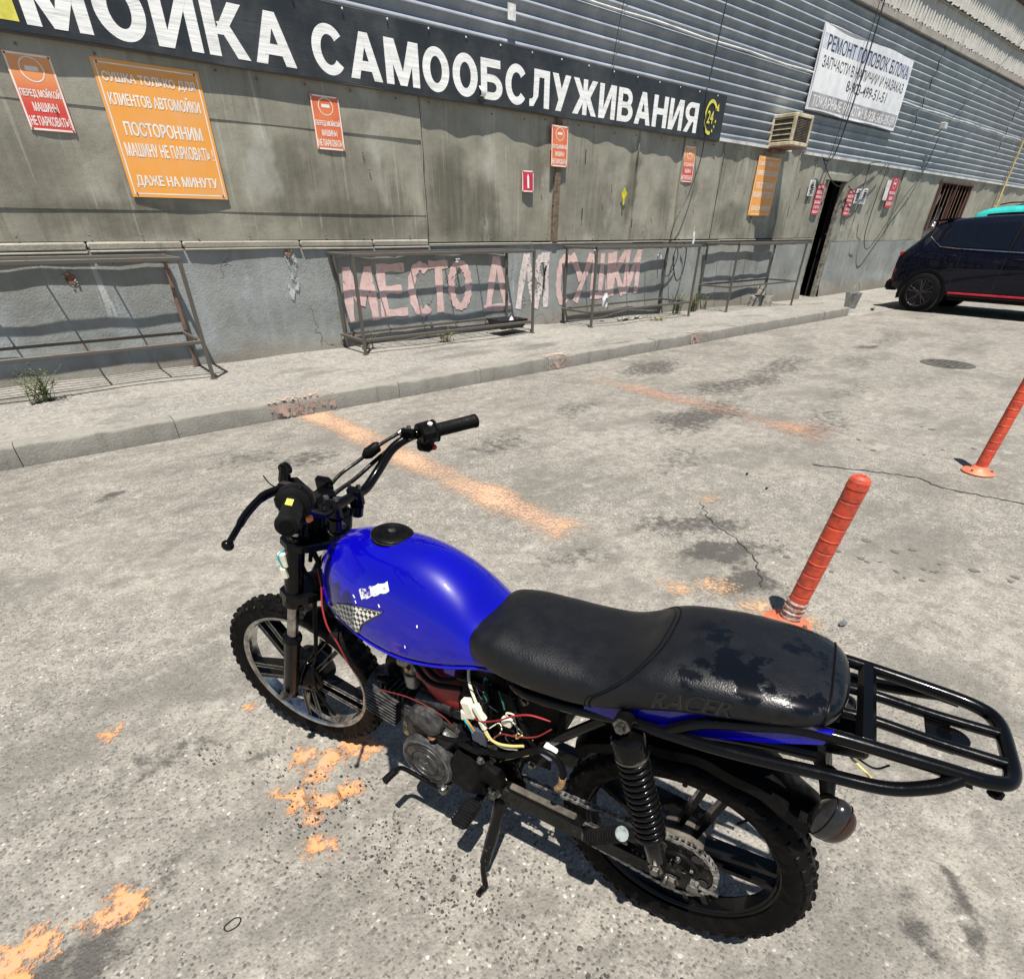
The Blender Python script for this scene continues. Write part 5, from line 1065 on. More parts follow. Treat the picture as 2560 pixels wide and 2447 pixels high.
for sg in (-1, 1):
    glass(suv, fine, lambda v: -.12 - .10 * v, lambda v: .98, .06, .93, sg); glass(suv, fine, lambda v: 1.06, lambda v: 1.98 - .32 * v, .04, .93, sg); glass(suv, fine, lambda v: -.34 + .05 * v, lambda v: -.17 - .10 * v, .26, .90, sg)
    m = MB(); m.tube([side_pt(fine, s_, v, sg, .012) for s_, v in ((-.38, .5), (-.25, .22), (-.12, .03), (.2, .0), (.6, -.0), (1.0, 0), (1.5, 0), (2.0, 0))], .009, 6); m.build('window_trim', M_CHROME, suv)
    m = MB(); m.tube([side_pt(fine, 1.02, v, sg, .008) for v in (0, .3, .6, .93)], .022, 4); m.build('door_pillar', M_CARBLACK, suv, 0)
    m = MB(); m.box((1.30, sg * .905, .29), (1.95, .06, .075), .02); m.box((1.25, sg * .938, .345), (1.75, .012, .03), .004); o = m.build('sill', M_CARBLACK, suv, 30)
    m = MB(); m.box((1.18, sg * .943, .375), (1.70, .016, .034), .005); m.build('sill_trim', M_REDTRIM, suv, 30)
    for s_ in (.12, 1.20):
        m = MB(); m.tube(cat([(s_ - .10, sg * .925, 1.0 - .03 * (s_ > 1)), (s_ - .07, sg * .955, 1.0 - .03 * (s_ > 1)), (s_ + .07, sg * .955, .995 - .03 * (s_ > 1)), (s_ + .11, sg * .925, .99 - .03 * (s_ > 1))], 4), .013, 8); m.build('door_handle', M_CARBLUE, suv); 
    for s_ in (-.16, 2.54): arch(suv, s_, sg * .915, .345, sg, M_CARBLACK); car_wheel(suv, s_, sg * .845, .345, sg)
    for s_ in (.30, 1.03, 2.0):
        m = MB(); m.tube([(s_, sg * .934, z) for z in (.40, .6, .8, 1.0)], .004, 4); m.build('door_gap', M_DARK, suv, 0)
    m = MB(); m.box((-.80, sg * .80, .62), (.03, .05, .22), .006); m.build('reflector', M_REDLAMP, suv, 30)
    m = MB(); m.box((-.80, sg * .70, 1.0), (.06, .24, .07), .015); m.build('tail_lamp', M_REDLAMP, suv, 30); m = MB(); m.box((3.36, sg * .66, .86), (.20, .24, .07), .02); m.build('headlamp', M_CHROME, suv, 30)
m = MB(); m.box((-.80, 0, .44), (.26, 1.62, .20), .05); m.build('rear_bumper', M_CARBLACK, suv, 40)
m = MB(); m.grid(lambda u, v: (-.72 + .32 * v, (.56 - .06 * v) * (2 * u - 1), 1.14 + .36 * v + .012), 6, 4); m.build('rear_window', M_GLASS, suv, 179)
m = MB(); m.loft([[Vector((-.50, y, 1.555)), Vector((-.18, y, 1.605)), Vector((-.18, y, 1.575)), Vector((-.46, y, 1.535))] for y in (-.62, -.3, 0, .3, .62)]); m.build('spoiler', M_CARBLACK, suv, 40)
m = MB(); m.grid(lambda u, v: (2.42 - .62 * v, (.72 - .08 * v) * (2 * u - 1), 1.19 + .37 * v + .02), 6, 4); m.build('windscreen', M_GLASS, suv, 179)
# turquoise van behind the SUV
van = thing('van', 'turquoise van behind the dark blue SUV, only its roof in view', 'van'); van['_base'] = (0, 0, 0)
M_TURQ = smat('turquoise_paint', (.02, .40, .38), .35, var=.1, coat=.5)
org = Vector((20.6, 4.6, 0)); ang = radians(-93); dv = Vector((cos(ang), sin(ang), 0)); lv = Vector((-dv.y, dv.x, 0))
van.matrix_world = Matrix(((dv.x, lv.x, 0, org.x), (dv.y, lv.y, 0, org.y), (0, 0, 1, 0), (0, 0, 0, 1)))
ST2 = [(-.95, .45, 1.0, 1.62, .72, .62), (-.88, .36, 1.08, 1.78, .82, .70), (-.5, .32, 1.12, 1.88, .86, .74), (.4, .30, 1.12, 1.92, .86, .75), (1.5, .30, 1.10, 1.92, .86, .75), (2.3, .30, 1.08, 1.86, .86, .73), (2.8, .30, 1.06, 1.40, .85, .74), (3.1, .32, 1.0, 1.08, .82, .72), (3.35, .42, .80, .86, .70, .62)]
fine2 = car_body(van, .86, ST2, M_TURQ)
for sg in (-1, 1):
    for a, b_ in ((-.62, .55), (.62, 1.55), (1.62, 2.35)): glass(van, fine2, lambda v: a, lambda v: b_ - (.2 * v if b_ > 2 else 0), .10, .96, sg)
    for s_ in (-.15, 2.45): car_wheel(van, s_, sg * .78, .31, sg); arch(van, s_, sg * .848, .31, sg, M_CARBLACK)
m = MB(); m.grid(lambda u, v: (-.915 + .03 * v, (.60 - .02 * v) * (2 * u - 1), 1.12 + .5 * v), 4, 3); m.build('rear_window', M_GLASS, van, 179)
for y in (-.55, .55):
    m = MB(); m.tube([(-.5, y, 1.93), (-.3, y, 1.97), (1.8, y, 1.99), (2.0, y, 1.94)], .014, 8); m.build('roof_rail', M_CARBLACK, van)
# ================================================================== MOTORCYCLE
# local frame: x forward, y left, z up, origin where the rear tyre meets the ground
mc = thing('motorcycle', 'blue and black motorcycle with black seat and rear rack on its side stand', 'motorcycle'); mc['_base'] = (0, 0, 0)
a_ = radians(111.1); ph = radians(-1.0)
bf = Vector((cos(a_), sin(a_), 0)); bl_ = Vector((-sin(a_), cos(a_), 0)); bz = Vector((0, 0, 1)); bu = bz * cos(ph) + bl_ * sin(ph); bl2 = bl_ * cos(ph) - bz * sin(ph)
mc.matrix_world = Matrix(((bf.x, bl2.x, bu.x, .733), (bf.y, bl2.y, bu.y, .291), (bf.z, bl2.z, bu.z, 0), (0, 0, 0, 1)))
def glosspaint(name, c, rough=.22, wear=.0, c2=(.05, .05, .05)):
    k = NM(name); o = k.obj(); n = k.noise(o, 40, 7, .7)
    f = k.rng(n, .66 - wear, .70 - wear) if wear else 0.0
    k.set(col=k.mix(f, c, c2) if wear else c, rough=k.rng(k.noise(o, 14, 5, .65), .35, .7, rough * .7, rough * 1.8), spec=.10, coat=.28, coatr=.05); k.bump(k.noise(o, 90, 3), .06, .003); return k.m
MK = glosspaint('black_gloss_paint', (.0018, .0018, .002), .20); MKW = glosspaint('worn_black_paint', (.003, .003, .003), .30, .03, (.06, .056, .05))
MKP = smat('black_plastic', (.0038, .0038, .004), .45, var=.3, vs=20, bump=.1, bs=90, spec=.10); MRUB = smat('tyre_rubber', (.0026, .0026, .0028), .5, var=.4, vs=30, col2=(.006, .0055, .005), bump=.4, bs=70, spec=.07); MGRIP = smat('grip_rubber', (.0055, .0055, .006), .6, var=.2, vs=40, bump=.3, bs=300, spec=.10)
MCH = smat('worn_chrome', (.52, .51, .49), .16, 1.0, .35, 25, rv=.08); MCHD = smat('dull_steel', (.28, .27, .25), .38, 1.0, .35, 30); MENG = smat('black_engine', (.010, .010, .010), .42, .3, .5, 35, col2=(.034, .033, .031), bump=.25, bs=140); MENG2 = smat('worn_engine_cover', (.022, .023, .024), .46, .4, .5, 40, col2=(.08, .08, .078), bump=.15, bs=140)
MALU = smat('dirty_aluminium', (.30, .30, .29), .42, .9, .4, 30, col2=(.12, .115, .10)); MCHAIN = smat('oily_chain', (.30, .29, .27), .34, .6, .5, 60, col2=(.05, .045, .04)); MREDP = smat('red_duct', (.24, .012, .010), .45, var=.3); MDIRT = smat('dusty_metal', (.10, .088, .068), .75, .2, .4, 25)
def bluepaint():
    k = NM('blue_tank_paint'); o = k.obj()
    n = k.noise(o, 3.2, 6, .6); k.set(col=k.mix(k.rng(n, .35, .7), (.0012, .0004, .30), (.0008, .0003, .22)), rough=.34, metal=.0, spec=.13, coat=1.0)
    k.set(coatr=k.rng(k.noise(o, 22, 6, .7), .35, .75, .008, .10)); k.bump(k.noise(o, 60, 3), .02, .003); return k.m
MBLUE = bluepaint()
def seatmat():
    k = NM('seat_vinyl'); o = k.obj()
    g_ = k.vor(k.vadd(o, k.vscale(k.noise(o, 60, 3, col=True), .01)), 330, 'Distance'); x = k.sep(o)[0]
    wetn = k.ma('ADD', k.ma('MULTIPLY', k.noise(o, 11, 5, .62), .8), k.ma('MULTIPLY', k.noise(o, 40, 4, .6), .2))
    wet = k.ma('MULTIPLY', k.rng(wetn, .50, .555), k.rng(k.ma('ADD', x, k.ma('MULTIPLY', k.noise(o, 9, 3), .2)), .20, .13))
    k.set(col=k.mix(wet, (.0034, .0040, .0054), (.0020, .0024, .0034)), rough=k.mix(wet, k.rng(k.noise(o, 25, 4), .3, .7, .36, .50), (.14, .14, .14)), spec=.36)
    x_ = k.n('Bump'); x_.inputs['Strength'].default_value = .2; x_.inputs['Distance'].default_value = .002; k.put(x_.inputs['Height'], k.ma('ADD', k.ma('MULTIPLY', g_, k.ma('SUBTRACT', 1.0, wet)), k.ma('MULTIPLY', k.noise(o, 30, 4), .8))); k.t.links.new(x_.outputs[0], k.b.inputs['Normal'])
    return k.m
MSEAT = seatmat()
def part(m, name, mat, par=None, smooth=40, kind=None, label=None, normals=True):
    o = m.build(name, mat, par or mc, smooth, normals=normals)
    if kind: o['kind'] = kind
    if label: o['label'] = label
    return o
# ---- steering: parts built straight ahead, then turned about the steering axis
ST_AX = Vector((-sin(radians(18)), 0, cos(radians(18)))); ST_O = Vector((.900, 0, .847)); QS = Quaternion(ST_AX, radians(9))
def steer(m): return m.xf(lambda v: ST_O + QS @ (v - ST_O))
def barx(m): return steer(m.xf(lambda v: v + Vector((0, 0, .078 * v.y))))
AXF = Vector((1.146, 0, .279)); AXR = Vector((0, 0, .279))

# ---- wheels
def wheel(center, name, front):
    c = center; q = (lambda mm: steer(mm)) if front else (lambda mm: mm); w_ = .0315 if front else .041; R = .272; ax = (0, 1, 0)
    m = MB(); m.lathe([(.214, -w_ * .72), (.226, -w_ * .85), (.245, -w_ * 1.02), (.258, -w_ * .98), (R - .004, -w_ * .62), (R, -w_ * .25), (R, w_ * .25), (R - .004, w_ * .62), (.258, w_ * .98), (.245, w_ * 1.02), (.226, w_ * .85), (.214, w_ * .72)], 72, c, ax)
    root = part(q(m), name, MRUB, None, 50)
    m = MB(); nk = 46
    for i in range(nk):
        a = 2 * pi * i / nk
        for y, wy, rr, tilt, da in ((-w_ * .86, .015, R - .0165, .85, 0), (w_ * .86, .015, R - .0165, -.85, .5), (-w_ * .36, .014, R - .003, .3, .5), (w_ * .36, .014, R - .003, -.3, 0)):
            an = a + da * 2 * pi / nk; er = Vector((cos(an), 0, sin(an))); et = Vector((-sin(an), 0, cos(an)))
            Rm = Matrix((et, Vector((0, 1, 0)), er)).transposed() @ Matrix.Rotation(-tilt, 3, 'X')
            m.box(Vector(c) + er * rr + Vector((0, y, 0)), (.018, wy, .0115), .002, Rm)
    part(q(m), 'tread_blocks', MRUB, root, 30, 'stuff')
    m = MB(); m.lathe([(.208, -.021), (.226, -.025), (.2275, -.021), (.222, -.018), (.210, -.012), (.209, 0), (.210, .012), (.222, .018), (.2275, .021), (.226, .025), (.215, .0235), (.210, .020), (.207, .021), (.203, .017), (.202, 0), (.203, -.017)], 72, c, ax, closed=True); part(q(m), 'rim', MCH if front else MKW, root, 40)
    m = MB(); m.lathe([(0, -.05), (.028, -.05), (.034, -.03), (.060, -.028), (.062, .02), (.052, .034), (.030, .042), (.018, .055), (0, .055)] if not front else [(0, -.05), (.03, -.05), (.045, -.04), (.068, -.036), (.070, .018), (.060, .034), (.034, .044), (.018, .056), (0, .056)], 36, c, ax); part(q(m), 'hub', MK if front else MDIRT, root, 40)
    m = MB(); m.tube([Vector(c) + Vector((0, -.12, 0)), Vector(c) + Vector((0, .12, 0))], .007, 10); part(q(m), 'axle', MCHD, root)
    for i in range(5):
        a0 = 2 * pi * i / 5 + (1.02 if front else .52)
        m = MB(); m2 = MB(); e = lambda an, r_, y: Vector(c) + Vector((r_ * cos(an), y, r_ * sin(an)))
        for d in (-1, 1):
            a1, a2 = a0 + d * .34, a0 + d * .115
            poly = [e(a1 - d * .10, .054, 0), e(a1 + d * .12, .054, 0), e(a2 + d * .030, .202, 0), e(a2 - d * .035, .202, 0)]
            for sy in (1,):
                hw0, hw1 = .020, .0145
                vs = []
                for k_, p in enumerate(poly):
                    h = hw0 if k_ < 2 else hw1
                    vs += [p + Vector((0, h, 0)), p - Vector((0, h, 0))]
                m.add(vs, [(0, 2, 4, 6), (1, 7, 5, 3), (0, 1, 3, 2), (2, 3, 5, 4), (4, 5, 7, 6), (6, 7, 1, 0)])
                if front:
                    A, B = poly[1] + Vector((0, hw0 + .0005, 0)), poly[2] + Vector((0, hw1 + .0005, 0)); m2.tube([A, B], .0016, 4); A, B = poly[0] + Vector((0, hw0 + .0005, 0)), poly[3] + Vector((0, hw1 + .0005, 0)); m2.tube([A, B], .0016, 4)
        sp = part(q(m), 'spoke', MK if front else MKW, root, 30)
        if front: part(q(m2), 'polished_edge', MALU, sp, 0)
    m = MB(); an = 2.2; m.tube([e(an, .196, 0), e(an, .165, .004)], .003, 6); part(q(m), 'valve', MKP, root)
    return root
fwh = wheel(AXF, 'front_wheel', True); rwh = wheel(AXR, 'rear_wheel', False)
# front brake plate, lever, cables
m = MB(); m.lathe([(0, -.036), (.066, -.036), (.066, -.046), (.03, -.05), (0, -.05)], 32, AXF, (0, 1, 0)); part(steer(m), 'brake_plate', MENG2, None, 40)
m = MB(); m.tube([AXF + Vector((.0, .062, 0)), AXF + Vector((0, .125, 0))], .008, 6); m.lathe([(0, .010), (.013, .010), (.013, 0), (.016, 0), (.016, -.003)], 6, AXF + Vector((0, .112, 0)), (0, 1, 0)); part(steer(m), 'axle_nut', MCHD, None, 30)
m = MB(); m.tube(cat([AXF + Vector((-.03, .05, -.03)), AXF + Vector((-.02, .052, -.09)), AXF + Vector((-.06, .05, -.13)), AXF + Vector((-.11, .045, -.14))], 5), .006, 8); part(steer(m), 'brake_arm', MCHD)
def leg_pt(y, s_): return Vector((AXF.x - s_ * sin(radians(18)), y, AXF.z + s_ * cos(radians(18))))
for sg in (1, -1):
    y = sg * .083
    m = MB(); m.tube([leg_pt(y, -.025), leg_pt(y, -.01), leg_pt(y, .02), leg_pt(y, .21), leg_pt(y, .232), leg_pt(y, .240), leg_pt(y, .246)], [.014, .019, .0215, .0215, .024, .024, .018], 20); m.box(leg_pt(y, -.005), (.036, .024, .05), .006); fl_ = part(steer(m), 'fork_slider', MK, None, 35)
    m = MB(); m.tube([leg_pt(y, .235), leg_pt(y, .60)], .0145, 20); part(steer(m), 'fork_tube', MCH, None, 60)
    m = MB(); m.tube([leg_pt(y, .365), leg_pt(y, .368), leg_pt(y, .378), leg_pt(y, .398), leg_pt(y, .400), leg_pt(y, .56)], [.019, .026, .0265, .0265, .0225, .0225], 20); part(steer(m), 'fork_shroud', MK, None, 35)
    m = MB(); m.tube([leg_pt(y, .228), leg_pt(y, .236)], .0252, 20); part(steer(m), 'dust_seal', MKP, None, 40)
def yoke(s_, th, name):
    m = MB(); c = leg_pt(0, s_); poly = []
    for y, x in ((-.112, .0), (-.10, .028), (-.05, .03), (0, .012), (.05, .03), (.10, .028), (.112, 0), (.10, -.03), (.045, -.065), (0, -.085), (-.045, -.065), (-.10, -.03)): poly.append((x, y))
    U = Vector((cos(radians(18)), 0, sin(radians(18)))); m.prism(poly, th, c - ST_AX * th / 2, U, (0, 1, 0), .004); return part(steer(m), name, MK, None, 30)
yoke(.40, .030, 'lower_yoke'); yoke(.565, .024, 'upper_yoke')
m = MB(); stp = leg_pt(0, .41) + Vector((-.055, 0, -.018)); m.tube([stp, stp + ST_AX * .18], .024, 18); part(steer(m), 'steering_stem', MK)
m = MB(); t0 = leg_pt(0, .578) + Vector((-.052, 0, -.016)); m.lathe([(0, .022), (.012, .022), (.018, .018), (.020, .004), (.026, .003), (.026, 0)], 20, t0, ST_AX); part(steer(m), 'stem_nut', MCHD)
for sg in (1, -1):
    m = MB(); m.lathe([(0, .014), (.016, .014), (.021, .010), (.021, 0)], 20, leg_pt(sg * .083, .577), ST_AX); part(steer(m), 'fork_cap', MK)
# handlebar
HB = [(.878, 0, .897), (.878, -.045, .897), (.876, -.085, .899), (.868, -.135, .930), (.848, -.180, .975), (.812, -.225, 1.000), (.768, -.262, 1.008), (.704, -.352, 1.018)]
HBL = [(x, -y, z) for x, y, z in HB]
m = MB(); m.tube(cat(HBL[::-1] + HB[1:], 6), .0112, 14); part(barx(m), 'handlebar', MK, None, 60)
for sg in (1, -1):
    m = MB(); m.box((.878, sg * .042, .892), (.040, .026, .048), .008); m.tube([(.878, sg * .042, .87), (.885, sg * .042, .845)], .016, 12); hc = part(barx(m), 'bar_clamp', MK, None, 35)
    for dx in (-.013, .013): m = MB(); m.lathe([(0, .008), (.006, .008), (.0065, 0)], 6, (.878 + dx, sg * .042, .915), (0, 0, 1)); part(barx(m), 'clamp_bolt', MCHD, hc, 30)
def along(sg, y0, y1, n=8):
    """points on the outer bar between two y"""
    P = cat([(x, -sg * yy if False else sg * abs(yy), z) for x, yy, z in HB[4:]], 14); out = [p for p in P if y0 - .004 <= abs(p.y) <= y1 + .004]; return out
for sg in (1, -1):
    gp = along(sg, .262, .362); d_ = (gp[-1] - gp[0]).normalized(); A = gp[-1] - d_ * .122; E_ = gp[-1] + d_ * .004
    m = MB(); m.tube([A, A + d_ * .002, A + d_ * .006, A + d_ * .009, A + d_ * .010, E_ - d_ * .012, E_ - d_ * .010, E_ - d_ * .003, E_], [.022, .027, .028, .022, .0165, .0165, .0178, .0172, .012], 24); g_o = part(barx(m), 'grip', MGRIP, None, 35)
    m = MB(); m.tube([E_, E_ + d_ * .0012], .0105, 18); part(barx(m), 'grip_end', MKP, g_o, 30)
    # switch housing
    S0 = A - d_ * .040; m = MB(); m.tube([S0, S0 + d_ * .004, A - d_ * .006, A], [.021, .026, .027, .024], 12, flat=1.25); side = Vector((-.3, 0, -.9)); m.box(S0 + d_ * .02 + Vector((.004, 0, -.030)), (.038, .034, .030), .006); sh = part(barx(m), 'switch_housing', MKP, None, 30)
    m = MB(); m.box(S0 + d_ * .018 + Vector((-.016, 0, .0235)), (.012, .012, .010), .003); part(barx(m), 'switch_button', M_SIGNWHITE if sg < 0 else MKP, sh, 30)
    m = MB(); m.box(S0 + d_ * .020 + Vector((-.020, 0, -.034)), (.010, .014, .012), .003); part(barx(m), 'switch_button', smat('button_red' if sg < 0 else 'button_orange', (.5, .02, .02) if sg < 0 else (.6, .16, .03), .4), sh, 30)
    if sg > 0:
        m = MB(); pv = S0 - d_ * .022; m.box(pv + Vector((.014, 0, .004)), (.050, .026, .024), .006); part(barx(m), 'lever_perch', MK, None, 30)
        m = MB(); m.grid(lambda u, v: A + d_ * (.03 + .035 * u) + Vector((-.008 + .014 * v, 0, .0166)), 3, 2); part(barx(m), 'grip_sticker', M_YEL, g_o, 0)
        L0 = pv + Vector((.038, .005, .002)); pts = [L0, L0 + Vector((.012, .030, -.006)), L0 + Vector((.010, .075, -.020)), L0 + Vector((-.002, .115, -.032)), L0 + Vector((-.012, .150, -.044))]
        m = MB(); m.tube(cat(pts, 5), [.0085] * 6 + [.0075] * 8 + [.006] * 7, 10, flat=.75); lv_ = part(barx(m), 'clutch_lever', MK, None, 60); m = MB(); m.ball(pts[-1], .0098, 14, 10); part(barx(m), 'lever_ball', MK, lv_)
    else:
        m = MB(); pv = S0 - d_ * .016; m.box(pv + Vector((.012, 0, .004)), (.040, .024, .026), .006); pb = part(barx(m), 'lever_perch', MK, None, 30)
        m = MB(); m.lathe([(0, .006), (.006, .006), (.0065, 0)], 6, pv + Vector((.008, 0, .018)), (0, 0, 1)); part(barx(m), 'perch_bolt', MCHD, pb, 30)
# control cables and the boot on them
def btube(name, pts, r, mat, st=False, par=None, n=8, sub=7):
    m = MB(); m.tube(cat(pts, sub), r, n); return part((barx(m) if st == 2 else steer(m)) if st else m, name, mat, par)
btube('throttle_cable', [(.832, -.205, 1.012), (.872, -.160, .985), (.905, -.115, .955), (.935, -.06, .925), (.955, -.01, .875), (.955, .02, .80)], .0042, MKP, 2)
btube('brake_cable', [(.842, -.190, .985), (.880, -.150, .950), (.905, -.09, .918), (.93, -.02, .89), (.955, .03, .83), (.975, .05, .74)], .005, MKP, 2)
m = MB(); bp = Vector((.884, -.142, .974)); bd = Vector((.033, .045, -.030)).normalized(); m.tube([bp - bd * .022, bp - bd * .018, bp + bd * .012, bp + bd * .020, bp + bd * .026], [.005, .013, .014, .010, .006], 10); m.box(bp + Vector((-.004, -.012, .010)), (.014, .026, .014), .004); part(barx(m), 'cable_boot', MKP, None, 40)
m = MB(); p0_ = Vector((.832, -.205, 1.012)); m.tube([p0_, p0_ + bd * .012], .0075, 10); part(barx(m), 'cable_adjuster', MCHD)
# headlamp stay (lamp itself is missing) and the clutter behind it
m = MB(); m.prism([(-.03, -.03), (.03, -.035), (.045, .0), (.04, .035), (.018, .05), (-.02, .04)], .008, (.955, .048, .905), (.9, 0, .44), (-.3, 0, .95), .002); m.box((.955, -.035, .905), (.045, .022, .05), .008); m.box((.945, .005, .885), (.05, .085, .045), .010); part(steer(m), 'headlamp_stay', MK, None, 35)
m = MB(); m.tube([(.975, .058, .905), (.985, .050, .955), (.978, .048, .985)], [.012, .014, .010], 10); m.lathe([(.007, -.006), (.014, -.006), (.014, .006), (.007, .006)], 18, (.978, .048, .978), (0, 1, 0), closed=True); part(steer(m), 'mirror_ear', MK, None, 35)
m = MB(); m.box((.93, .065, .905), (.055, .035, .055), .012); m.lathe([(0, .02), (.022, .02), (.027, .012), (.027, -.03), (0, -.03)], 20, (.935, .10, .925), (.3, .5, .8)); part(steer(m), 'indicator_relay', MKP, None, 40)
btube('whip_wire', [(.965, .085, .945), (.978, .10, .965), (.985, .105, .985)], .0014, MKP, True)
for i, (cc, pts) in enumerate((((.010, .010, .010), [(.95, .03, .86), (.965, .045, .80), (.955, .04, .73), (.93, .03, .68), (.88, .02, .62)]), ((.010, .010, .010), [(.96, -.02, .86), (.985, -.03, .79), (.97, -.02, .72), (.93, 0, .66)]), ((.012, .012, .012), [(.955, .06, .85), (.985, .065, .79), (.99, .06, .72), (.965, .05, .66), (.91, .03, .60)]), ((.03, .03, .03), [(.945, .0, .84), (.96, .01, .77), (.94, .01, .70), (.90, 0, .66)]))):
    btube('wiring_loom', pts, .0065 - .0008 * i, MKP if i < 3 else smat('grey_wire', (.06, .06, .06), .5), i == 2)
MWRED = smat('red_wire', (.26, .015, .02), .4); MWWHITE = smat('cream_connector', (.66, .64, .50), .45, var=.15, vs=30); MWYEL = smat('yellow_wire', (.55, .45, .16), .45); MWTEAL = smat('teal_wire', (.02, .30, .32), .4); MWGREY = smat('blue_grey_sleeve', (.05, .055, .08), .45); MWBRN = smat('tan_hose', (.36, .22, .09), .6, var=.5, vs=60, col2=(.12, .07, .04))
btube('red_wire', [(.955, .05, .72), (.948, .055, .675), (.935, .075, .630), (.915, .088, .585), (.895, .085, .54), (.88, .078, .48), (.86, .07, .43)], .0022, MWRED)
m = MB(); m.box((1.0, .105, .775), (.020, .014, .040), .004); m.box((1.005, .108, .74), (.016, .012, .03), .003); part(steer(m), 'white_connector', MWWHITE, None, 30)
btube('teal_wire', [(.995, .10, .80), (1.005, .112, .785), (1.0, .11, .76)], .003, MWTEAL, True)
# brake rod/cable down to the front hub
btube('front_brake_cable', [(.965, .045, .72), (.985, .060, .62), (1.005, .065, .52), (1.03, .062, .44), (1.065, .058, .36), (1.075, .055, .27), (1.055, .050, .20), (1.045, .045, .165)], .0042, MKP, True)
btube('speedometer_cable', [(.97, .055, .70), (.995, .068, .58), (1.02, .07, .47), (1.07, .066, .40), (1.11, .062, .33), (1.13, .058, .29)], .0036, MKP, True)

# ---- frame
m = MB(); m.tube(cat([(.93, 0, .70), (.80, 0, .65), (.62, 0, .615), (.46, 0, .60), (.40, 0, .50), (.41, 0, .34), (.43, 0, .24)], 5), .024, 14); m.tube([leg_pt(0, .40) + Vector((-.06, 0, -.02)), leg_pt(0, .55) + Vector((-.06, 0, -.02))], .030, 16); part(m, 'main_frame', MK)
for sg in (1, -1):
    btube('seat_tube', [(.44, sg * .03, .60), (.36, sg * .085, .625), (.22, sg * .098, .655), (.08, sg * .10, .695), (-.06, sg * .098, .735), (-.15, sg * .09, .745)], .013, MK, n=12)
    btube('lower_tube', [(.42, sg * .035, .32), (.34, sg * .075, .45), (.25, sg * .092, .57), (.18, sg * .098, .655)], .011, MK, n=12)
    m = MB(); m.prism([(-.06, -.06), (.055, -.065), (.06, .02), (.02, .09), (-.03, .09), (-.055, .03)], .006, (.41, sg * .068 + .003, .285), (1, 0, 0), (0, 0, 1), .001); part(m, 'pivot_plate', MK, None, 30)
    m = MB(); m.lathe([(0, .016), (.012, .016), (.0135, .008), (.0135, 0), (.020, 0), (.020, -.004)], 6, (.42, sg * .105, .286), (0, sg, 0)); part(m, 'pivot_nut', MCHD, None, 30)
# ---- swingarm
for sg in (1, -1):
    m = MB(); y = sg * .088
    ring = lambda x, z, h, w_: [Vector((x, y - w_, z - h)), Vector((x, y + w_, z - h)), Vector((x, y + w_ * 1.0, z + h)), Vector((x, y - w_, z + h))]
    m.loft([ring(.44, .286, .022, .013), ring(.40, .286, .024, .014), ring(.10, .280, .020, .013), ring(.02, .279, .017, .010), ring(-.045, .279, .014, .006)]); part(m, 'swingarm', MKW, None, 30)
    m = MB(); m.box((-.055, y + sg * .004, .279), (.022, .020, .026), .003); m.tube([(-.06, y, .279), (-.105, y, .281)], .004, 8); part(m, 'chain_adjuster', MCHD, None, 30)
    m = MB(); m.lathe([(0, .012), (.012, .012), (.013, .003), (.018, .002), (.018, 0)], 6, (-.012, sg * .100, .279), (0, sg, 0)); part(m, 'axle_nut', MCHD, None, 30)
m = MB(); m.box((.30, .088, .314), (.17, .016, .010), .003); part(m, 'chain_slider', MDIRT, None, 30)
m = MB(); m.box((.14, .106, .335), (.10, .006, .010), .002); part(m, 'arm_rod', MCHD, None, 30)
# ---- chain and sprocket
CY = .062; SR = .083
m = MB(); n = 84; poly = [((SR - .004 + .007 * (1 if k % 2 else -.2)) * cos(2 * pi * k / n), (SR - .004 + .007 * (1 if k % 2 else -.2)) * sin(2 * pi * k / n)) for k in range(n)]
m.prism(poly, .005, (-.012, CY + .0025, .279), (1, 0, 0), (0, 0, 1)); m.lathe([(.018, .004), (.040, .006), (.045, .004), (.048, .0)], 30, (-.012, CY + .002, .279), (0, 1, 0)); sk = part(m, 'rear_sprocket', MKW, None, 30)
for k in range(5):
    an = 2 * pi * k / 5 + .3; m = MB(); m.lathe([(0, .008), (.006, .008), (.0065, 0)], 6, (-.012 + .034 * cos(an), CY + .007, .279 + .034 * sin(an)), (0, 1, 0)); part(m, 'sprocket_bolt', MCHD, sk, 30)
    m = MB(); m.lathe([(0, .0012), (.011, .0012), (.0115, 0)], 14, (-.012 + .062 * cos(an + .6), CY + .004, .279 + .062 * sin(an + .6)), (0, 1, 0)); part(m, 'sprocket_hole', M_DARK, sk, 30)
fs_ = Vector((.475, CY, .300)); FR = .026; rs_ = Vector((-.012, CY, .279)); path = []
for k in range(15): an = radians(-88 + 176 * k / 14); path.append(fs_ + Vector((FR * cos(an), 0, FR * sin(an))))
top0 = path[-1]; end0 = rs_ + Vector((0, 0, SR))
for k in range(1, 34): t_ = k / 34; path.append(top0.lerp(end0, t_) + Vector((0, 0, -.010 * sin(pi * t_))))
for k in range(31): an = radians(90 + 180 * k / 30); path.append(rs_ + Vector((SR * cos(an), 0, SR * sin(an))))
a0_, b0_ = path[-1], path[0]
for k in range(1, 34): t_ = k / 34; path.append(a0_.lerp(b0_, t_) + Vector((0, 0, -.016 * sin(pi * t_))))
L_ = [0.0]
for i in range(len(path)): L_.append(L_[-1] + (path[(i + 1) % len(path)] - path[i]).length)
tot = L_[-1]; nl = int(tot / .0127); m = MB(); prv = None
def at_len(d):
    d %= tot
    for i in range(len(path)):
        if L_[i + 1] >= d: return path[i].lerp(path[(i + 1) % len(path)], (d - L_[i]) / max(1e-9, L_[i + 1] - L_[i]))
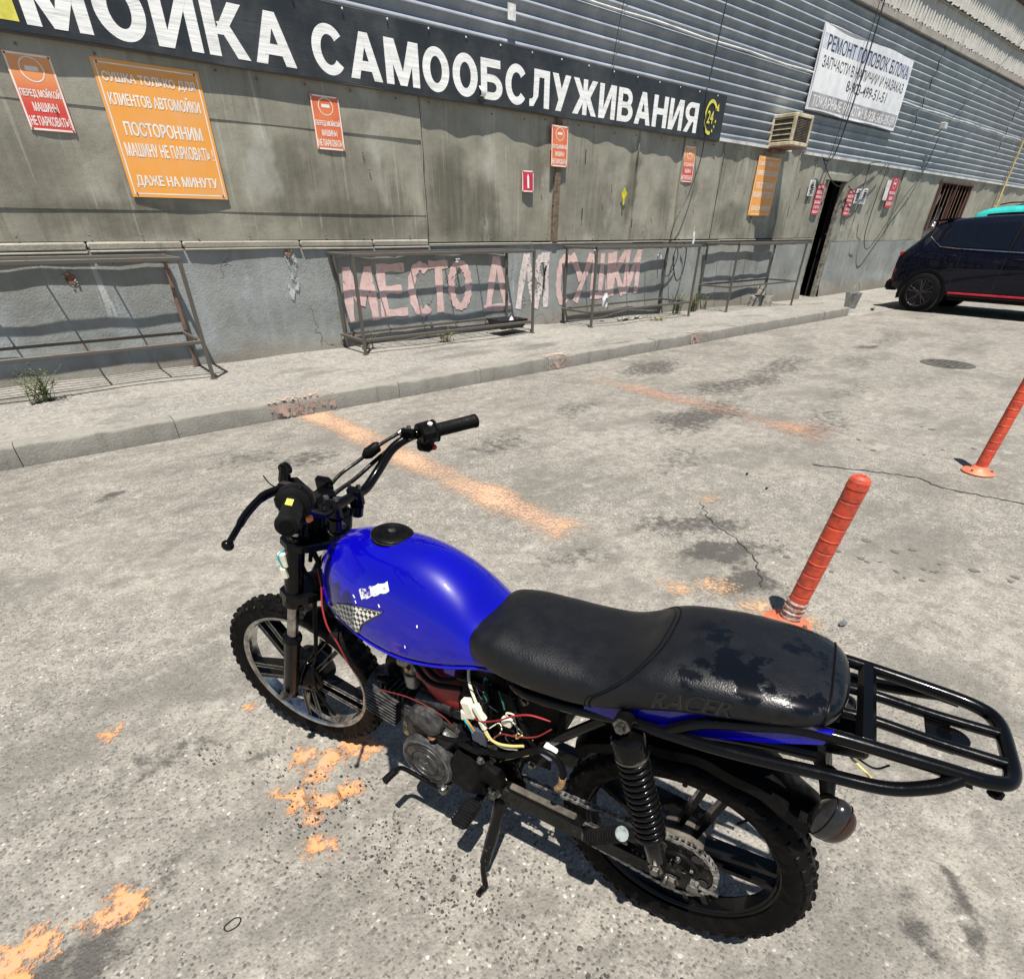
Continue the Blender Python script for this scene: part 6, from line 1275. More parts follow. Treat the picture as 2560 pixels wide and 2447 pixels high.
for i in range(nl):
    p, q_ = at_len(i * tot / nl), at_len((i + 1) * tot / nl); d_ = (q_ - p); up_ = Vector((0, 1, 0)).cross(d_).normalized(); c_ = (p + q_) / 2; Rm = Matrix((d_.normalized(), Vector((0, 1, 0)), up_)).transposed(); w_ = .0062 if i % 2 else .0046
    for sy in (-1, 1): m.box(c_ + Vector((0, sy * w_, 0)), (d_.length + .005, .0018, .0098), .0006, Rm)
    m.tube([p + Vector((0, -.0072, 0)), p + Vector((0, .0072, 0))], .0032, 6)
part(m, 'chain', MCHAIN, None, 30)
# ---- shocks
for sg in (1, -1):
    T_, B_ = Vector((.138, sg * .137, .705)), Vector((.022, sg * .128, .352)); ax = (T_ - B_).normalized(); L0 = (T_ - B_).length; at = lambda t: B_ + ax * (L0 * t)
    m = MB(); m.tube([at(.03), at(.05), at(.24), at(.26)], [.014, .019, .019, .016], 18); sk_ = part(m, 'shock_body', MKW, None, 35)
    for P0 in (T_, B_): m = MB(); m.lathe([(.008, -.012), (.017, -.012), (.017, .012), (.008, .012)], 18, P0, (0, 1, 0), closed=True); part(m, 'shock_eye', MKW, sk_, 35)
    m = MB(); m.tube([at(.24), at(.93)], .012, 12); part(m, 'shock_rod', MKP, sk_)
    m = MB(); m.tube([at(.805), at(.82), at(.90), at(.915), at(.93)], [.031, .0315, .0315, .028, .014], 24); part(m, 'spring_cap', MK, sk_, 35)
    m = MB(); m.tube([at(.795), at(.808)], .0322, 24); part(m, 'cap_ring', MCHD, sk_, 35)
    m = MB(); m.tube([at(.225), at(.235), at(.25)], [.026, .030, .030], 24); part(m, 'spring_seat', MK, sk_, 35)
    u_ = ax.orthogonal().normalized(); v_ = ax.cross(u_); nt = 13; P_ = [at(.25 + .55 * k / (nt * 16)) + (u_ * cos(2 * pi * k / 16) + v_ * sin(2 * pi * k / 16)) * .0268 for k in range(nt * 16 + 1)]
    m = MB(); m.tube(P_, .0048, 8); part(m, 'spring', MK, sk_, 179)
    for P0 in (T_, B_): m = MB(); m.tube([P0 - Vector((0, sg * .04, 0)), P0 + Vector((0, sg * .020, 0))], .0065, 8); m.lathe([(0, .012), (.009, .012), (.010, .003), (.016, .002), (.016, 0)], 6, P0 + Vector((0, sg * .012, 0)), (0, sg, 0)); part(m, 'shock_nut', MCHD, sk_, 30)
# ---- body lofts
def interp(rows, sub):
    out = []; n = len(rows)
    for i in range(n - 1):
        for q in range(sub):
            t = q / sub; a, b_, c_, d_ = rows[max(0, i - 1)], rows[i], rows[i + 1], rows[min(n - 1, i + 2)]
            out.append([.5 * (2 * b_[k] + (c_[k] - a[k]) * t + (2 * a[k] - 5 * b_[k] + 4 * c_[k] - d_[k]) * t * t + (3 * b_[k] - a[k] - 3 * c_[k] + d_[k]) * t ** 3) for k in range(len(b_))])
    out.append(list(rows[-1])); return out
def sell(x, w_, zt, zb, zw, et, eb, n=36, slant=0.0):
    ring = []
    for k in range(n):
        a = 2 * pi * k / n; c_, s_ = cos(a), sin(a); e = et if s_ > 0 else eb; h = (zt - zw) if s_ > 0 else (zw - zb)
        y = w_ * abs(c_) ** (2 / e) * (1 if c_ > 0 else -1); z = zw + h * abs(s_) ** (2 / e) * (1 if s_ > 0 else -1)
        ring.append(Vector((x + slant * (z - zw), y, z)))
    return ring
# tank: x, half width, top, bottom, widest height, top exponent
TK = [(.962, .012, .742, .690, .71, 2.0), (.952, .040, .770, .672, .70, 2.1), (.925, .066, .796, .662, .69, 2.2), (.88, .095, .822, .652, .678, 2.3), (.81, .118, .842, .636, .662, 2.3), (.73, .128, .849, .620, .646, 2.3), (.65, .130, .846, .616, .642, 2.25), (.58, .124, .828, .622, .648, 2.2), (.52, .115, .795, .634, .660, 2.2), (.47, .106, .752, .648, .672, 2.2), (.42, .100, .725, .655, .680, 2.2)]
m = MB(); m.loft([sell(r[0], r[1], r[2], r[3], r[4], r[5], 3.0, 44) for r in interp(TK, 6)]); tank = part(m, 'tank', MBLUE, None, 60)
m = MB(); rows = interp(TK, 6); fl1 = [Vector((r[0], r[1] * .97, r[3] + .008)) for r in rows[8:]]
for sg in (1, -1): m = MB(); m.tube([(p.x, sg * p.y, p.z) for p in fl1], .0045, 6); part(m, 'tank_seam', MBLUE, tank)
for sg in (1, -1): m = MB(); m.prism([(-.022, 0), (.024, 0), (.014, -.052), (-.012, -.052)], .004, (.548, sg * .082 + .002, .640), (1, 0, 0), (0, 0, 1)); part(m, 'tank_tab', MBLUE, tank, 30)
nc = Vector((-.10, 0, 1)).normalized(); m = MB(); m.lathe([(.046, -.012), (.046, .003), (.0455, .006), (.041, .009), (.030, .0105), (.028, .008), (.014, .0085), (.012, .012), (0, .012)], 40, (.745, 0, .846), nc); cp = part(m, 'fuel_cap', MKP, tank, 30)
m = MB(); m.lathe([(.0465, .0035), (.048, .0035), (.048, .0015), (.0465, .0015)], 40, (.745, 0, .846), nc, closed=True); part(m, 'cap_ring', MCHD, cp, 30); m = MB(); m.lathe([(0, .0135), (.009, .013), (.009, .010)], 16, (.745, 0, .846), nc); m.box(Vector((.745, 0, .846)) + nc * .014, (.010, .002, .001)); part(m, 'key_lock', MCHD, cp, 30)
def tank_pt(x, ang, out=.0):
    """point on the left side; ang from the widest line upwards, degrees"""
    for i in range(len(rows) - 1):
        if rows[i][0] >= x >= rows[i + 1][0]:
            t = (rows[i][0] - x) / (rows[i][0] - rows[i + 1][0]); r = [rows[i][k] + (rows[i + 1][k] - rows[i][k]) * t for k in range(6)]
            def q(an):
                c_, s_ = cos(an), sin(an); e = r[5] if s_ > 0 else 3.0; h = (r[2] - r[4]) if s_ > 0 else (r[4] - r[3]); return Vector((x, r[1] * abs(c_) ** (2 / e), r[4] + h * abs(s_) ** (2 / e) * (1 if s_ > 0 else -1)))
            p = q(ang); tg = (q(ang + .01) - q(ang - .01)).normalized(); nrm = tg.cross(Vector((-1, 0, 0))); nrm = nrm if nrm.y > 0 else -nrm; return p + nrm * out
# checkered wing badge on the left flank
kb = NM('checker_badge'); ch = kb.n('TexChecker'); kb.put(ch.inputs[0], kb.mp(kb.obj(), rot=(0, radians(35), 0), sc=(105, 105, 105))); ch.inputs[1].default_value = (.62, .60, .55, 1); ch.inputs[2].default_value = (.012, .012, .012, 1); ch.inputs[3].default_value = 1.0; kb.set(col=ch.outputs[0], rough=.3, coat=.5)
m = MB(); m2 = MB()
def pl(tab, u):
    for (u0, a0), (u1, a1) in zip(tab, tab[1:]):
        if u <= u1: return a0 + (a1 - a0) * (u - u0) / (u1 - u0)
    return tab[-1][1]
def badge(u, v):
    lo = pl([(0, -.18), (.15, -.32), (.28, -.48), (.37, -.68), (.46, -.42), (.56, -.10), (.68, .12), (.82, .24), (.94, .34), (1, .395)], u); hi = pl([(0, -.16), (.08, -.03), (.25, .13), (.45, .24), (.60, .30), (.80, .355), (1, .40)], u)
    return tank_pt(.886 - .20 * u, lo + (hi - lo) * v, .0018)
m.grid(badge, 24, 8); bd_ = part(m, 'checker_badge', kb.m, tank, 179, normals=False)
m2.tube([badge(u / 24, 1) for u in range(25)] + [badge(1 - u / 24, 0) for u in range(25)], .0013, 6, closed=True); part(m2, 'badge_edge', MALU, bd_)
# paint chips and scrapes
kc = worn_paint('bare_scrape', (.62, .63, .66), .47, 75, 45, .4); kc_ = kc
m = MB(); m.grid(lambda u, v: tank_pt(.757 - .072 * u - .010 * (1 - v), .42 + .25 * u + .11 * v + .012 * sin(u * 20), .0012), 10, 4); part(m, 'paint_scrape', kc_, tank, 179, normals=False)
m = MB()
for x, an, l in ((.775, .42, .006), (.768, .36, .003), (.70, .46, .004), (.63, .1, .0015), (.60, .4, .0012)): m.grid(lambda u, v: tank_pt(x - l * u - .003 * v, an - .03 * u + .012 * v, .0012), 3, 2)
part(m, 'paint_chips', M_SIGNWHITE, tank, 0, 'stuff', normals=False)
for an in (.30, .62):
    p = tank_pt(.452, an, .002); m = MB(); m.lathe([(0, .004), (.006, .004), (.0065, 0), (.010, -.001)], 8, p, (-.1, .8, .5)); part(m, 'tank_bolt', MCHD, tank, 30)
# seat: x, half width, top, bottom
SE = [(.482, .098, .742, .690, .712), (.468, .112, .753, .676, .710), (.42, .124, .764, .662, .705), (.35, .131, .766, .660, .706), (.27, .134, .768, .668, .713), (.205, .135, .776, .682, .724), (.155, .135, .800, .700, .744), (.115, .134, .826, .716, .764), (.05, .131, .842, .742, .786), (-.03, .127, .850, .768, .802), (-.095, .119, .850, .784, .812), (-.135, .104, .846, .793, .815), (-.158, .078, .838, .800, .816), (-.168, .040, .828, .806, .815)]
m = MB(); m.loft([sell(r[0], r[1], r[2], r[3], r[4], 3.0, 3.2, 48) for r in interp(SE, 6)]); seat = part(m, 'seat', MSEAT, None, 60)
srows = interp(SE, 6)
def seat_ring(x):
    for i in range(len(srows) - 1):
        if srows[i][0] >= x >= srows[i + 1][0]:
            t = (srows[i][0] - x) / max(1e-9, srows[i][0] - srows[i + 1][0]); return [srows[i][k] + (srows[i + 1][k] - srows[i][k]) * t for k in range(5)]
    return srows[-1]
def seat_pt(x, an, out=0.0):
    r = seat_ring(x); c_, s_ = cos(an), sin(an); e = 3.0 if s_ > 0 else 3.2; h = (r[2] - r[4]) if s_ > 0 else (r[4] - r[3])
    f = lambda c1, s1: Vector((x, r[1] * abs(c1) ** (2 / e) * (1 if c1 > 0 else -1), r[4] + h * abs(s1) ** (2 / e) * (1 if s1 > 0 else -1)))
    p = f(c_, s_); q_ = f(cos(an + .02), sin(an + .02)); o_ = f(cos(an - .02), sin(an - .02)); tg = (q_ - o_).normalized(); nrm = Vector((1, 0, 0)).cross(tg); nrm = nrm if nrm.dot(p - Vector((x, 0, r[4]))) > 0 else -nrm; return p + nrm * out
def seam_x(an): s_ = max(0, sin(an)); return .205 - .095 * s_ ** .8
for off in (0, .009):
    m = MB(); m.tube([seat_pt(seam_x(a) + off, a, .0004) for a in [radians(-50 + 280 * k / 60) for k in range(61)]], .0016 if off == 0 else .0009, 6); part(m, 'seat_piping', MKP, seat)
m = MB(); m.tube([seat_pt(-.140, a, .0006) for a in [radians(-60 + 300 * k / 60) for k in range(61)]], .0018, 6); part(m, 'seat_piping', MKP, seat)
# embossed lettering on the side of the seat
def emb(body, x0, x1, a0, a1, bold, nm, mat, out):
    m = MB(); vs_, fs2, _ = glyphs(body, bold, 3)
    for f_ in (0,):
        pts = []
        for u, v in vs_: pts.append(seat_pt(x0 + (x1 - x0) * (u + .10 * (v - .5) * .4), a0 + (a1 - a0) * v, out))
        m.add(pts, fs2)
    part(m, nm, mat, seat, 0, normals=False)
MEMB = smat('embossed_vinyl', (.030, .032, .036), .3, var=.2); MEMB2 = smat('embossed_vinyl_dark', (.004, .0045, .0055), .35, var=.2)
emb('RACER', .098, -.022, -.16, .20, .012, 'lettering', MEMB, .0012); emb('RACER', .098, -.022, -.16, .20, 0, 'lettering', MEMB2, .0018); emb('ORIGINAL', .080, -.010, -.55, -.36, .004, 'lettering', MEMB2, .0012)
# blue tail strip
for sg in (1, -1):
    up_e = [(x, seat_ring(x)[3] + .014) for x in (.22, .16, .10, .03, -.04, -.10, -.14, -.155)]; lo_e = [(-.150, .785), (-.09, .757), (-.03, .733), (.03, .708), (.09, .688), (.16, .678), (.22, .676)]
    poly = up_e + lo_e; m = MB(); m.prism([(x, z) for x, z in poly], .006, (0, sg * .112 + .003, 0), (1, 0, 0), (0, 0, 1)); m.xf(lambda v: Vector((v.x, v.y - sg * .05 * max(0, -v.x - .06) ** 1.0, v.z))); part(m, 'tail_panel', MBLUE, None, 40)
m = MB(); m.box((.12, 0, .700), (.34, .19, .012), .004, Matrix.Rotation(radians(14), 3, 'Y')); part(m, 'seat_base', MKP, None, 30)
# ---- rear mudguard
m = MB(); rings = []
for k in range(27):
    an = radians(40 + 90 * k / 26); rr = .332 + .004 * sin(k); hw = .058 - .010 * max(0, k - 20) / 6
    rings.append([AXR + Vector((rr_ * cos(an), y, rr_ * sin(an))) for rr_, y in ((rr - .030, -hw), (rr - .008, -hw * .96), (rr, -hw * .6), (rr + .004, 0), (rr, hw * .6), (rr - .008, hw * .96), (rr - .030, hw))])
m.loft(rings, caps=False, closed=False); mg = part(m, 'rear_mudguard', MKP, None, 60)
m = MB(); m.loft([[Vector((-.115, y, .735)), Vector((-.17, y, .715)), Vector((-.205, y * .9, .62)), Vector((-.225, y * .8, .55)), Vector((-.216, y * .8, .545)), Vector((-.195, y * .9, .62)), Vector((-.155, y, .70))] for y in (-.052, -.02, .02, .052)]); part(m, 'plate_bracket', MKP, mg, 40)
m = MB(); m.lathe([(0, .045), (.030, .045), (.034, .040), (.034, -.03), (.028, -.04), (0, -.04)], 28, (-.182, 0, .722), (-.75, 0, .18)); tl = part(m, 'tail_lamp', MKP, None, 35); m = MB(); m.lathe([(0, .052), (.022, .050), (.029, .0455)], 24, (-.182, 0, .722), (-.75, 0, .18)); part(m, 'lamp_lens', smat('dark_red_lens', (.10, .008, .008), .15), tl)
MSMOKE = smat('smoked_lens', (.018, .018, .0185), .16, var=.3, vs=20, rv=.06); MAMB = smat('smoked_amber', (.026, .012, .009), .15, var=.3)
for sg in (1, -1):
    c_ = Vector((-.197, sg * .130, .664)); Rm = Matrix.Rotation(radians(-12), 3, 'Y')
    m = MB(); m.tube([(-.185, sg * .04, .675), (-.190, sg * .095, .668)], [.014, .010], 12); ind = part(m, 'turn_signal', MKP, None, 40)
    m = MB(); m.ball(c_, .043, 24, 16, (.62, .62, 1.0), Rm); part(m, 'signal_shell', MSMOKE, ind, 179)
    m = MB(); m.ball(c_ + Vector((-.009, sg * .004, -.003)), .0415, 20, 14, (.55, .52, .92), Rm); part(m, 'signal_lens', MAMB, ind, 179)
    for dx in (-.012, .010): m = MB(); q_ = sqrt(1 - (dx / .0268) ** 2) * 1.01; m.tube([c_ + Rm @ Vector((dx, (.0268) * q_ * cos(a), .043 * q_ * sin(a))) for a in [2 * pi * k / 28 for k in range(28)]], .0012, 5, closed=True); part(m, 'lens_seam', MKP, ind)
btube('lamp_wire', [(-.21, .02, .70), (-.235, .03, .69), (-.24, .05, .70)], .0022, MWYEL); btube('lamp_wire', [(-.21, .01, .70), (-.245, .02, .695), (-.262, .02, .712)], .0018, MKP)
# ---- rear rack
RZ = .800
loop = [(-.045, .112, .772), (-.10, .107, .792), (-.16, .102, RZ), (-.28, .092, RZ), (-.35, .083, RZ - .002), (-.376, .060, RZ - .004), (-.380, 0, RZ - .004), (-.376, -.060, RZ - .004), (-.35, -.083, RZ - .002), (-.28, -.092, RZ), (-.16, -.102, RZ), (-.10, -.107, .792), (-.045, -.112, .772)]
rk = btube('rack_loop', loop, .0105, MK, n=14)
m = MB(); m.box((-.199, 0, RZ + .002), (.027, .200, .016), .007); part(m, 'rack_plate', MK, None, 30)
for y in (.032, -.032): btube('rack_rail', [(-.12, y * 1.1, RZ - .012), (-.199, y, RZ - .004), (-.29, y, RZ - .006), (-.376, y, RZ - .004)], .0088, MK, n=12)
m = MB(); m.box((-.300, 0, RZ - .014), (.034, .072, .004), .001); m.lathe([(0, .002), (.022, .002), (.022, -.002)], 18, (-.318, -.002, RZ - .014), (0, 0, 1)); part(m, 'lamp_tab', MK, None, 30)
for sg in (1, -1):
    btube('rack_stay', [(.150, sg * .118, .690), (.09, sg * .126, .702), (0, sg * .130, .716), (-.08, sg * .130, .730), (-.16, sg * .128, .746), (-.24, sg * .122, .758), (-.29, sg * .108, .778), (-.315, sg * .094, .795)], .0105, MK, n=14)
    btube('rack_brace', [(-.045, sg * .112, .772), (.02, sg * .120, .748), (.07, sg * .125, .706)], .010, MK, n=12)
    m = MB(); m.prism([(0, 0), (.05, .004), (.045, .022), (.01, .02)], .004, (-.335, sg * .090 + .002, .782), (1, 0, 0), (0, 0, 1)); part(m, 'rack_gusset', MK, None, 30)
m = MB(); m.tube([(-.372, .055, .79), (-.372, .06, .765)], .005, 8); m.lathe([(0, .006), (.010, .006), (.010, 0)], 8, (-.372, .06, .76), (0, 0, 1)); part(m, 'rack_bolt', MKP)
m = MB(); m.grid(lambda u, v: Vector((-.098 - .035 * u, .1075 - .003 * u + .0108 * cos(radians(40 + 70 * v)), .790 + .004 * u + .0108 * sin(radians(40 + 70 * v)))), 8, 4); part(m, 'rack_scrape', worn_paint('rack_bare_metal', (.55, .55, .54), .50, 70, 40, .4), rk, 179)

# ---- engine
m = MB(); m.prism([(.44, .235), (.50, .205), (.60, .200), (.68, .225), (.700, .27), (.695, .34), (.66, .385), (.58, .405), (.50, .395), (.45, .36), (.432, .30)], .150, (0, .075, 0), (1, 0, 0), (0, 0, 1), .012); eng = part(m, 'crankcase', MENG, None, 35)
MGC = Vector((.618, .078, .282)); m = MB(); m.lathe([(.080, -.012), (.080, .020), (.0775, .032), (.070, .038), (.064, .039), (.0625, .036), (.060, .036), (.0585, .039), (.043, .041), (.0415, .038), (.0390, .038), (.0375, .041), (.024, .042), (.0225, .039), (0, .0385)], 48, MGC, (0, 1, 0)); mg_ = part(m, 'magneto_cover', MENG2, eng, 30)
m = MB(); m.lathe([(.0695, .0388), (.0725, .0375), (.0720, .0362), (.0690, .0375)], 48, MGC, (0, 1, 0), closed=True); part(m, 'cover_rim', MALU, mg_, 40); m = MB(); m.box(MGC + Vector((0, .0392, 0)), (.016, .002, .004), .0005, Matrix.Rotation(.5, 3, 'Y')); part(m, 'cover_slot', MALU, mg_, 0)
m = MB(); m.prism([(.56, .34), (.68, .335), (.70, .375), (.66, .405), (.575, .405), (.53, .385)], .045, (0, .098, 0), (1, 0, 0), (0, 0, 1), .008); part(m, 'case_shoulder', MENG, eng, 35)
m = MB(); m.lathe([(.013, 0), (.013, .010), (.009, .012), (0, .012)], 14, (.655, .085, .372), (0, .4, .9)); part(m, 'timing_plug', MENG2, eng, 35); m = MB(); m.lathe([(.011, 0), (.011, .006), (0, .007)], 14, (.595, .105, .382), (0, .5, .85)); part(m, 'oil_patch', smat('copper_plug', (.20, .09, .05), .5, .6), eng, 35)
# sprocket cover and gear box
m = MB(); m.prism([(.445, .255), (.50, .228), (.545, .245), (.552, .315), (.53, .365), (.485, .375), (.452, .345)], .030, (0, .110, 0), (1, 0, 0), (0, 0, 1), .008); part(m, 'sprocket_cover', MKP, eng, 35)
m = MB(); m.prism([(.395, .318), (.462, .322), (.468, .362), (.44, .388), (.405, .372)], .035, (0, .118, 0), (1, 0, 0), (0, 0, 1), .005); part(m, 'relay_box', MKP, None, 30)
# starter-side oval cover
m = MB(); poly = []
for k in range(28):
    an = 2 * pi * k / 28; r_ = .024 if cos(an) < 0 else .036; poly.append((.015 * (1 if cos(an) > 0 else -1) + r_ * cos(an) * 1.15, r_ * sin(an)))
m.prism(poly, .030, (.620, .085, .430), (-.92, 0, -.20), (-.12, 0, 1.0), .006); oc = part(m, 'oval_cover', MENG2, eng, 35)
m = MB(); pl = Vector((.620, .0862, .430)); put_text(m, '110', lambda u, v: pl + Vector((.010 - .036 * u, 0, -.002 - .012 * u + .016 * v)), .01); part(m, 'cast_mark', MALU, oc, 0)
for dx, dz in ((.030, .010), (-.045, -.016)): m = MB(); m.lathe([(0, .006), (.006, .006), (.0065, 0)], 6, (.620 + dx, .085, .430 + dz), (0, 1, 0)); part(m, 'cover_bolt', MCHD, oc, 30)
# cylinder with fins, head
MFIN = smat('worn_fin', (.10, .10, .095), .42, .6, .6, 40, col2=(.03, .03, .029))
cdir = Vector((.985, 0, .17)).normalized(); cu_ = Vector((-.17, 0, .985)).normalized(); c0 = Vector((.690, 0, .340))
m = MB(); m.box(c0 + cdir * .06, (.16, .100, .085), .01, Matrix((cdir, Vector((0, 1, 0)), cu_)).transposed()); cyl = part(m, 'cylinder', MENG, None, 30)
for k in range(8):
    m = MB(); p = c0 + cu_ * (-.042 + k * .0122) + cdir * .105; m.box(p, (.105, .150, .0052), .0018, Matrix((cdir, Vector((0, 1, 0)), cu_)).transposed()); part(m, 'cooling_fin', MFIN, cyl, 30)
for k in range(6):
    m = MB(); p = c0 + cdir * (.045 + k * .0145) + cu_ * .055; m.box(p, (.005, .118, .030), .0018, Matrix((cdir, Vector((0, 1, 0)), cu_)).transposed()); part(m, 'top_fin', MENG, cyl, 30)
m = MB(); m.box(c0 + cdir * .018 + Vector((0, .010, 0)), (.030, .125, .110), .006, Matrix((cdir, Vector((0, 1, 0)), cu_)).transposed()); m.box(c0 + cdir * (-.006) + Vector((0, .045, .006)), (.022, .085, .09), .006, Matrix((cdir, Vector((0, 1, 0)), cu_)).transposed()); part(m, 'cylinder_flange', MENG2, cyl, 30)
m = MB(); m.lathe([(0, .016), (.040, .016), (.046, .010), (.046, -.02)], 24, c0 + cdir * .165, cdir); part(m, 'head_cover', MENG, cyl, 35)
for dz in (-.035, .0, .032):
    m = MB(); m.lathe([(0, .010), (.008, .010), (.0085, 0), (.011, 0)], 6, c0 + Vector((-.004, .090, dz)), (0, 1, 0)); part(m, 'case_bolt', MCHD if dz != 0 else smat('brass_bolt', (.35, .30, .16), .35, .9), cyl, 30)
m = MB(); m.tube([c0 + cdir * .10 + cu_ * .05 + Vector((0, .03, 0)), c0 + cdir * .115 + cu_ * .075 + Vector((0, .045, 0)), c0 + cdir * .13 + cu_ * .085 + Vector((0, .06, 0))], [.010, .011, .008], 10); part(m, 'spark_plug_cap', MKP, cyl)
# carburettor, intake, red duct
btube('intake_pipe', [(.775, .0, .405), (.790, .005, .45), (.775, .01, .49), (.735, .01, .505)], .021, MKP, n=14)
m = MB(); m.tube([(.745, .015, .505), (.675, .018, .510)], .024, 16); m.box((.705, .02, .512), (.040, .052, .062), .010); cb = part(m, 'carburettor', MALU, None, 35)
m = MB(); m.lathe([(0, -.040), (.016, -.040), (.024, -.032), (.026, 0), (.026, .008), (0, .008)], 20, (.705, .026, .478), (0, 0, 1)); part(m, 'float_bowl', MALU, cb, 35); m = MB(); m.lathe([(0, .035), (.014, .035), (.021, .026), (.022, 0)], 18, (.708, .020, .545), (0, 0, 1)); part(m, 'carburettor_top', MKP, cb, 35); m = MB(); m.lathe([(0, .010), (.006, .010), (.007, 0)], 8, (.700, .048, .515), (0, 1, 0)); part(m, 'idle_screw', smat('brass', (.42, .33, .14), .35, .9), cb, 30)
m = MB(); m.loft([[Vector((x, .030 + w_ * cos(a), z + h * sin(a))) for a in [2 * pi * k / 20 for k in range(20)]] for x, w_, h, z in ((.672, .026, .026, .512), (.650, .030, .032, .512), (.625, .040, .052, .508), (.595, .046, .066, .502), (.560, .046, .066, .500), (.535, .040, .058, .500))]); part(m, 'red_duct', MREDP, None, 50)
m = MB(); m.loft([[Vector((x, y, z)) for y, z in ((-.06, .46), (.06, .46), (.068, .50), (.062, .575), (-.062, .575), (-.068, .50))] for x in (.535, .50, .44, .39)]); part(m, 'air_box', MKP, None, 30)
m = MB(); m.prism([(.345, .36), (.44, .40), (.535, .42), (.545, .60), (.47, .635), (.33, .635), (.27, .60), (.30, .48)], .006, (0, .052, 0), (1, 0, 0), (0, 0, 1)); part(m, 'inner_panel', MKP, None, 30)
m = MB(); m.box((.60, .02, .445), (.14, .09, .05), .012); m.tube([(.56, .06, .455), (.66, .062, .452)], .020, 14); part(m, 'starter_motor', MENG, eng, 35)
for i, (a0, a1) in enumerate((((.66, .05, .575), (.50, .07, .59)), ((.70, .045, .57), (.52, .08, .555)), ((.53, .085, .44), (.40, .09, .40)))): btube('dark_hose', [a0, ((a0[0] + a1[0]) / 2, .085, (a0[2] + a1[2]) / 2 - .02), a1], .007, MKP, n=8)
# battery tray / electrics mess under the seat
m = MB(); m.box((.335, .0, .560), (.12, .13, .10), .012); part(m, 'battery_box', MKP, None, 30); m = MB(); m.box((.47, .060, .500), (.050, .040, .085), .008); part(m, 'rectifier', MKP, None, 30)
m = MB(); m.box((.487, .098, .527), (.030, .022, .052), .005, Matrix.Rotation(.35, 3, 'Y')); m.box((.498, .100, .505), (.020, .018, .030), .004); part(m, 'cream_connector', MWWHITE, None, 30); m = MB(); m.box((.458, .104, .535), (.018, .016, .046), .004, Matrix.Rotation(.55, 3, 'Y')); m.box((.447, .108, .505), (.012, .012, .026), .003, Matrix.Rotation(.5, 3, 'Y')); part(m, 'cream_connector', MWWHITE, None, 30)
m = MB(); m.box((.392, .098, .535), (.024, .014, .022), .003); part(m, 'small_connector', MWWHITE, None, 30); m = MB(); m.box((.288, .102, .505), (.030, .016, .034), .003, Matrix.Rotation(-.35, 3, 'Y')); part(m, 'white_connector', smat('white_plug', (.70, .72, .74), .4), None, 30)
m = MB(); m.prism([(-.018, -.022), (.020, -.018), (.026, .018), (-.016, .024)], .012, (.455, .112, .462), (1, 0, 0), (0, 0, 1), .003); part(m, 'grey_plug', MWGREY, None, 30)
btube('white_wire', [(.505, .070, .625), (.492, .090, .600), (.475, .100, .572), (.462, .104, .550)], .0034, MWWHITE); btube('yellow_wire', [(.447, .108, .500), (.430, .112, .478), (.405, .112, .472), (.375, .110, .480), (.345, .108, .495)], .0032, MWYEL); btube('yellow_wire', [(.445, .106, .495), (.425, .108, .470), (.395, .108, .462), (.36, .106, .474)], .0026, MWWHITE)
btube('red_wire', [(.478, .105, .510), (.445, .112, .520), (.405, .112, .545), (.370, .108, .572), (.335, .105, .590), (.29, .10, .592)], .0021, MWRED); btube('red_wire', [(.435, .100, .440), (.420, .108, .475), (.398, .110, .505), (.36, .108, .515), (.32, .10, .530), (.29, .09, .56)], .0018, smat('dark_red_wire', (.16, .015, .012), .4))
btube('teal_wire', [(.497, .108, .500), (.482, .112, .488), (.472, .112, .470)], .0022, MWTEAL); btube('teal_wire', [(.502, .104, .497), (.488, .112, .492), (.470, .110, .480)], .0018, MWTEAL); btube('orange_wire', [(.490, .108, .498), (.476, .112, .490), (.468, .112, .478)], .0022, smat('orange_wire', (.55, .20, .03), .4))
btube('green_wire', [(.42, .085, .60), (.405, .095, .585), (.400, .095, .565)], .002, smat('green_wire', (.02, .16, .10), .4)); btube('red_wire', [(.79, .07, .42), (.74, .085, .445), (.68, .088, .460), (.62, .09, .462), (.57, .09, .450), (.545, .085, .425)], .0015, smat('dull_red_wire', (.13, .012, .012), .45))
btube('black_hose', [(.455, .105, .420), (.42, .110, .430), (.37, .112, .455), (.33, .112, .490), (.30, .112, .512), (.268, .112, .508), (.250, .112, .480), (.248, .112, .455)], .0075, MKP, n=10); btube('tan_hose_end', [(.248, .112, .458), (.250, .112, .432), (.258, .110, .412)], .0082, MWBRN, n=10)
btube('black_hose', [(.53, .09, .395), (.50, .105, .405), (.46, .110, .412), (.42, .108, .43)], .0072, MKP, n=10); btube('black_hose', [(.68, .06, .40), (.64, .095, .400), (.58, .105, .395), (.53, .10, .40), (.49, .09, .42)], .0065, MKP, n=10); btube('wiring_loom', [(.52, .06, .44), (.49, .09, .455), (.46, .095, .50), (.45, .09, .56), (.46, .07, .60)], .009, MKP, n=10); btube('wiring_loom', [(.40, .07, .60), (.37, .09, .565), (.34, .10, .52), (.31, .10, .49), (.29, .10, .515)], .005, MKP, n=8)
wr_ = random.Random(11)
for i in range(16):
    x0 = wr_.uniform(.33, .50); z0 = wr_.uniform(.40, .60); P_ = [(x0, wr_.uniform(.07, .10), z0)]
    for q in range(3): P_.append((P_[-1][0] + wr_.uniform(-.05, .05), min(.118, max(.06, P_[-1][1] + wr_.uniform(-.012, .018))), P_[-1][2] + wr_.uniform(-.05, .04)))
    btube('thin_wire', P_, wr_.uniform(.0011, .002), (MKP, MKP, MWYEL, MWWHITE, MWTEAL, MKP, MWGREY, MKP)[i % 8], n=5, sub=5)
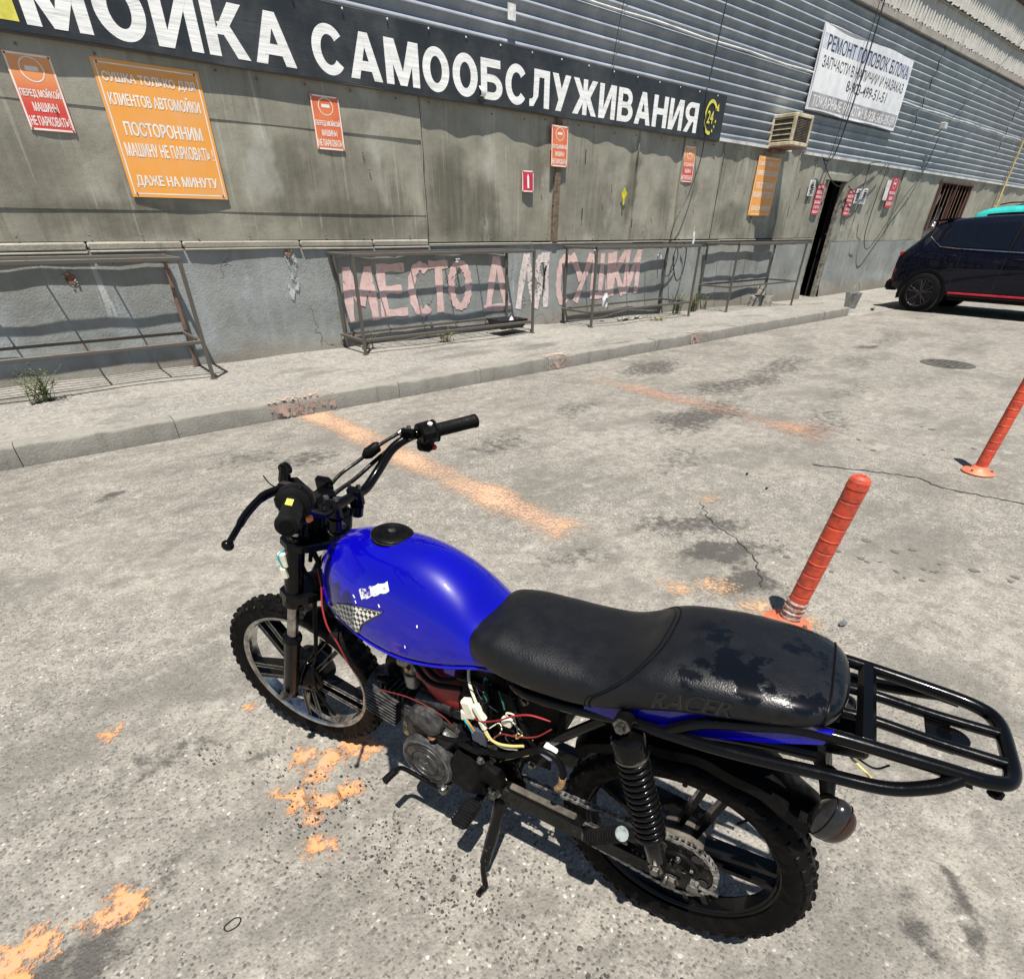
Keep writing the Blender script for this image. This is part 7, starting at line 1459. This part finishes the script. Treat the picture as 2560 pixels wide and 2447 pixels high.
for x, y, z in ((.365, .07, .585), (.338, .075, .405), (.445, .122, .405), (.43, .095, .385)): m = MB(); m.lathe([(0, .009), (.007, .009), (.0075, .002), (.011, .0015), (.011, 0)], 6, (x, y, z), (0, 1, 0)); part(m, 'frame_bolt', MCHD, None, 30)
# ---- controls at the feet
LV = [(.725, .150, .205), (.712, .135, .212), (.695, .125, .225), (.655, .122, .222), (.600, .120, .213), (.567, .118, .212)]
btube('gear_lever', LV[1:], .0065, MK, n=10); m = MB(); m.tube([(.712, .128, .211), (.716, .172, .206)], .0085, 12); 
for k in range(7): m.tube([(.7125 + .0006 * k, .132 + .006 * k, .2105), (.7127 + .0006 * k, .1345 + .006 * k, .2103)], .0105, 12)
part(m, 'lever_rubber', MGRIP, None, 35); m = MB(); m.lathe([(0, .014), (.011, .014), (.013, .010), (.013, -.02), (0, -.02)], 16, (.567, .112, .212), (0, 1, 0)); m.box((.573, .116, .216), (.026, .012, .024), .004); part(m, 'lever_clamp', MCHD, None, 30)
def peg(A, B, r, name, cap):
    A, B = Vector(A), Vector(B); d_ = (B - A).normalized(); L0 = (B - A).length; m = MB(); P_ = []; R_ = []
    n = 12
    for k in range(n):
        for f_, rr in ((0, r), (.55, r), (.56, r * .82), (.98, r * .82)): P_.append(A + d_ * L0 * (k + f_) / n); R_.append(rr)
    P_ += [A + d_ * L0 * .985, B]; R_ += [r, r * .95]; m.tube(P_, R_, 20); o = part(m, name, MGRIP, None, 30); m = MB(); m.tube([B, B + d_ * .0015], r * .86, 20); part(m, 'peg_end', cap, o, 30); return o
peg((.165, .128, .330), (.098, .160, .438), .017, 'passenger_peg', smat('pale_plastic', (.20, .24, .235), .5, var=.4, vs=60)); m = MB(); m.box((.170, .112, .318), (.034, .036, .036), .006); m.tube([(.175, .09, .305), (.168, .125, .325)], .012, 10); part(m, 'peg_bracket', MKW, None, 30)
peg((.165, -.128, .330), (.098, -.160, .438), .017, 'passenger_peg', MGRIP)
for sg in (1, -1):
    c_ = Vector((.470, sg * .155, .226)); m = MB(); m.box(c_, (.046, .080, .020), .008); fp = part(m, 'foot_peg', MGRIP, None, 30)
    for k in range(9): m = MB(); m.box(c_ + Vector((0, sg * (-.034 + .0085 * k), .0115)), (.044, .0042, .006), .0015); part(m, 'peg_rib', MGRIP, fp, 30)
    m = MB(); m.tube([(.468, sg * .05, .222), (.468, sg * .125, .222)], .010, 10); m.box((.468, sg * .118, .222), (.032, .018, .028), .005); part(m, 'peg_bar', MK, None, 30)
# side stand
m = MB(); m.tube(cat([(.405, .098, .255), (.405, .112, .215), (.412, .142, .125), (.416, .160, .070)], 5), [.016] * 5 + [.015] * 6 + [.014] * 5, 12); m.box((.408, .094, .262), (.046, .020, .050), .006); ss = part(m, 'side_stand', MKW, None, 35)
m = MB(); m.tube(cat([(.418, .160, .090), (.417, .168, .055), (.408, .178, .030), (.400, .186, .012), (.404, .200, .010), (.404, .214, .012)], 5), .0075, 10); part(m, 'stand_foot', MKW, ss, 35)
btube('stand_spring', [(.43, .085, .20), (.425, .11, .16), (.42, .13, .12)], .006, MCHD)
for o in bpy.data.objects:
    if '_base' in o: del o['_base']
